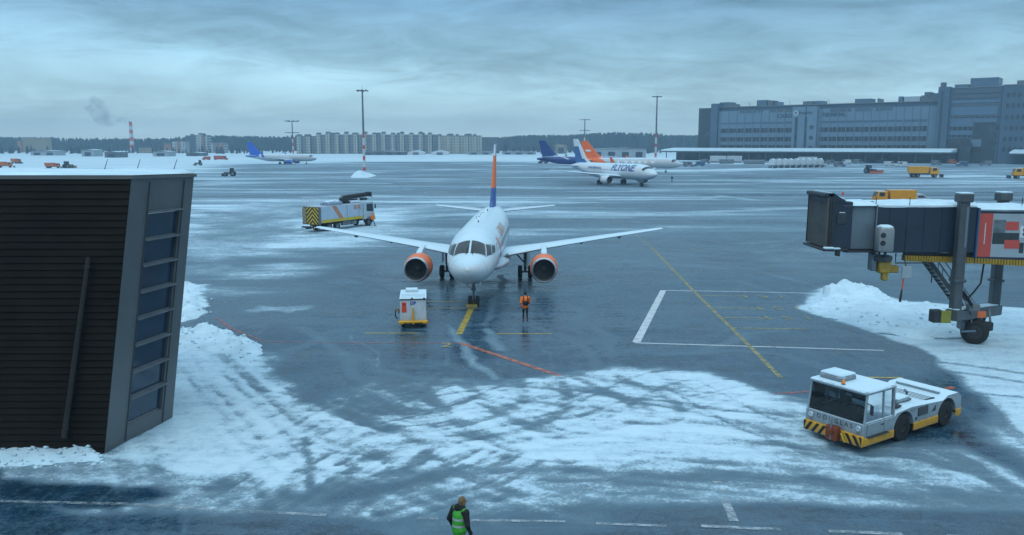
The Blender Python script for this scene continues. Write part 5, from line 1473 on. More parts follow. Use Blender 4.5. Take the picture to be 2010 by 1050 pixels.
b = MB()
for k in range(16): adq(b, .31, .36, .30 + k * .030, .30 + k * .030 + .022, mat('advert_white', (.6, .66, .7), .45), .032)
b.build('small_print_marking', ad, recalc=False)
b = MB()
for px in (1917, 1919.5): b.box((JX(px), YN + .02, (JZ(408) + JZ(504)) / 2), (.05, .2, JZ(408) - JZ(504)), M_JBL if px > 1918 else mat('bridge_bright_blue', (.03, .09, .22), .4), .01)
b.build('tunnel_collar', jb)
# snow on the roofs
def snowstrip(nm, x0, x1, yfun0, yfun1, z, h, seed):
    n1, n2 = int((x1 - x0) / .12) + 2, 10; vs = []
    for i in range(n1):
        x_ = x0 + (x1 - x0) * i / (n1 - 1)
        for j in range(n2):
            v = j / (n2 - 1); y_ = yfun0(x_) * (1 - v) + yfun1(x_) * v
            e = min(1, v * 6, (1 - v) * 6)
            k = float(fbm(np.array([x_ * .9]), np.array([y_ * 1.2]), seed)[0])
            vs.append((x_, y_ - (.05 * k if j == 0 else 0), z + (h * (.45 + .9 * k) * (e ** .5) if e > 0 else -.03 - .05 * k)))
    b = MB(); b.add(vs, [(i * n2 + j, (i + 1) * n2 + j, (i + 1) * n2 + j + 1, i * n2 + j + 1) for i in range(n1 - 1) for j in range(n2 - 1)], M_SNOW); return b.build(nm, jb, 60, recalc=False)
snowstrip('roof_snow', JX(1652), JX(1722), lambda x: YN - .03, lambda x: YF, JZ(401.5), .14, 3)
snowstrip('roof_snow', JX(1720), JX(1917), lambda x: YN - .02, lambda x: YF + .02, JZ(404), .17, 5)
snowstrip('roof_snow', xi0, xi1, ypl, lambda x: ypl(x) + 2.6, zt, .22, 8)
b = MB()
for px in (1718, 1784, 2004): b.tube([(JX(px), YN + .1, JZ(404)), (JX(px), YN + .1, JZ(404) + .42)], .02, M_DARK, 6)
b.build('roof_stanchion', jb, 40)
# lifting columns and bogie
def column(px, y, tp, bt):
    x_ = (px - 1005) / FOC * (y * .989 + .5); b = MB()
    b.box((x_, y, (on_y(0, tp, y).z + on_y(0, bt, y).z) / 2), (.46, .46, on_y(0, tp, y).z - on_y(0, bt, y).z), M_JBC, .05)
    c_ = b.build('lift_column', jb)
    b = MB(); b.box((x_, y, on_y(0, tp, y).z - .16), (.66, .66, .42), M_JBC, .05); b.box((x_, y, on_y(0, tp, y).z + .08), (.60, .60, .07), M_SNOW, .03); b.build('column_head', c_)
    b = MB(); zz = on_y(0, 550, y).z; b.box((x_, y, zz), (.60, .60, .16), M_JBC, .03); b.build('column_collar', c_)
    b = MB(); b.box((x_ + .1, y - .245, on_y(0, 445, y).z), (.12, .03, 2.0), M_JBL, .01); b.build('guide_rail', c_)
    return Vector((x_, y, on_y(0, bt, y).z))
k1 = column(1890, YN - .42, 382, 616); k2 = column(1968, YF + .45, 380, 606)
b = MB(); d_ = (k2 - k1).normalized()
b.bar(k1 - d_ * .45 + Vector((0, 0, -.05)), k2 + d_ * .4 + Vector((0, 0, -.05)), .62, .55, M_JBC, .04); cbm = b.build('cross_beam', jb)
b = MB(); b.bar(k1 - d_ * .3 + Vector((0, 0, .25)), k2 + d_ * .3 + Vector((0, 0, .25)), .5, .06, M_SNOW, .02); b.build('beam_snow', cbm)
b = MB(); b.box((k1.x - .62, k1.y - .34, k1.z - .08), (.5, .12, .62), mat('hazard_yellow_green', (.22, .23, .03), .4), .02); b.box((k1.x - .98, k1.y - .1, k1.z - .08), (.5, .5, .62), M_DARK, .03); b.build('control_cabinet', jb)
mp = k1.lerp(k2, .52)
b = MB(); b.box((mp.x - .1, mp.y - .62, mp.z - .05), (.55, .06, .34), mat('orange_plate', (.70, .16, .05), .45), .01); b.build('orange_plate', jb)
side = Vector((d_.y, -d_.x, 0)).normalized()
bog = bpy.data.objects.new('bogie', None); scene.collection.objects.link(bog); bog.parent = jb
b = MB(); b.tube([mp + Vector((0, 0, -.2)), mp + Vector((0, 0, -.75))], .34, M_JBC, 16); b.box((mp.x, mp.y, .78), (1.3, .9, .4), M_DARK, .1); b.build('turntable', bog, 40)
axd = Vector((-.46, -.89, 0)).normalized()
for s in (-1, 1):
    b = MB(); wheel(b, (mp.x + axd.x * s * .55, mp.y + axd.y * s * .55, .66), .66, .42, axis=tuple(axd), hub=M_DARK); b.build('wheel', bog, 40)
b = MB(); q = mp + axd * .85; b.bar((q.x - .7, q.y, .74), (q.x + .7, q.y + .2, .74), .06, .12, M_JBL, .02); b.build('guard_rail', bog)
b = MB()
for s_ in (-1, 1):
    b.bar(k1.lerp(k2, .5 + s_ * .28) + Vector((0, -.1, -.25)), mp + Vector((s_ * .3, -.1, -.75)), .12, .14, M_DARK)
    b.tube([k1.lerp(k2, .5 + s_ * .22) + Vector((0, -.5, .1)), mp + Vector((s_ * .5, -.55, -.5))], .06, M_STEEL, 8)
b.box((mp.x + .2, mp.y - .45, .95), (.9, .35, .45), M_DARK, .05); b.box((mp.x - .75, mp.y - .2, 1.0), (.4, .5, .5), M_GREYV, .05)
b.build('drive_frame', bog)
b = MB()
for i_ in range(3): b.tube([k1 + Vector((.25, -.2 + .1 * i_, 1.2)), k1 + Vector((.8, -.1, .5 - .1 * i_)), mp + Vector((-.3, -.3, .35)), mp + Vector((0, -.3, -.3))], .03, M_BLACK, 6)
b.build('hydraulic_hose', bog, 40)
b = MB(); b.box((k1.x + .95, k1.y + .1, k1.z + .32), (.55, .4, .32), M_GREYV, .04); b.build('junction_box', jb); b = MB(); b.box((k2.x - .45, k2.y - .5, k2.z + .05), (.5, .3, .42), M_JBL, .04); b.build('junction_box', jb)
# equipment slung below
b = MB(); ax_, ay_ = JX(1727), YN - .55
rr = []
for z_, s_ in ((JZ(490), .36), (JZ(488), .40), (JZ(448), .40), (JZ(442), .34), (JZ(439), .2)): rr.append([Vector((ax_ + s_ * (abs(math.cos(a)) ** .5) * (1 if math.cos(a) > 0 else -1), ay_ + s_ * .9 * (abs(math.sin(a)) ** .5) * (1 if math.sin(a) > 0 else -1), z_)) for a in [2 * math.pi * k / 24 for k in range(24)]])
b.loft(rr, mat('cooler_grey', (.24, .27, .28), .45, .1, .1, 2, snow=.7)); au = b.build('air_unit', jb, 40)
b = MB()
for i in range(2): b.lathe([(0, .13), (.02, .13), (.02, .001)], (ax_ - .22, ay_ - .36, JZ(458 + i * 15)), (0, -1, 0), M_DARK, 14)
b.build('fan_grille', au, 40)
b = MB()
for dx_ in (-.16, .14): b.tube([(ax_ + dx_, ay_ + .1, JZ(490)), (ax_ + dx_, ay_ + .1, JZ(503))], .07, M_DARK, 8)
b.build('duct', jb, 40)
b = MB(); b.lathe([(0, .42), (.05, .46), (.22, .46), (.26, .40)], (JX(1738), YN + .1, JZ(512)), (0, 0, 1), M_JBC, 18, cap=True); b.box((JX(1722), YN + .3, JZ(515)), (.3, .5, .9), M_JBL, .05); b.box((JX(1741), YN + .1, JZ(524)), (.62, .5, .62), M_YCH, .06); b.box((JX(1743), YN + .05, JZ(541)), (.3, .3, .5), M_YCH, .05)
b.box((JX(1760), YN + .2, JZ(529)), (.5, .4, .35), M_YCH, .04); b.build('lift_gear', jb, 40)
b = MB(); b.box((JX(1780), YN - .3, JZ(533)), (.50, .12, .62), mat('pale_box_grey', (.30, .38, .42), .45, 0, .1, 2), .03); b.tube([(JX(1780), YN - .2, JZ(522)), (JX(1780), YN + .2, JZ(497))], .03, M_DARK, 6); b.build('control_box', jb)
b = MB(); b.tube([(JX(1775), YN - .3, JZ(545)), (JX(1773), YN - .3, JZ(566))], .035, M_REDP, 8); b.tube([(JX(1773), YN - .3, JZ(566)), (JX(1771), YN - .3, JZ(590))], [.04, .07], M_DARK, 8); b.build('hanging_handset', jb, 40)
b = MB(); b.tube([(JX(1762), YN, JZ(497)), (JX(1762), YN, JZ(516)), (JX(1836), YN, JZ(516)), (JX(1836), YN, JZ(555))], .035, M_DARK, 6); b.build('conduit', jb, 40)
b = MB()
z0c = JZ(503)
for i in range(60):
    xx = JX(1786) + i * .135
    yy = YN + .35 if xx < xi0 else ypl(xx) + .2
    b.box((xx, yy, z0c - .12 - (xx - JX(1786)) * .035), (.11, .42, .30), M_YCH, .02)
b.build('cable_chain', jb)
b = MB(); b.bar((JX(1786), YN + .4, JZ(499)), (JX(1916), YN + .4, JZ(503)), .3, .12, M_DARK); b.bar((xi0, ypl(xi0) + .3, zb - .12), (xi1, ypl(xi1) + .3, zb - .12), .3, .2, M_DARK); b.build('chain_tray', jb)
for (pa_, pb_, pc_) in (((1905, 508), (1903, 560), (1925, 595)), ((1952, 508), (1948, 560), (1928, 596))):
    b = MB(); b.tube([(JX(pa_[0]), YN + .6, JZ(pa_[1])), (JX(pb_[0]), YN + .6, JZ(pb_[1])), (JX((pb_[0] + pc_[0]) / 2), YN + .7, JZ((pb_[1] + pc_[1]) / 2)), (JX(pc_[0]), YN + .9, JZ(pc_[1]))], .045, M_BLACK, 8); b.build('power_cable', jb, 40)
# service stair
sA, sB = Vector((JX(1842), YN + 1.0, JZ(508))), Vector((JX(1948), YN + 1.0, 1.25))
stp = bpy.data.objects.new('service_stair', None); scene.collection.objects.link(stp); stp.parent = jb
for yy in (0, .8):
    b = MB(); b.bar(sA + Vector((0, yy, 0)), sB + Vector((0, yy, 0)), .05, .2, M_JBC); b.build('stringer', stp)
b = MB(); n = 17
for i in range(n): p_ = sA.lerp(sB, (i + .5) / n); b.box((p_.x, p_.y + .4, p_.z + .03), (.26, .76, .04), mat('stair_tread', (.2, .23, .25), .5, .3, .2, 3, snow=.6))
b.build('tread', stp)
b = MB()
for yy in (0, .8):
    b.tube([sA + Vector((0, yy, .95)), sB + Vector((0, yy, .95))], .03, M_STEEL, 6); b.tube([sA + Vector((0, yy, .5)), sB + Vector((0, yy, .5))], .022, M_STEEL, 6)
    for i in range(5): p_ = sA.lerp(sB, i / 4) + Vector((0, yy, 0)); b.tube([p_, p_ + Vector((0, 0, .95))], .025, M_STEEL, 6)
b.build('handrail', stp, 40)
# ================================================================== PEOPLE
def remesh_obj(mb, voxel, name, parent, pick, smooth_it=3):
    """one continuous skin round overlapping limbs, coloured by region"""
    me = bpy.data.meshes.new(name); me.from_pydata(mb.v, [], mb.f)
    bm = bmesh.new(); bm.from_mesh(me); bmesh.ops.recalc_face_normals(bm, faces=bm.faces); bm.to_mesh(me); bm.free()
    o = bpy.data.objects.new(name, me); scene.collection.objects.link(o)
    r = o.modifiers.new('r', 'REMESH'); r.mode = 'VOXEL'; r.voxel_size = voxel
    s = o.modifiers.new('s', 'SMOOTH'); s.factor = .5; s.iterations = smooth_it
    dg = bpy.context.evaluated_depsgraph_get(); dg.update()
    m2 = bpy.data.meshes.new_from_object(o.evaluated_get(dg))
    o.modifiers.clear(); o.data = m2; bpy.data.meshes.remove(me); m2.name = name
    mats = []; ids = []
    for p in m2.polygons:
        m = pick(p.center)
        if m not in mats: mats.append(m)
        ids.append(mats.index(m))
    m2.materials.clear()
    for m in mats: m2.materials.append(m)
    m2.polygons.foreach_set('material_index', ids); m2.polygons.foreach_set('use_smooth', [True] * len(ids)); m2.update()
    o.parent = parent
    return o
def limb(mb, pts, rs, m=None):
    m = m or M_BLACK
    mb.tube(pts, rs, m, 12)
    for p, r in zip(pts, rs): ball(mb, p, (r, r, r), m)
def ball(mb, c, r, m=None, n=12):
    c = Vector(c); m = m or M_BLACK
    rings = [[c + Vector((r[0] * math.sin(t) * math.cos(2 * math.pi * k / n), r[1] * math.sin(t) * math.sin(2 * math.pi * k / n), r[2] * math.cos(t))) for k in range(n)] for t in [math.pi * (i + .02) / 8.04 for i in range(9)]]
    mb.loft(rings, m)
M_SKIN = mat('skin', (.42, .24, .17), .55, 0, .06, 8)
M_HIVO = mat('hi_vis_orange', (1.0, .20, .005), .6, 0, .12, 8)
M_HIVG = mat('hi_vis_green', (.045, .37, .03), .6, 0, .15, 8)
M_TROU = mat('black_trousers', (.013, .015, .018), .8, 0, .3, 8)
M_TROUB = mat('dark_blue_trousers', (.025, .05, .09), .8, 0, .3, 8)
M_DKJ = mat('dark_winter_jacket', (.012, .013, .016), .85, 0, .35, 8)
M_HAIR = mat('brown_hair', (.19, .13, .06), .75, 0, .4, 25)
M_CAP = mat('dark_knit_cap', (.02, .022, .026), .9, 0, .4, 20)
M_REFL = mat('reflective_tape', (.50, .55, .58), .3, .3, .1, 10)
M_BOOT = mat('brown_boots', (.10, .05, .025), .7, 0, .3, 10)
M_EYE = mat('eye_dark', (.02, .015, .012), .3)

def hand(mb, w, d, palm, side, curl=.5):
    """palm, four unequal fingers and a thumb at wrist w; d = forearm direction, palm = palm-facing direction"""
    d, palm = Vector(d).normalized(), Vector(palm).normalized(); x = d.cross(palm).normalized() * side
    limb(mb, [w, Vector(w) + d * .045, Vector(w) + d * .085], [.026, .034, .032])
    for k, l in enumerate((.070, .080, .075, .058)):
        o = Vector(w) + d * .085 + x * (.030 - .020 * k)
        m1 = o + (d + palm * curl * .5).normalized() * l * .5; m2 = m1 + (d * .6 + palm * curl).normalized() * l * .5
        limb(mb, [o, m1, m2], [.0095, .0088, .0078])
    o = Vector(w) + d * .03 + x * .032
    limb(mb, [o, o + (d + x * .8 + palm * .3) * .030, o + (d * 1.4 + x * .7 + palm * .8) * .040], [.012, .0105, .009])

def person(label, loc, rz, P, top_m, leg_m, boot_m, hair_m, vest=None, cap=False, tape=None, hgt=1.76, hood=None, group=None):
    """faces local +x. P: joint positions by name (l/r), metres for a 1.76 m figure"""
    root = thing('person', label, 'person', loc, rz, group)
    k = hgt / 1.76; V = lambda t: Vector(t) * k
    hip = {s: V(P['hip' + s]) for s in 'lr'}; kn = {s: V(P['knee' + s]) for s in 'lr'}; an = {s: V(P['ankle' + s]) for s in 'lr'}
    sh = {s: V(P['sh' + s]) for s in 'lr'}; el = {s: V(P['elbow' + s]) for s in 'lr'}; wr = {s: V(P['wrist' + s]) for s in 'lr'}
    pel, chest, neck, head = V(P['pelvis']), V(P['chest']), V(P['neck']), V(P['head'])
    yaw = P.get('headyaw', 0); hx = Vector((math.cos(R(yaw)), math.sin(R(yaw)), 0)); hy = Vector((-hx.y, hx.x, 0))
    b = MB()
    for s in 'lr':
        limb(b, [hip[s], hip[s].lerp(kn[s], .5), kn[s], kn[s].lerp(an[s], .4), an[s]], [.092, .082, .062, .06, .044])
        f = Vector((math.cos(R(P.get('toe' + s, 0))), 0, math.sin(R(P.get('toe' + s, 0)))))
        limb(b, [an[s] - f * .05 + Vector((0, 0, -.045)), an[s] + f * .07 + Vector((0, 0, -.045)), an[s] + f * .16 + Vector((0, 0, -.05))], [.045, .045, .036])
        limb(b, [sh[s], el[s], wr[s]], [.05, .042, .030])
        d = (wr[s] - el[s]).normalized(); hand(b, wr[s], d, hx if abs(d.x) < .6 else Vector((0, 1 if s == 'r' else -1, 0)), 1 if s == 'l' else -1)
    ball(b, pel, (.12, .17, .13)); limb(b, [pel, chest], [.13, .14]); ball(b, chest, (.115, .18, .16)); limb(b, [chest, neck, head - Vector((0, 0, .05))], [.09, .058, .055])
    ball(b, head, (.095, .078, .118)); ball(b, head + hx * .03 - Vector((0, 0, .06)), (.062, .055, .055))
    ball(b, head + hx * .098 - Vector((0, 0, .012)), (.018, .013, .022)); 
    for s in (-1, 1): ball(b, head + hy * s * .08, (.012, .010, .03)); ball(b, head + hx * .085 + hy * s * .03 + Vector((0, 0, .03)), (.014, .02, .012))
    ball(b, head + hx * .088 - Vector((0, 0, .06)), (.012, .024, .008))
    zb = min(an['l'].z, an['r'].z)
    def pick(c):
        if min((c - an['l']).length, (c - an['r']).length) < .19 * k and c.z < max(an['l'].z, an['r'].z) + .05: return boot_m
        if c.z < pel.z + .10 and min((c - wr['l']).length, (c - wr['r']).length) > .22: return leg_m
        return M_SKIN
    body = remesh_obj(b, .011, 'body', root, pick)
    j = MB()                                                # jacket over torso and arms
    limb(j, [pel + Vector((0, 0, -.06)), pel.lerp(chest, .5), chest], [.165, .165, .17])
    ball(j, pel + Vector((0, 0, -.04)), (.155, .205, .14)); ball(j, chest + Vector((0, 0, .02)), (.15, .215, .17)); limb(j, [chest, neck - Vector((0, 0, .03))], [.13, .085])
    for s in 'lr': limb(j, [sh[s].lerp(chest, .25), sh[s], el[s], el[s].lerp(wr[s], .93)], [.10, .088, .070, .055])
    low = P.get('hem')
    jm = (lambda c: (M_TROU if (low and c.z < low * k and abs(c.y) < .24) else top_m))
    jk = remesh_obj(j, .014, 'jacket', root, jm)
    if vest is not None:
        v = MB(); limb(v, [pel + Vector((0, 0, -.05)), pel.lerp(chest, .5), chest - Vector((0, 0, .02))], [.185, .188, .19])
        ball(v, pel + Vector((0, 0, -.02)), (.18, .225, .14)); ball(v, chest + Vector((0, 0, .01)), (.172, .205, .175))
        for s in 'lr': limb(v, [chest, sh[s].lerp(chest, .22) + Vector((0, 0, .045))], [.12, .075])
        zt1, zt2 = pel.z + .10, chest.z - .06
        remesh_obj(v, .014, 'hi_vis_vest', root, lambda c: M_REFL if (abs(c.z - zt1) < .028 or abs(c.z - zt2) < .026) else vest)
    if tape is not None:
        t = MB()
        rr = [[pel + Vector((.175 * math.cos(a), .222 * math.sin(a), z)) for a in [2 * math.pi * q / 24 for q in range(24)]] for z in (.02, .07)]
        t.loft(rr, M_REFL, cap=False); t.build('reflective_belt', root, 50)
    if hood is not None:
        h_ = MB(); limb(h_, [neck - hx * .05 + Vector((0, 0, -.03)), neck - hx * .09 + Vector((0, 0, .03))], [.10, .09]); ball(h_, neck + Vector((0, 0, .0)), (.125, .13, .075)); remesh_obj(h_, .014, 'collar_hood', root, lambda c: hood)
    if cap:
        c = MB(); ball(c, head + Vector((0, 0, .035)) - hx * .008, (.106, .09, .108)); ball(c, head + Vector((0, 0, -.01)) - hx * .03, (.085, .088, .05)); remesh_obj(c, .011, 'knit_cap', root, lambda q: hair_m)
    else:
        c = MB(); ball(c, head + Vector((0, 0, .03)) - hx * .02, (.104, .09, .112)); ball(c, head - hx * .045 - Vector((0, 0, .02)), (.075, .085, .09))
        for q in range(40):
            a, t = rnd.uniform(0, 6.28), rnd.uniform(.1, 1.5)
            dd = Vector((math.sin(t) * math.cos(a), math.sin(t) * math.sin(a), math.cos(t)))
            ball(c, head + Vector((0, 0, .02)) - hx * .02 + Vector((dd.x * .098, dd.y * .085, dd.z * .112)), (.016, .016, .014))
        remesh_obj(c, .009, 'hair', root, lambda q: hair_m, 1)
    for s in (-1, 1):
        e = MB(); ball(e, head + hx * .088 + hy * s * .032 + Vector((0, 0, .012)), (.008, .011, .008), M_EYE, 8); e.build('eye', root, 40)
    return root

walk = dict(pelvis=(0, 0, .96), chest=(.03, 0, 1.28), neck=(.05, 0, 1.47), head=(.075, 0, 1.625),
            hipl=(0, .09, .92), hipr=(0, -.09, .92), kneel=(.16, .09, .52), kneer=(-.06, -.09, .50), anklel=(.16, .09, .095), ankler=(-.36, -.08, .25),
            shl=(.03, .20, 1.40), shr=(.03, -.20, 1.40), elbowl=(-.12, .27, 1.14), elbowr=(.10, -.27, 1.14), wristl=(-.02, .27, .92), wristr=(.28, -.24, 1.0), toel=5, toer=-50)
w1 = at(1031, 631)
person('person in an orange jacket and black trousers walking across the wet stand beside the jet', (w1.x, w1.y, 0), R(96), walk, M_HIVO, M_TROU, M_BOOT, M_CAP, cap=True, tape=True, hgt=1.78)
bp_ = [o for o in scene.objects if o.name == 'person'][0]
m_ = MB(); m_.box((-.20, 0, 1.13), (.12, .34, .26), M_DKJ, .05); m_.box((-.185, .12, 1.40), (.04, .05, .3), M_DKJ, .015); m_.box((-.185, -.12, 1.40), (.04, .05, .3), M_DKJ, .015)
bag = m_.build('waist_pack', bp_)
w2d = dict(walk); w2d.update(kneel=(.22, .09, .53), anklel=(.34, .09, .11), kneer=(-.10, -.09, .49), ankler=(-.40, -.08, .15), toer=-25, toel=8)
w2 = at(731, 444)
person('person in an orange jacket and blue trousers striding away from the de-icing truck cab', (w2.x, w2.y, 0), R(15), w2d, M_HIVO, M_TROUB, M_TROU, M_HIVO, cap=True, hgt=1.76)
look = dict(walk); look.update(head=(.11, -.02, 1.60), neck=(.06, 0, 1.46), elbowl=(-.02, .31, 1.13), wristl=(.10, .30, .90), elbowr=(-.05, -.31, 1.12), wristr=(.06, -.32, .88), headyaw=-25)
w3 = at(901, 978, 1.74)
person('person with brown hair in a green hi-vis vest over a dark jacket', (w3.x, w3.y, 0), R(52), look, M_DKJ, M_TROU, M_BOOT, M_HAIR, vest=M_HIVG, hood=M_DKJ, hgt=1.78)
w4 = at(1319, 357)
person('distant person in dark clothes standing on the apron beside the taxiing airliner', (w4.x, w4.y, 0), R(200), walk, M_DKJ, M_TROU, M_TROU, M_CAP, cap=True)
# ================================================================== LIGHT MASTS AND CHIMNEY
M_BANDR = mat('mast_red_band', (.62, .07, .04), .5, 0, .1, 1)
M_BANDW = mat('mast_white_band', (.58, .62, .64), .5, 0, .1, 1)
M_BANDG = mat('mast_grey_steel', (.13, .16, .18), .5, .2, .15, 1)
def mast(label, px, pyb, pyt, y, bands, tiers, r=(.45, .22), group='red and white floodlight masts'):
    top = on_y(px, pyt, y); H = top.z
    t = thing('light_mast', label, 'light mast', (top.x, y, 0), 0, group)
    n = 22
    for i in range(n):
        z0, z1 = H * i / n, H * (i + 1) / n
        m = bands(i / n, i)
        r0, r1 = r[0] + (r[1] - r[0]) * i / n, r[0] + (r[1] - r[0]) * (i + 1) / n
        if i and m is cur[0]: cur[1].lathe([(z0, r0), (z1, r1)], (0, 0, 0), (0, 0, 1), m, 12)
        else:
            if i: cur[1].build('pole_section', t, 40)
            cur = [m, MB()]; cur[1].lathe([(z0, r0), (z1, r1)], (0, 0, 0), (0, 0, 1), m, 12)
    cur[1].build('pole_section', t, 40)
    for (zf, rad, nl, tilt) in tiers:
        z = H * zf; mb = MB()
        pts = [(rad * .55 * math.cos(a), rad * .55 * math.sin(a), z) for a in [2 * math.pi * q / 20 for q in range(21)]]
        mb.tube(pts, .12, M_BANDG, 6, cap=False); mb.lathe([(-.3, .4), (.3, .4)], (0, 0, z), (0, 0, 1), M_BANDG, 10, cap=True)
        for q in range(6): a = q * math.pi / 3; mb.tube([(0, 0, z), (rad * .55 * math.cos(a), rad * .55 * math.sin(a), z)], .08, M_BANDG, 5)
        cr = mb.build('lamp_crown', t, 40)
        for q in range(nl):
            a = 2 * math.pi * (q + .5) / nl; d = Vector((math.cos(a), math.sin(a), 0)); mb = MB()
            rot = Matrix.Rotation(a, 3, 'Z') @ Matrix.Rotation(tilt, 3, 'Y')
            mb.box(d * rad * .82 + Vector((0, 0, z + .15)), (rad * .42, .8, .34), M_BANDG, .08, rot=rot); mb.build('floodlight', cr)
    mb = MB(); mb.tube([(0, 0, H), (0, 0, H + 1.6)], .05, M_BANDG, 5); mb.build('lightning_rod', t)
    return t
def b_tall(f, i): return (M_BANDR if (i % 3 == 0) else M_BANDW) if f < .44 else M_BANDG
def b_low(f, i): return (M_BANDR if (i // 2 % 2 == 0) else M_BANDW) if f < .55 else M_BANDG
mast('tall red and white banded mast with a snow heap around its foot', 711, 336, 176, 322, b_tall, [(.985, 2.4, 6, .5)], (.55, .28))
mast('tall red and white banded mast rising behind the nose of the FLYONE airliner', 1290, 325, 188, 395, b_tall, [(.985, 2.4, 6, .2)], (.55, .28))
mast('two-tiered floodlight mast in front of the long apartment block', 573, 322, 237, 520, b_low, [(.985, 4.6, 9, -.35), (.70, 4.6, 9, .1)], (.5, .3))
mast('two-tiered floodlight mast behind the orange aircraft tail', 1148, 322, 234, 560, b_low, [(.985, 3.6, 8, 0), (.72, 3.6, 8, .1)], (.5, .3))
ch = on_y(256, 240, 1100)
c_ = thing('chimney', 'red and white banded factory chimney smoking above the forest', 'chimney', (ch.x, 1100, 0))
for i in range(8):
    z0, z1 = ch.z * i / 8, ch.z * (i + 1) / 8; mb = MB()
    mb.lathe([(z0, 3.0 - .14 * i), (z1, 3.0 - .14 * (i + 1))], (0, 0, 0), (0, 0, 1), M_BANDR if i % 2 else M_BANDW, 18, cap=True); mb.build('band', c_, 40)
mb = MB(); mb.lathe([(ch.z - .2, 2.3), (ch.z + .8, 2.3), (ch.z + .8, 1.5), (ch.z - 1, 1.5)], (0, 0, 0), (0, 0, 1), M_BANDG, 18); mb.build('rim', c_, 40)
# smoke drifting off
m = bpy.data.materials.new('chimney_smoke'); m.use_nodes = True; N, L = m.node_tree.nodes, m.node_tree.links
N.remove(N['Principled BSDF']); pv = N.new('ShaderNodeVolumePrincipled'); pv.inputs['Color'].default_value = (.50, .60, .68, 1)
tcn = N.new('ShaderNodeTexCoord'); nz = N.new('ShaderNodeTexNoise'); nz.inputs['Scale'].default_value = .10; nz.inputs['Detail'].default_value = 5; L.new(tcn.outputs['Object'], nz.inputs['Vector'])
mrn = N.new('ShaderNodeMapRange'); mrn.inputs[1].default_value = .42; mrn.inputs[2].default_value = .72; mrn.inputs[3].default_value = 0; mrn.inputs[4].default_value = .045; L.new(nz.outputs['Fac'], mrn.inputs[0])
L.new(mrn.outputs[0], pv.inputs['Density']); L.new(pv.outputs[0], N['Material Output'].inputs['Volume'])
mb = MB(); rings = []
path = [(253, 238, 2.0), (240, 236, 5), (220, 238, 9), (205, 232, 12), (195, 222, 13), (188, 208, 13), (178, 200, 12), (172, 194, 4)]
pts = [on_y(a, b, 1100) for a, b, _ in path]; rs = [q[2] for q in path]
mb.tube(pts, rs, m, 14)
for v in range(len(mb.v)):
    x_, y_, z_ = mb.v[v]; mb.v[v] = (x_ + rnd.uniform(-1.5, 1.5), y_ + rnd.uniform(-1.5, 1.5), z_ + rnd.uniform(-1.5, 1.5))
sm = mb.build('smoke', None, 60); sm['kind'] = 'stuff'

# ================================================================== FOREST
M_TREE = mat('conifer_green', (.012, .034, .044), .9, 0, .4, .05)
M_TREE2 = mat('bare_birch_brown', (.030, .046, .054), .9, 0, .4, .05)
mb = MB()
def conifer(x, y, h, m):
    k = 5; o = len(mb.v); km = mb.mi(m)
    for (z0, r0, z1, r1) in ((.05, .24, .45, .13), (.32, .19, .74, .08), (.6, .13, 1.0, .03)):
        a0 = rnd.uniform(0, 6)
        b0 = len(mb.v)
        for (z, r) in ((z0, r0), (z1, r1)):
            for q in range(k):
                rr = r * h * rnd.uniform(.7, 1.3); a = a0 + 6.283 * q / k
                mb.v.append((x + rr * math.cos(a), y + rr * math.sin(a), h * z + rnd.uniform(-.5, .5)))
        for q in range(k): mb.f.append((b0 + q, b0 + (q + 1) % k, b0 + k + (q + 1) % k, b0 + k + q)); mb.fm.append(km)
for i in range(7000):
    y = rnd.uniform(1260, 1560); x = rnd.uniform(-1, 1) * y * .80
    t = x / y
    base = 20.5 + 4.5 * sstep(-.05, .12, t) + 2.5 * math.sin(x * .011) + 1.5 * math.sin(x * .037 + 1)
    hgt = base * rnd.uniform(.82, 1.03) * (1 + (y - 1260) / 3000)
    conifer(x, y, hgt, M_TREE if rnd.random() < .72 else M_TREE2)
fo = mb.build('forest', None, recalc=False); fo['kind'] = 'stuff'
mb = MB()
for i in range(900):                                          # bushes and young trees in front
    y = rnd.uniform(880, 1240); x = rnd.uniform(-1, 1) * y * .78
    if -.30 < x / y < -.02 and y < 960: continue
    conifer(x, y, rnd.uniform(4, 10), M_TREE2 if rnd.random() < .5 else M_TREE)
fb = mb.build('scrub', None, recalc=False); fb['kind'] = 'stuff'

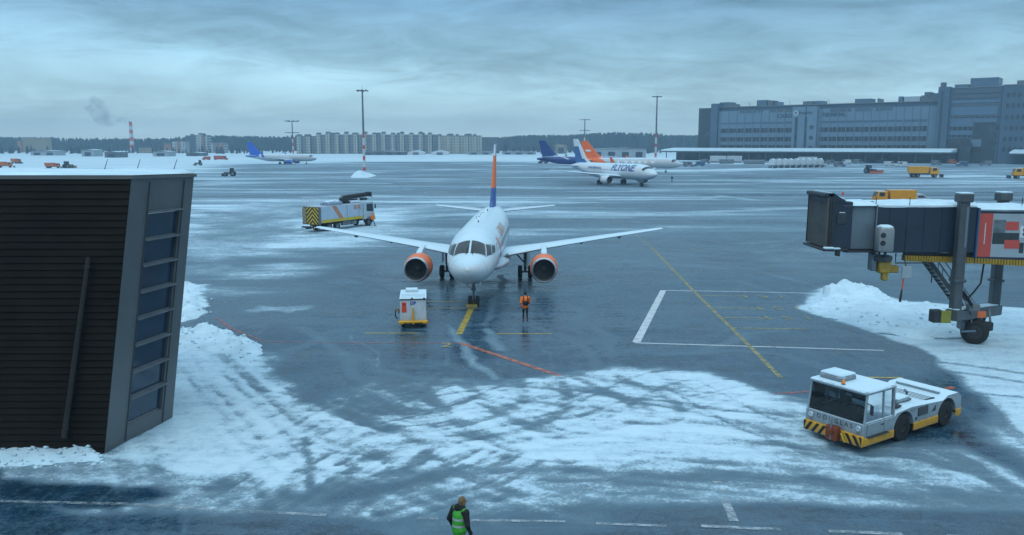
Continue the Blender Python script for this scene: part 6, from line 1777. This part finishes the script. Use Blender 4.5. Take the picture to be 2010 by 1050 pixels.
# ================================================================== APARTMENT BLOCKS
def facade_mat(name, wall, win, sx=3.0, sz=3.0, fill=.45):
    """plaster with a grid of windows in metres"""
    if name in MATS: return MATS[name]
    m = bpy.data.materials.new(name); m.use_nodes = True; N, L = m.node_tree.nodes, m.node_tree.links
    b = N['Principled BSDF']; b.inputs['Roughness'].default_value = .6
    t = N.new('ShaderNodeTexCoord'); s = N.new('ShaderNodeSeparateXYZ'); L.new(t.outputs['Object'], s.inputs[0])
    def M_(op, a, b_):
        n = N.new('ShaderNodeMath'); n.operation = op
        for i, v in enumerate((a, b_)):
            if isinstance(v, (int, float)): n.inputs[i].default_value = v
            else: L.new(v, n.inputs[i])
        return n.outputs[0]
    fx = M_('FRACT', M_('DIVIDE', s.outputs[0], sx), 0); fz = M_('FRACT', M_('DIVIDE', s.outputs[2], sz), 0)
    on = M_('MULTIPLY', M_('LESS_THAN', fx, fill), M_('LESS_THAN', fz, .5))
    nz = N.new('ShaderNodeTexNoise'); nz.inputs['Scale'].default_value = .15; L.new(t.outputs['Object'], nz.inputs['Vector'])
    wl_ = N.new('ShaderNodeMix'); wl_.data_type = 'RGBA'; L.new(nz.outputs['Fac'], wl_.inputs[0]); wl_.inputs[6].default_value = (*[c * .82 for c in wall], 1); wl_.inputs[7].default_value = (*[min(1, c * 1.1) for c in wall], 1)
    mx = N.new('ShaderNodeMix'); mx.data_type = 'RGBA'; L.new(on, mx.inputs[0]); L.new(wl_.outputs[2], mx.inputs[6]); mx.inputs[7].default_value = (*win, 1)
    L.new(mx.outputs[2], b.inputs['Base Color']); MATS[name] = m; return m
F_CREAM = facade_mat('cream_facade', (.42, .42, .36), (.07, .09, .11))
F_GREY = facade_mat('blue_grey_facade', (.20, .25, .28), (.05, .07, .10))
F_WHITE = facade_mat('white_facade', (.46, .49, .50), (.08, .10, .12), 3.4, 3.2)
F_TERRA = facade_mat('terracotta_facade', (.42, .22, .16), (.08, .07, .08), 3.0, 3.0)
F_OCHRE = facade_mat('ochre_facade', (.34, .29, .20), (.08, .08, .09), 3.2, 3.0)
M_ROOFS = mat('snowy_flat_roof', (.18, .20, .22), .8, 0, .1, .3, snow=.9)
M_ROOFD = mat('dark_parapet', (.10, .12, .14), .7, 0, .1, .3)
def apt(label, px0, px1, pyt, y, m, dep=14, bays=None, group=None, roofbits=2, zt=None):
    a, b = on_y(px0, 300, y), on_y(px1, 300, y); H = zt or on_y(px0, pyt, y).z; W = b.x - a.x
    t = thing('apartment_block', label, 'building', (a.x, y, 0), 0, group)
    mb = MB(); mb.box((W / 2, dep / 2, H / 2), (W, dep, H), m); mb.build('wall', t)
    mb = MB(); mb.box((W / 2, dep / 2, H + .3), (W + .4, dep + .4, .6), M_ROOFS); rf = mb.build('roof', t)
    if bays:
        n = len(bays); w = W / n
        for i, (bm2, d, extra) in enumerate(bays):
            if d:
                mb = MB(); mb.box((w * (i + .5), -d / 2, (H + extra) / 2), (w * .86, d, H + extra), bm2); mb.build('bay', t)
                if extra: mb = MB(); mb.prism([(w * i + w * .1, H + extra - .2), (w * (i + 1) - w * .1, H + extra - .2), (w * (i + 1) - w * .25, H + extra + 1.5), (w * i + w * .25, H + extra + 1.5)], -d - .2, dep * .5, M_ROOFD); mb.build('roof_gable', rf)
    for i in range(roofbits):
        mb = MB(); x = W * (i + .7) / (roofbits + .4); mb.box((x, dep * .5, H + 1.6), (min(6, W * .3), 5, 2.0), M_ROOFD); mb.build('lift_house', rf)
    return t
AG = 'distant apartment blocks before the forest'
long_b = []
for i in range(26): long_b.append((F_CREAM if i % 2 == 0 else F_GREY, 2.6 if i % 2 == 0 else 0, [1.2, 0, 2.2, .6][i % 4]))
apt('long apartment block with alternating cream bays and stepped roofline beyond the tall mast', 622, 858, 265, 900, F_GREY, bays=long_b, roofbits=5, group=AG)
apt('lower left wing of the long cream apartment block beside the two-tiered mast', 583, 621, 268, 905, F_GREY, bays=[(F_CREAM, 2.4, 1.0), (F_GREY, 0, 0), (F_CREAM, 2.4, .4), (F_GREY, 0, 0)], roofbits=1, group=AG)
apt('lower right wing of the long cream apartment block stepping down to the dark block', 859, 945, 267, 893, F_CREAM, bays=[(F_GREY, 0, 0) if i % 2 else (F_CREAM, 2.2, .6) for i in range(10)], roofbits=2, group=AG)
apt('plain dark slab block at the right end of the long apartment block', 946, 980, 270, 960, facade_mat('dark_slab_facade', (.10, .13, .15), (.06, .07, .09)), roofbits=0, group=AG)
apt('wide ochre slab block with flat roof at the far left of the forest edge', 44, 91, 271, 1050, F_OCHRE, roofbits=0, group=AG)
apt('small terracotta end block beside the wide ochre slab', 35, 43, 277, 1048, F_TERRA, roofbits=0, group=AG)
apt('pale block with terracotta strip standing first in the left cluster', 322, 336, 282, 1000, F_TERRA, roofbits=0, group=AG)
apt('pale apartment block with terracotta central strip left of the dark tower', 338, 364, 278, 1000, F_WHITE, bays=[(F_WHITE, 0, 0), (F_WHITE, 0, 0), (F_TERRA, 1.5, .5), (F_WHITE, 0, 0), (F_WHITE, 0, 0)], roofbits=0, group=AG)
apt('dark grey apartment tower in the middle of the left cluster', 366, 384, 267, 1040, facade_mat('dark_tower_facade', (.09, .12, .16), (.05, .06, .08)), roofbits=1, group=AG)
apt('tall pale tower with brown strip and roof cap beside the dark tower', 386, 408, 266, 1010, F_WHITE, bays=[(F_WHITE, 0, 0), (F_WHITE, 1.2, 1.6), (F_TERRA, 1.8, 1.2), (F_WHITE, 0, 0)], roofbits=1, group=AG)
apt('pale apartment block with two terracotta strips at the right of the left cluster', 413, 441, 281, 1000, F_WHITE, bays=[(F_WHITE, 0, 0), (F_GREY, 1, 0), (F_TERRA, 1.6, .4), (F_WHITE, 0, 0), (F_TERRA, 1.2, .2)], roofbits=0, group=AG)
apt('low ochre building below the factory chimney', 272, 300, 291, 980, F_OCHRE, roofbits=0, group=AG)

# low sheds along the far edge
M_SHED = mat('pale_shed_cladding', (.34, .40, .44), .6, 0, .1, .3)
M_SHEDD = mat('dark_shed_cladding', (.10, .13, .16), .6, 0, .1, .3)
def shed(label, px0, px1, pyt, pyb, y, m, arch_=False, dep=16):
    a, b = on_y(px0, 300, y), on_y(px1, 300, y); H = max(2.5, on_y(px0, pyt, y).z); W = b.x - a.x
    t = thing('hangar_tent' if arch_ else 'low_shed', label, 'tent' if arch_ else 'shed', (a.x, y, 0), 0)
    mb = MB()
    if arch_:
        prof = [(W * i / 10, H * (.55 + .45 * math.sin(math.pi * i / 10))) for i in range(11)]
        mb.prism([(0, 0)] + prof + [(W, 0)], 0, dep, m); mb.build('canvas', t)
        mb = MB(); mb.box((W / 2, -.15, H * .28), (W * .35, .2, H * .56), M_SHEDD); mb.build('door', t)
    else:
        mb.box((W / 2, dep / 2, H / 2), (W, dep, H), m); mb.build('wall', t)
        mb = MB(); mb.prism([(-.4, H), (W + .4, H), (W + .4, H + .25), (W / 2, H + .9), (-.4, H + .25)], -.4, dep + .4, M_ROOFS); mb.build('roof', t)
        k = max(1, int(W / 9))
        for i in range(k): mb = MB(); mb.box((W * (i + .5) / k, -.08, H * .4), (W / k * .5, .12, H * .6), M_WINDFAR); mb.build('door', t)
    return t
M_TENT = mat('white_tent_canvas', (.62, .68, .72), .7, 0, .08, .4, snow=.4)
shed('white arched tent hangar left of its twin below the apartment block', 800, 832, 295, 306, 800, M_TENT, True)
shed('white arched tent hangar right of its twin below the apartment block', 846, 880, 295, 306, 800, M_TENT, True)
shed('long dark low shed with snowy roof below the long apartment block', 712, 795, 298, 308, 790, M_SHEDD)
shed('pale low shed beside the right tent hangar', 918, 965, 300, 306, 820, M_SHED)
shed('long pale shed between the dark tail and the snow edge', 985, 1052, 300, 306, 830, M_SHED)
shed('pale shed with snowy roof below the left tower cluster', 300, 330, 298, 308, 700, M_SHED)
shed('small dark shed at the snow edge under the pale tower', 365, 395, 301, 308, 720, M_SHEDD)
shed('low dark shed standing behind the louvred building roof', 205, 232, 299, 312, 640, M_SHEDD)
shed('long grey shed with snowy roof behind the orange ploughs', 60, 110, 297, 305, 760, M_SHED)
shed('pale shed below the chimney at the snow edge', 160, 184, 295, 308, 700, M_SHED)
shed('pale cargo shed behind the orange-tailed airliner', 1160, 1268, 293, 306, 620, M_SHED)
shed('dark cargo shed between orange tail and terminal', 1205, 1262, 292, 300, 680, M_SHEDD)
shed('pale office block peeping over trees behind orange tail', 1090, 1112, 284, 300, 900, F_OCHRE)

# ================================================================== TERMINAL COMPLEX ON THE RIGHT
M_FAC = mat('pale_blue_grey_cladding', (.15, .235, .32), .5, .05, .07, .12)
M_FAC2 = mat('mid_grey_cladding', (.07, .12, .18), .5, .05, .1, .12)
M_FACD = mat('dark_glass_cladding', (.045, .065, .085), .25, .1, .3, .15)
M_BANDW2 = facade_mat('window_band', (.09, .12, .15), (.02, .028, .04), 2.6, 50.0, .72)
M_LET = mat('dark_sign_letters', (.04, .06, .10), .5)
A0 = Vector((123.6, 552, 0)); AV = Vector((114.4, -89.0, 0)); AL = AV.length; ae = AV.normalized(); an_ = Vector((ae.y, -ae.x, 0))
def tpx(px):
    f = (px - 1005) / FOC; return (f * 560 - 123.6) / (114.4 + f * 90) * AL
def TZ(px, py): 
    s = tpx(px); return on_y(px, py, A0.y + ae.y * s).z
TR = math.atan2(ae.y, ae.x)
def tblock(name, label):
    return thing(name, label, 'building', tuple(A0), TR)
# local x runs along the front, -y faces the apron
def fb(mb, px0, px1, z0, z1, y0, y1, m, bev=0):
    x0, x1 = tpx(px0), tpx(px1); mb.box(((x0 + x1) / 2, (y0 + y1) / 2, (z0 + z1) / 2), (x1 - x0, y1 - y0, z1 - z0), m, bev)
def part(t, nm, px0, px1, z0, z1, y0, y1, m, parent=None):
    mb = MB(); fb(mb, px0, px1, z0, z1, y0, y1, m); return mb.build(nm, parent or t)
ta = tblock('office_terminal', 'long pale blue-grey terminal block with three window bands and dark signs')
part(ta, 'wall', 1398, 1815, 0, 31.5, 0, 45, M_FAC)
part(ta, 'end_wing', 1358, 1397, 0, 34, 2, 40, M_FACD)
part(ta, 'pylon', 1386, 1398.5, 0, 36.5, -2.2, 4, M_FAC2)
part(ta, 'attic_storey', 1399, 1812, 31.5, 34.0, 3, 42, M_FAC2)
part(ta, 'roof', 1396, 1815, 34, 34.5, 2, 43, M_ROOFS)
for (z0, z1) in ((17.6, 20.4), (12.2, 14.8), (7.0, 9.8)):
    part(ta, 'window_band', 1404, 1540, z0, z1, -.25, .2, M_BANDW2); part(ta, 'window_band', 1592, 1797, z0, z1, -.25, .2, M_BANDW2)
for (p0, p1, z0, z1) in ((1438, 1470, 30.4, 32.2), (1474, 1482, 30.4, 32.2), (1496, 1520, 30.4, 32.2), (1522, 1544, 30.4, 32.2), (1610, 1650, 29.8, 31.6), (1656, 1690, 30.0, 31.6), (1696, 1728, 30.0, 31.6)):
    part(ta, 'window_band', p0, p1, z0 - .3, z1 - .3, -.3, .2, M_BANDW2)
for i in range(10): part(ta, 'pilaster', 1402 + i * 15.2, 1403.2 + i * 15.2, 0, 31.5, -.5, .2, M_FAC)
for i in range(14): part(ta, 'pilaster', 1594 + i * 15.6, 1595.2 + i * 15.6, 0, 31.5, -.5, .2, M_FAC)
for (p0, p1) in ((1404, 1540), (1592, 1797)): part(ta, 'window_band', p0, p1, 23.0, 24.2, -.2, .2, M_FAC2)
part(ta, 'stair_tower', 1541, 1566, 0, 33.0, -2.5, 3, M_FAC); part(ta, 'stair_tower', 1568, 1588, 0, 33.0, -2.8, 3, M_FAC)
for (p0, p1) in ((1547, 1551.5), (1565.5, 1570)): part(ta, 'glass_slot', p0, p1, 1, 26.5, -2.95, -2.0, M_FACD)
for z in (20.5, 14.2, 8.0):
    mb = MB(); mb.lathe([(0, 1.3), (.1, 1.3), (.1, .01)], (tpx(1579), -2.82, z), (0, -1, 0), M_FACD, 18); mb.build('round_window', ta)
def sign(txt, px, z, size, yy, par):
    mb = MB(); x0 = tpx(px); lettering(mb, txt, size, lambda x, y: (x0 + x, yy, z + y), M_LET, bold=.04 * size); return mb.build('lettering', par)
sign('CARGO', 1528, 27.6, 3.4, -.12, ta); sign('TERMINAL', 1617, 27.8, 3.0, -.12, ta); sign('Vnukovo', 1566, 29.2, 2.4, -2.95, ta)
mb = MB(); mb.lathe([(0, 1.6), (.15, 1.6), (.15, 1.0), (0, 1.0)], (tpx(1548), -2.75, 29.2), (0, -1, 0), M_GPUW, 20); mb.build('round_logo', ta)
for (p0, p1, z0, z1, m) in ((1392, 1412, 34.4, 37.6, M_FAC2), (1412, 1420, 34.4, 36.4, M_ROOFD), (1463, 1482, 34.4, 38.2, M_FAC2), (1484, 1493, 34.4, 37.8, M_ROOFD), (1498, 1504, 34.4, 36.9, M_FAC2), (1551, 1570, 34.4, 36.6, M_ROOFD), (1574, 1588, 34.4, 36.6, M_FAC2),
        (1650, 1681, 34.4, 37.0, M_FAC2), (1693, 1697, 34.4, 36.8, M_ROOFD), (1733, 1741, 34.4, 37.6, M_FAC2), (1744, 1774, 34.4, 37.4, M_SHED), (1776, 1812, 34.4, 37.8, M_ROOFD), (1782, 1794, 37.8, 39.6, M_FAC2), (1800, 1811, 37.8, 38.8, M_FAC2)):
    part(ta, 'roof_plant', p0, p1, z0, z1, 6, 16, m)
for px in (1407, 1448, 1525, 1694, 1600): 
    mb = MB(); mb.tube([(tpx(px), 8, 34.4), (tpx(px) + rnd.uniform(-1, 1), 8, 37.5)], .12, M_ROOFD, 5); mb.build('roof_mast', ta)
tb_ = tblock('office_tower', 'taller dark blue-grey office tower with pale horizontal bands at the end of the long terminal')
part(tb_, 'wall', 1816, 1936, 0, 40.5, -3, 45, M_FAC2)
for i, (z0, z1) in enumerate(((32.5, 34.0), (26.0, 30.5), (19.8, 24.3), (13.6, 17.8))):
    part(tb_, 'pale_band', 1842, [1934, 1930, 1930, 1886][i], z0, z1, -3.35, -2.9, mat('pale_band_cladding', (.10, .18, .27), .5, 0, .1, .2))
for (z0, z1) in ((30.6, 32.3), (24.4, 25.9), (17.9, 19.7)): part(tb_, 'window_band', 1842, 1934, z0, z1, -3.2, -2.9, M_BANDW2)
for (z0, z1) in ((35.0, 36.6), (37.6, 39.2), (14.0, 15.4), (10.0, 11.6)): part(tb_, 'window_band', 1842, 1932, z0, z1, -3.38, -2.9, M_BANDW2)
part(tb_, 'corner_shaft', 1816, 1838, 0, 41.5, -5, 2, M_FAC2); part(tb_, 'glass_slot', 1822, 1826, 2, 39, -5.2, -4.9, M_FACD)
part(tb_, 'dark_glazing', 1836, 1880, 1, 13.0, -3.45, -2.9, M_FACD); part(tb_, 'dark_glazing', 1886, 1930, 0, 22, -3.5, -2.9, M_FACD)
part(tb_, 'pale_bay', 1884, 1904, 9, 13, -3.9, -2.9, M_FAC)
part(tb_, 'entrance_block', 1866, 1888, 0, 11, -9, -3, M_FACD)
part(tb_, 'roof', 1815, 1937, 40.5, 41.0, -3.4, 46, M_ROOFS)
part(tb_, 'roof_plant', 1868, 1922, 41, 46.2, 6, 20, M_FAC2); part(tb_, 'roof_plant', 1840, 1866, 41, 43, 4, 20, M_FAC2); part(tb_, 'roof_plant', 1818, 1826, 41.4, 44, -3, 2, M_ROOFD)
tc_ = tblock('punched_window_tower', 'grey tower with rows of punched oval windows at the right end of the complex')
part(tc_, 'wall', 1937, 2160, 0, 41.0, -4, 45, M_FAC2); part(tc_, 'roof', 1936, 2160, 41, 41.5, -4.3, 46, M_ROOFS)
for r_, z in enumerate((36.0, 30.5, 24.5, 18.8, 13.0, 7.6)):
    for k in range(9):
        px = 1948 + k * 10.5
        mb = MB(); mb.lathe([(0, 1.0), (.12, 1.0), (.12, .01)], (0, 0, 0), (0, -1, 0), M_FACD, 12)
        mb.v = [(v[0] * .85 + tpx(px), v[1] - 4.02, v[2] * 1.35 + z) for v in mb.v]; mb.build('window', tc_)
part(tc_, 'roof_plant', 1957, 1987, 41.5, 44, 6, 16, M_ROOFD); part(tc_, 'roof_plant', 2004, 2060, 41.5, 47, 6, 16, M_FAC2)
# snow-laden canopy along the front
cn = thing('canopy', 'long low canopy with thick snow on its roof along the terminal front', 'canopy', tuple(A0), TR)
part(cn, 'roof', 1322, 1862, 5.2, 6.0, -24, -6, M_ROOFD)
mb = MB(); mb.prism([(-24.3, 6.01), (-6, 6.01), (-6, 8.0), (-23.9, 6.8)], tpx(1322), tpx(1862), M_SNOW, lambda x, y, z: (y, x, z)); mb.build('roof_snow', cn)
for i in range(18): mb = MB(); x = tpx(1330 + i * 31); mb.tube([(x, -22, 0), (x, -22, 5.2)], .3, M_FAC2, 8); mb.build('column', cn, 40)
part(cn, 'back_wall', 1330, 1860, 0, 5.2, -8, -7, M_FACD)
cn2 = thing('canopy', 'short snow-topped canopy below the tower with punched windows', 'canopy', tuple(A0), TR)
part(cn2, 'roof', 1968, 2120, 4.8, 5.6, -22, -5, M_ROOFD); mb = MB(); mb.prism([(-22.3, 5.61), (-5, 5.61), (-5, 7.6), (-22, 6.3)], tpx(1968), tpx(2120), M_SNOW, lambda x, y, z: (y, x, z)); mb.build('roof_snow', cn2)
for i in range(5): mb = MB(); x = tpx(1972 + i * 30); mb.tube([(x, -20, 0), (x, -20, 4.8)], .3, M_FAC2, 8); mb.build('column', cn2, 40)

# ================================================================== APRON VEHICLES FAR OFF
M_VW = mat('white_van_paint', (.55, .61, .65), .4, 0, .08, 1, snow=.5)
M_VG = mat('grey_van_paint', (.16, .19, .22), .4, 0, .08, 1, snow=.5)
M_VR = mat('red_van_paint', (.40, .07, .05), .4, 0, .08, 1, snow=.4)
M_VB = mat('blue_van_paint', (.06, .14, .26), .4, 0, .08, 1, snow=.5)
M_ORV = mat('orange_plough_paint', (.55, .14, .04), .45, 0, .12, 1)
M_AMV = mat('amber_truck_paint', (.80, .36, .01), .45, 0, .15, 1, snow=.15)
def wheels4(t, xs_, w, r=.38):
    for x in xs_:
        for sy in (-1, 1): mb = MB(); wheel(mb, (x, sy * w, r), r, .26); mb.build('wheel', t, 40)
def van(label, px, py, m, rz=0, L=5.2, H=2.3, group='service vans parked by the terminal canopy'):
    p = at(px, py); t = thing('service_van', label, 'van', (p.x, p.y, 0), rz, group)
    mb = MB(); mb.prism([(-L / 2, .4), (L / 2, .4), (L / 2 + .05, 1.1), (L / 2 - .9, 1.25), (L / 2 - 1.6, H), (-L / 2, H)], -.95, .95, m); mb.build('body', t)
    for sy in (-1, 1): mb = MB(); mb.prism([(L / 2 - 1.1, 1.3), (L / 2 - 2.5, 1.3), (L / 2 - 2.5, H - .25), (L / 2 - 1.65, H - .25)], sy * .96 - .01, sy * .96 + .01, M_WINDFAR); mb.build('window', t)
    mb = MB(); mb.add([(L / 2 - .88, -.85, 1.3), (L / 2 - .88, .85, 1.3), (L / 2 - 1.55, .85, H - .1), (L / 2 - 1.55, -.85, H - .1)], [(0, 1, 2, 3)], M_WINDFAR); mb.build('windscreen', t, recalc=False)
    wheels4(t, (-L / 2 + .9, L / 2 - .9), .82); return t
VL = [(1612, 326, M_VW, 'white van touching the right end of the covered dolly row'), (1648, 327, M_VG, 'low grey van in front of the white one right of the dolly row'), (1672, 317, M_VW, 'white van deep under the canopy above the plough tractor'),
      (1730, 319, M_VG, 'grey van deep under the canopy left of the amber truck'), (1838, 324, M_VG, 'grey van just right of the amber truck by the canopy end'), (1852, 319, M_VW, 'white van at the very end of the canopy by the dark entrance block'),
      (1908, 320, M_VW, 'white van right below the dark glazing of the tower'), (1960, 321, M_VW, 'white van at the left end of the short canopy'), (1385, 321, M_VG, 'grey van left of the long white container'),
      (1352, 327, M_VG, 'small grey van leftmost under the canopy end'), (1372, 326, M_VB, 'blue van second from the canopy left end'),
      (1660, 322, M_VW, 'white van under the canopy right of the round covers'), (1684, 321, M_VG, 'grey van right behind the plough tractor'), (1632, 323, M_VG, 'grey van just right of the round cargo covers'),
      (1768, 327, M_VW, 'white van behind the amber truck'), (1790, 318, M_VW, 'white van under the canopy behind the amber truck'), (1746, 326, M_VW, 'white van between plough tractor and amber truck'),
      (1818, 318, M_VW, 'white van near the right end of the canopy'), (1888, 326, M_VB, 'blue van below the dark glazed tower'), (1934, 325, M_VG, 'grey van below the punched-window tower')]
for i, (px, py, m, lb) in enumerate(VL): van(lb, px, py, m, R([10, -38, 190, 142][i % 4]))
van('red van parked at the snow edge below the pale tower cluster', 405, 314, M_VR, R(170), group='red vehicles at the far snow edge')
van('long red bus-like van beside the red van at the snow edge', 434, 314, M_VR, 0, 9, 2.8, group='red vehicles at the far snow edge')
van('orange service van below the tower at the canopy end', 1868, 321, M_ORV, R(5))
van('small red van at the far left edge before the forest', 4, 298, M_VR, R(5), 7, 2.6, group='red vehicles at the far snow edge')
# row of round-topped covered dollies
M_COV = mat('pale_canvas_cover', (.52, .59, .63), .7, 0, .1, .8, snow=.5)
dol = None
for i in range(9):
    p = at(1516 + i * 11.6, 330 - i * .2)
    if dol is None:
        dol = thing('covered_dolly', 'x', 'cargo dolly', tuple(p), R(-36), 'round-topped covered cargo dollies')
        mb = MB(); mb.prism([(-1.15, .9)] + [(1.15 * math.cos(R(a)) * -1, 1.4 + 1.25 * math.sin(R(a))) for a in range(0, 181, 18)] + [(1.15, .9)], -1.5, 1.5, M_COV); mb.build('cover', dol, 40)
        mb = MB(); mb.box((0, 0, .7), (2.4, 3.1, .18), M_GREYV, .03); mb.build('deck', dol)
        for x in (-.9, .9):
            for sy in (-1.2, 1.2): mb = MB(); wheel(mb, (x, sy, .3), .3, .2); mb.build('wheel', dol, 40)
        o = dol
    else: o = copy_tree(dol)
    o.location = p; o.scale = (1.1, 1.1, 1.55)
    o['label'] = ['first', 'second', 'third', 'fourth', 'fifth', 'sixth', 'seventh', 'eighth', 'ninth'][i] + ' round-topped canvas cargo dolly counted from the left of the row'
def trailer(label, px0, px1, pyt, pyb, m, group='white containers under the canopy'):
    p0, p1 = at(px0, pyb), at(px1, pyb); H = on_y(px0, pyt, p0.y).z
    t = thing('cargo_container', label, 'container', ((p0.x + p1.x) / 2, p0.y, 0), R(-8), group); W = (p1.x - p0.x)
    mb = MB(); mb.box((0, 0, H * .58), (W, 3, H * .84), m, .08); mb.build('box', t)
    mb = MB()
    for i in range(int(W / 1.2)): mb.box((-W / 2 + .6 + i * 1.2, -1.53, H * .58), (.1, .06, H * .8), M_FAC)
    mb.build('ribs', t)
    mb = MB(); mb.box((0, 0, H * .10), (W * .96, 2.6, H * .1), M_DARK); mb.build('skid', t)
trailer('long white cargo container at the left under the canopy', 1394, 1424, 306, 319, M_VW); trailer('white cargo container right of the long one under the canopy', 1427, 1455, 306, 319, M_VW)
trailer('grey cargo container below the two white ones', 1412, 1440, 312, 321, M_VG); trailer('large pale container behind the covered dollies', 1568, 1602, 308, 322, M_COV)
trailer('low grey container beside the snow patch under canopy', 1460, 1500, 314, 322, M_VG)
def tractor(label, px, py, rz, m_body, blade_m, k=1.0, bw=2.0):
    p = at(px, py); t = thing('plough_tractor', label, 'tractor', (p.x, p.y, 0), rz)
    mb = MB(); mb.box((.9 * k, 0, 1.15 * k), (2.0 * k, 1.0 * k, .8 * k), m_body, .1); mb.build('bonnet', t)
    mb = MB(); mb.prism([(-1.3 * k, 1.0 * k), (.1 * k, 1.0 * k), (-.1 * k, 2.7 * k), (-1.2 * k, 2.7 * k)], -.8 * k, .8 * k, M_WINDFAR); mb.build('cab', t)
    mb = MB(); mb.box((-.65 * k, 0, 2.78 * k), (1.5 * k, 1.8 * k, .16 * k), M_VW, .05); mb.build('cab_roof', t)
    for x, r in ((-.9 * k, .85 * k), (1.4 * k, .6 * k)):
        for sy in (-1, 1): mb = MB(); wheel(mb, (x, sy * .95 * k, r), r, .45 * k); mb.build('wheel', t, 40)
    mb = MB(); mb.prism([(2.3 * k, .1), (2.5 * k, .1), (2.3 * k, .6 * k), (2.45 * k, 1.0 * k), (2.2 * k, .6 * k)], -bw * k, bw * k, blade_m); mb.box((2.1 * k, 0, .5 * k), (.6 * k, .3 * k, .25 * k), M_DARK); mb.build('plough_blade', t)
    return t
tractor('dark tractor with a plough crossing the apron left of the de-icing truck', 452, 346, R(190), M_VG, M_DARK)
tractor('small dark tractor at the snow edge right of the roof rods', 390, 325, R(200), M_VG, M_DARK)
tractor('small dark tractor at the snow edge near the navy tail', 1068, 321, R(170), M_VG, M_DARK, 1.2)
tractor('blue and white tractor pushing a long orange snow blade before the terminal', 1708, 340, R(-58), M_VB, M_ORV, 1.1, 3.6)
def dump(label, px, py, rz, m=M_AMV, k=1.0, group='amber snow-clearing trucks'):
    p = at(px, py); t = thing('snow_truck', label, 'truck', (p.x, p.y, 0), rz, group)
    mb = MB(); mb.box((0, 0, 1.0 * k), (8 * k, 1.2 * k, .4 * k), M_DARK); mb.build('chassis', t)
    mb = MB(); mb.prism([(-4.2 * k, 1.3 * k), (1.0 * k, 1.3 * k), (1.3 * k, 3.3 * k), (-4.4 * k, 3.3 * k)], -1.3 * k, 1.3 * k, m); mb.build('hopper', t)
    mb = MB(); mb.prism([(1.6 * k, 1.0 * k), (4.0 * k, 1.0 * k), (4.0 * k, 2.0 * k), (3.5 * k, 3.0 * k), (1.6 * k, 3.0 * k)], -1.2 * k, 1.2 * k, m); cb = mb.build('cab', t)
    mb = MB(); mb.add([(4.02 * k, -1.05 * k, 2.0 * k), (4.02 * k, 1.05 * k, 2.0 * k), (3.55 * k, 1.05 * k, 2.9 * k), (3.55 * k, -1.05 * k, 2.9 * k)], [(0, 1, 2, 3)], M_WINDFAR); mb.build('windscreen', t, recalc=False)
    for sy in (-1, 1): mb = MB(); mb.box((2.8 * k, sy * 1.21 * k, 2.4 * k), (1.1 * k, .03, .8 * k), M_WINDFAR); mb.build('side_window', t)
    wheels4(t, (-3 * k, -1.7 * k, 3.0 * k), 1.05 * k, .52 * k)
    mb = MB(); mb.box((5.0 * k, 0, .55 * k), (.35 * k, 3.4 * k, .9 * k), M_DARK, .1); mb.build('plough_blade', t)
    return t
dump('amber snow-clearing truck with hopper and dark front blade before the canopy', 1812, 348, R(-12), k=1.05)
dump('amber snow-clearing truck cut by the right picture edge', 2018, 351, R(165), k=1.05)
dump('snow-dusted amber truck mostly hidden behind the jet bridge roof', 1752, 403, R(178), mat('amber_truck_snowy', (.80, .34, .01), .45, 0, .15, 1, snow=.05), .8)
dump('small orange truck farthest left above the building roof', 8, 329, R(20), M_ORV, .8, 'orange snow ploughs beyond the roof'); dump('small orange truck leaning between snow rows with a dark blade', 32, 321, R(-30), M_ORV, .8, 'orange snow ploughs beyond the roof')
dump('orange truck right of the other two above the roof', 104, 330, R(10), M_ORV, .7, 'orange snow ploughs beyond the roof')
tractor('tan loader with raised arm beside the orange truck above the roof', 134, 330, R(60), mat('tan_loader', (.40, .26, .14), .5), mat('tan_loader', (.40, .26, .14), .5), 1.1)
van('low white van behind the jet bridge roof beside the amber truck', 1790, 402, M_VW, R(0), 6, 1.9, None)

# ================================================================== THE AIR
hz = bpy.data.materials.new('haze'); hz.use_nodes = True; N, L = hz.node_tree.nodes, hz.node_tree.links
N.remove(N['Principled BSDF']); pv = N.new('ShaderNodeVolumePrincipled'); pv.inputs['Color'].default_value = (.50, .78, 1.0, 1); pv.inputs['Density'].default_value = .00052
pv.inputs['Anisotropy'].default_value = .2
L.new(pv.outputs[0], N['Material Output'].inputs['Volume'])
mb = MB(); mb.box((0, 920, 31), (4640, 1985, 66), hz); h_ = mb.build('haze', None); h_['kind'] = 'stuff'
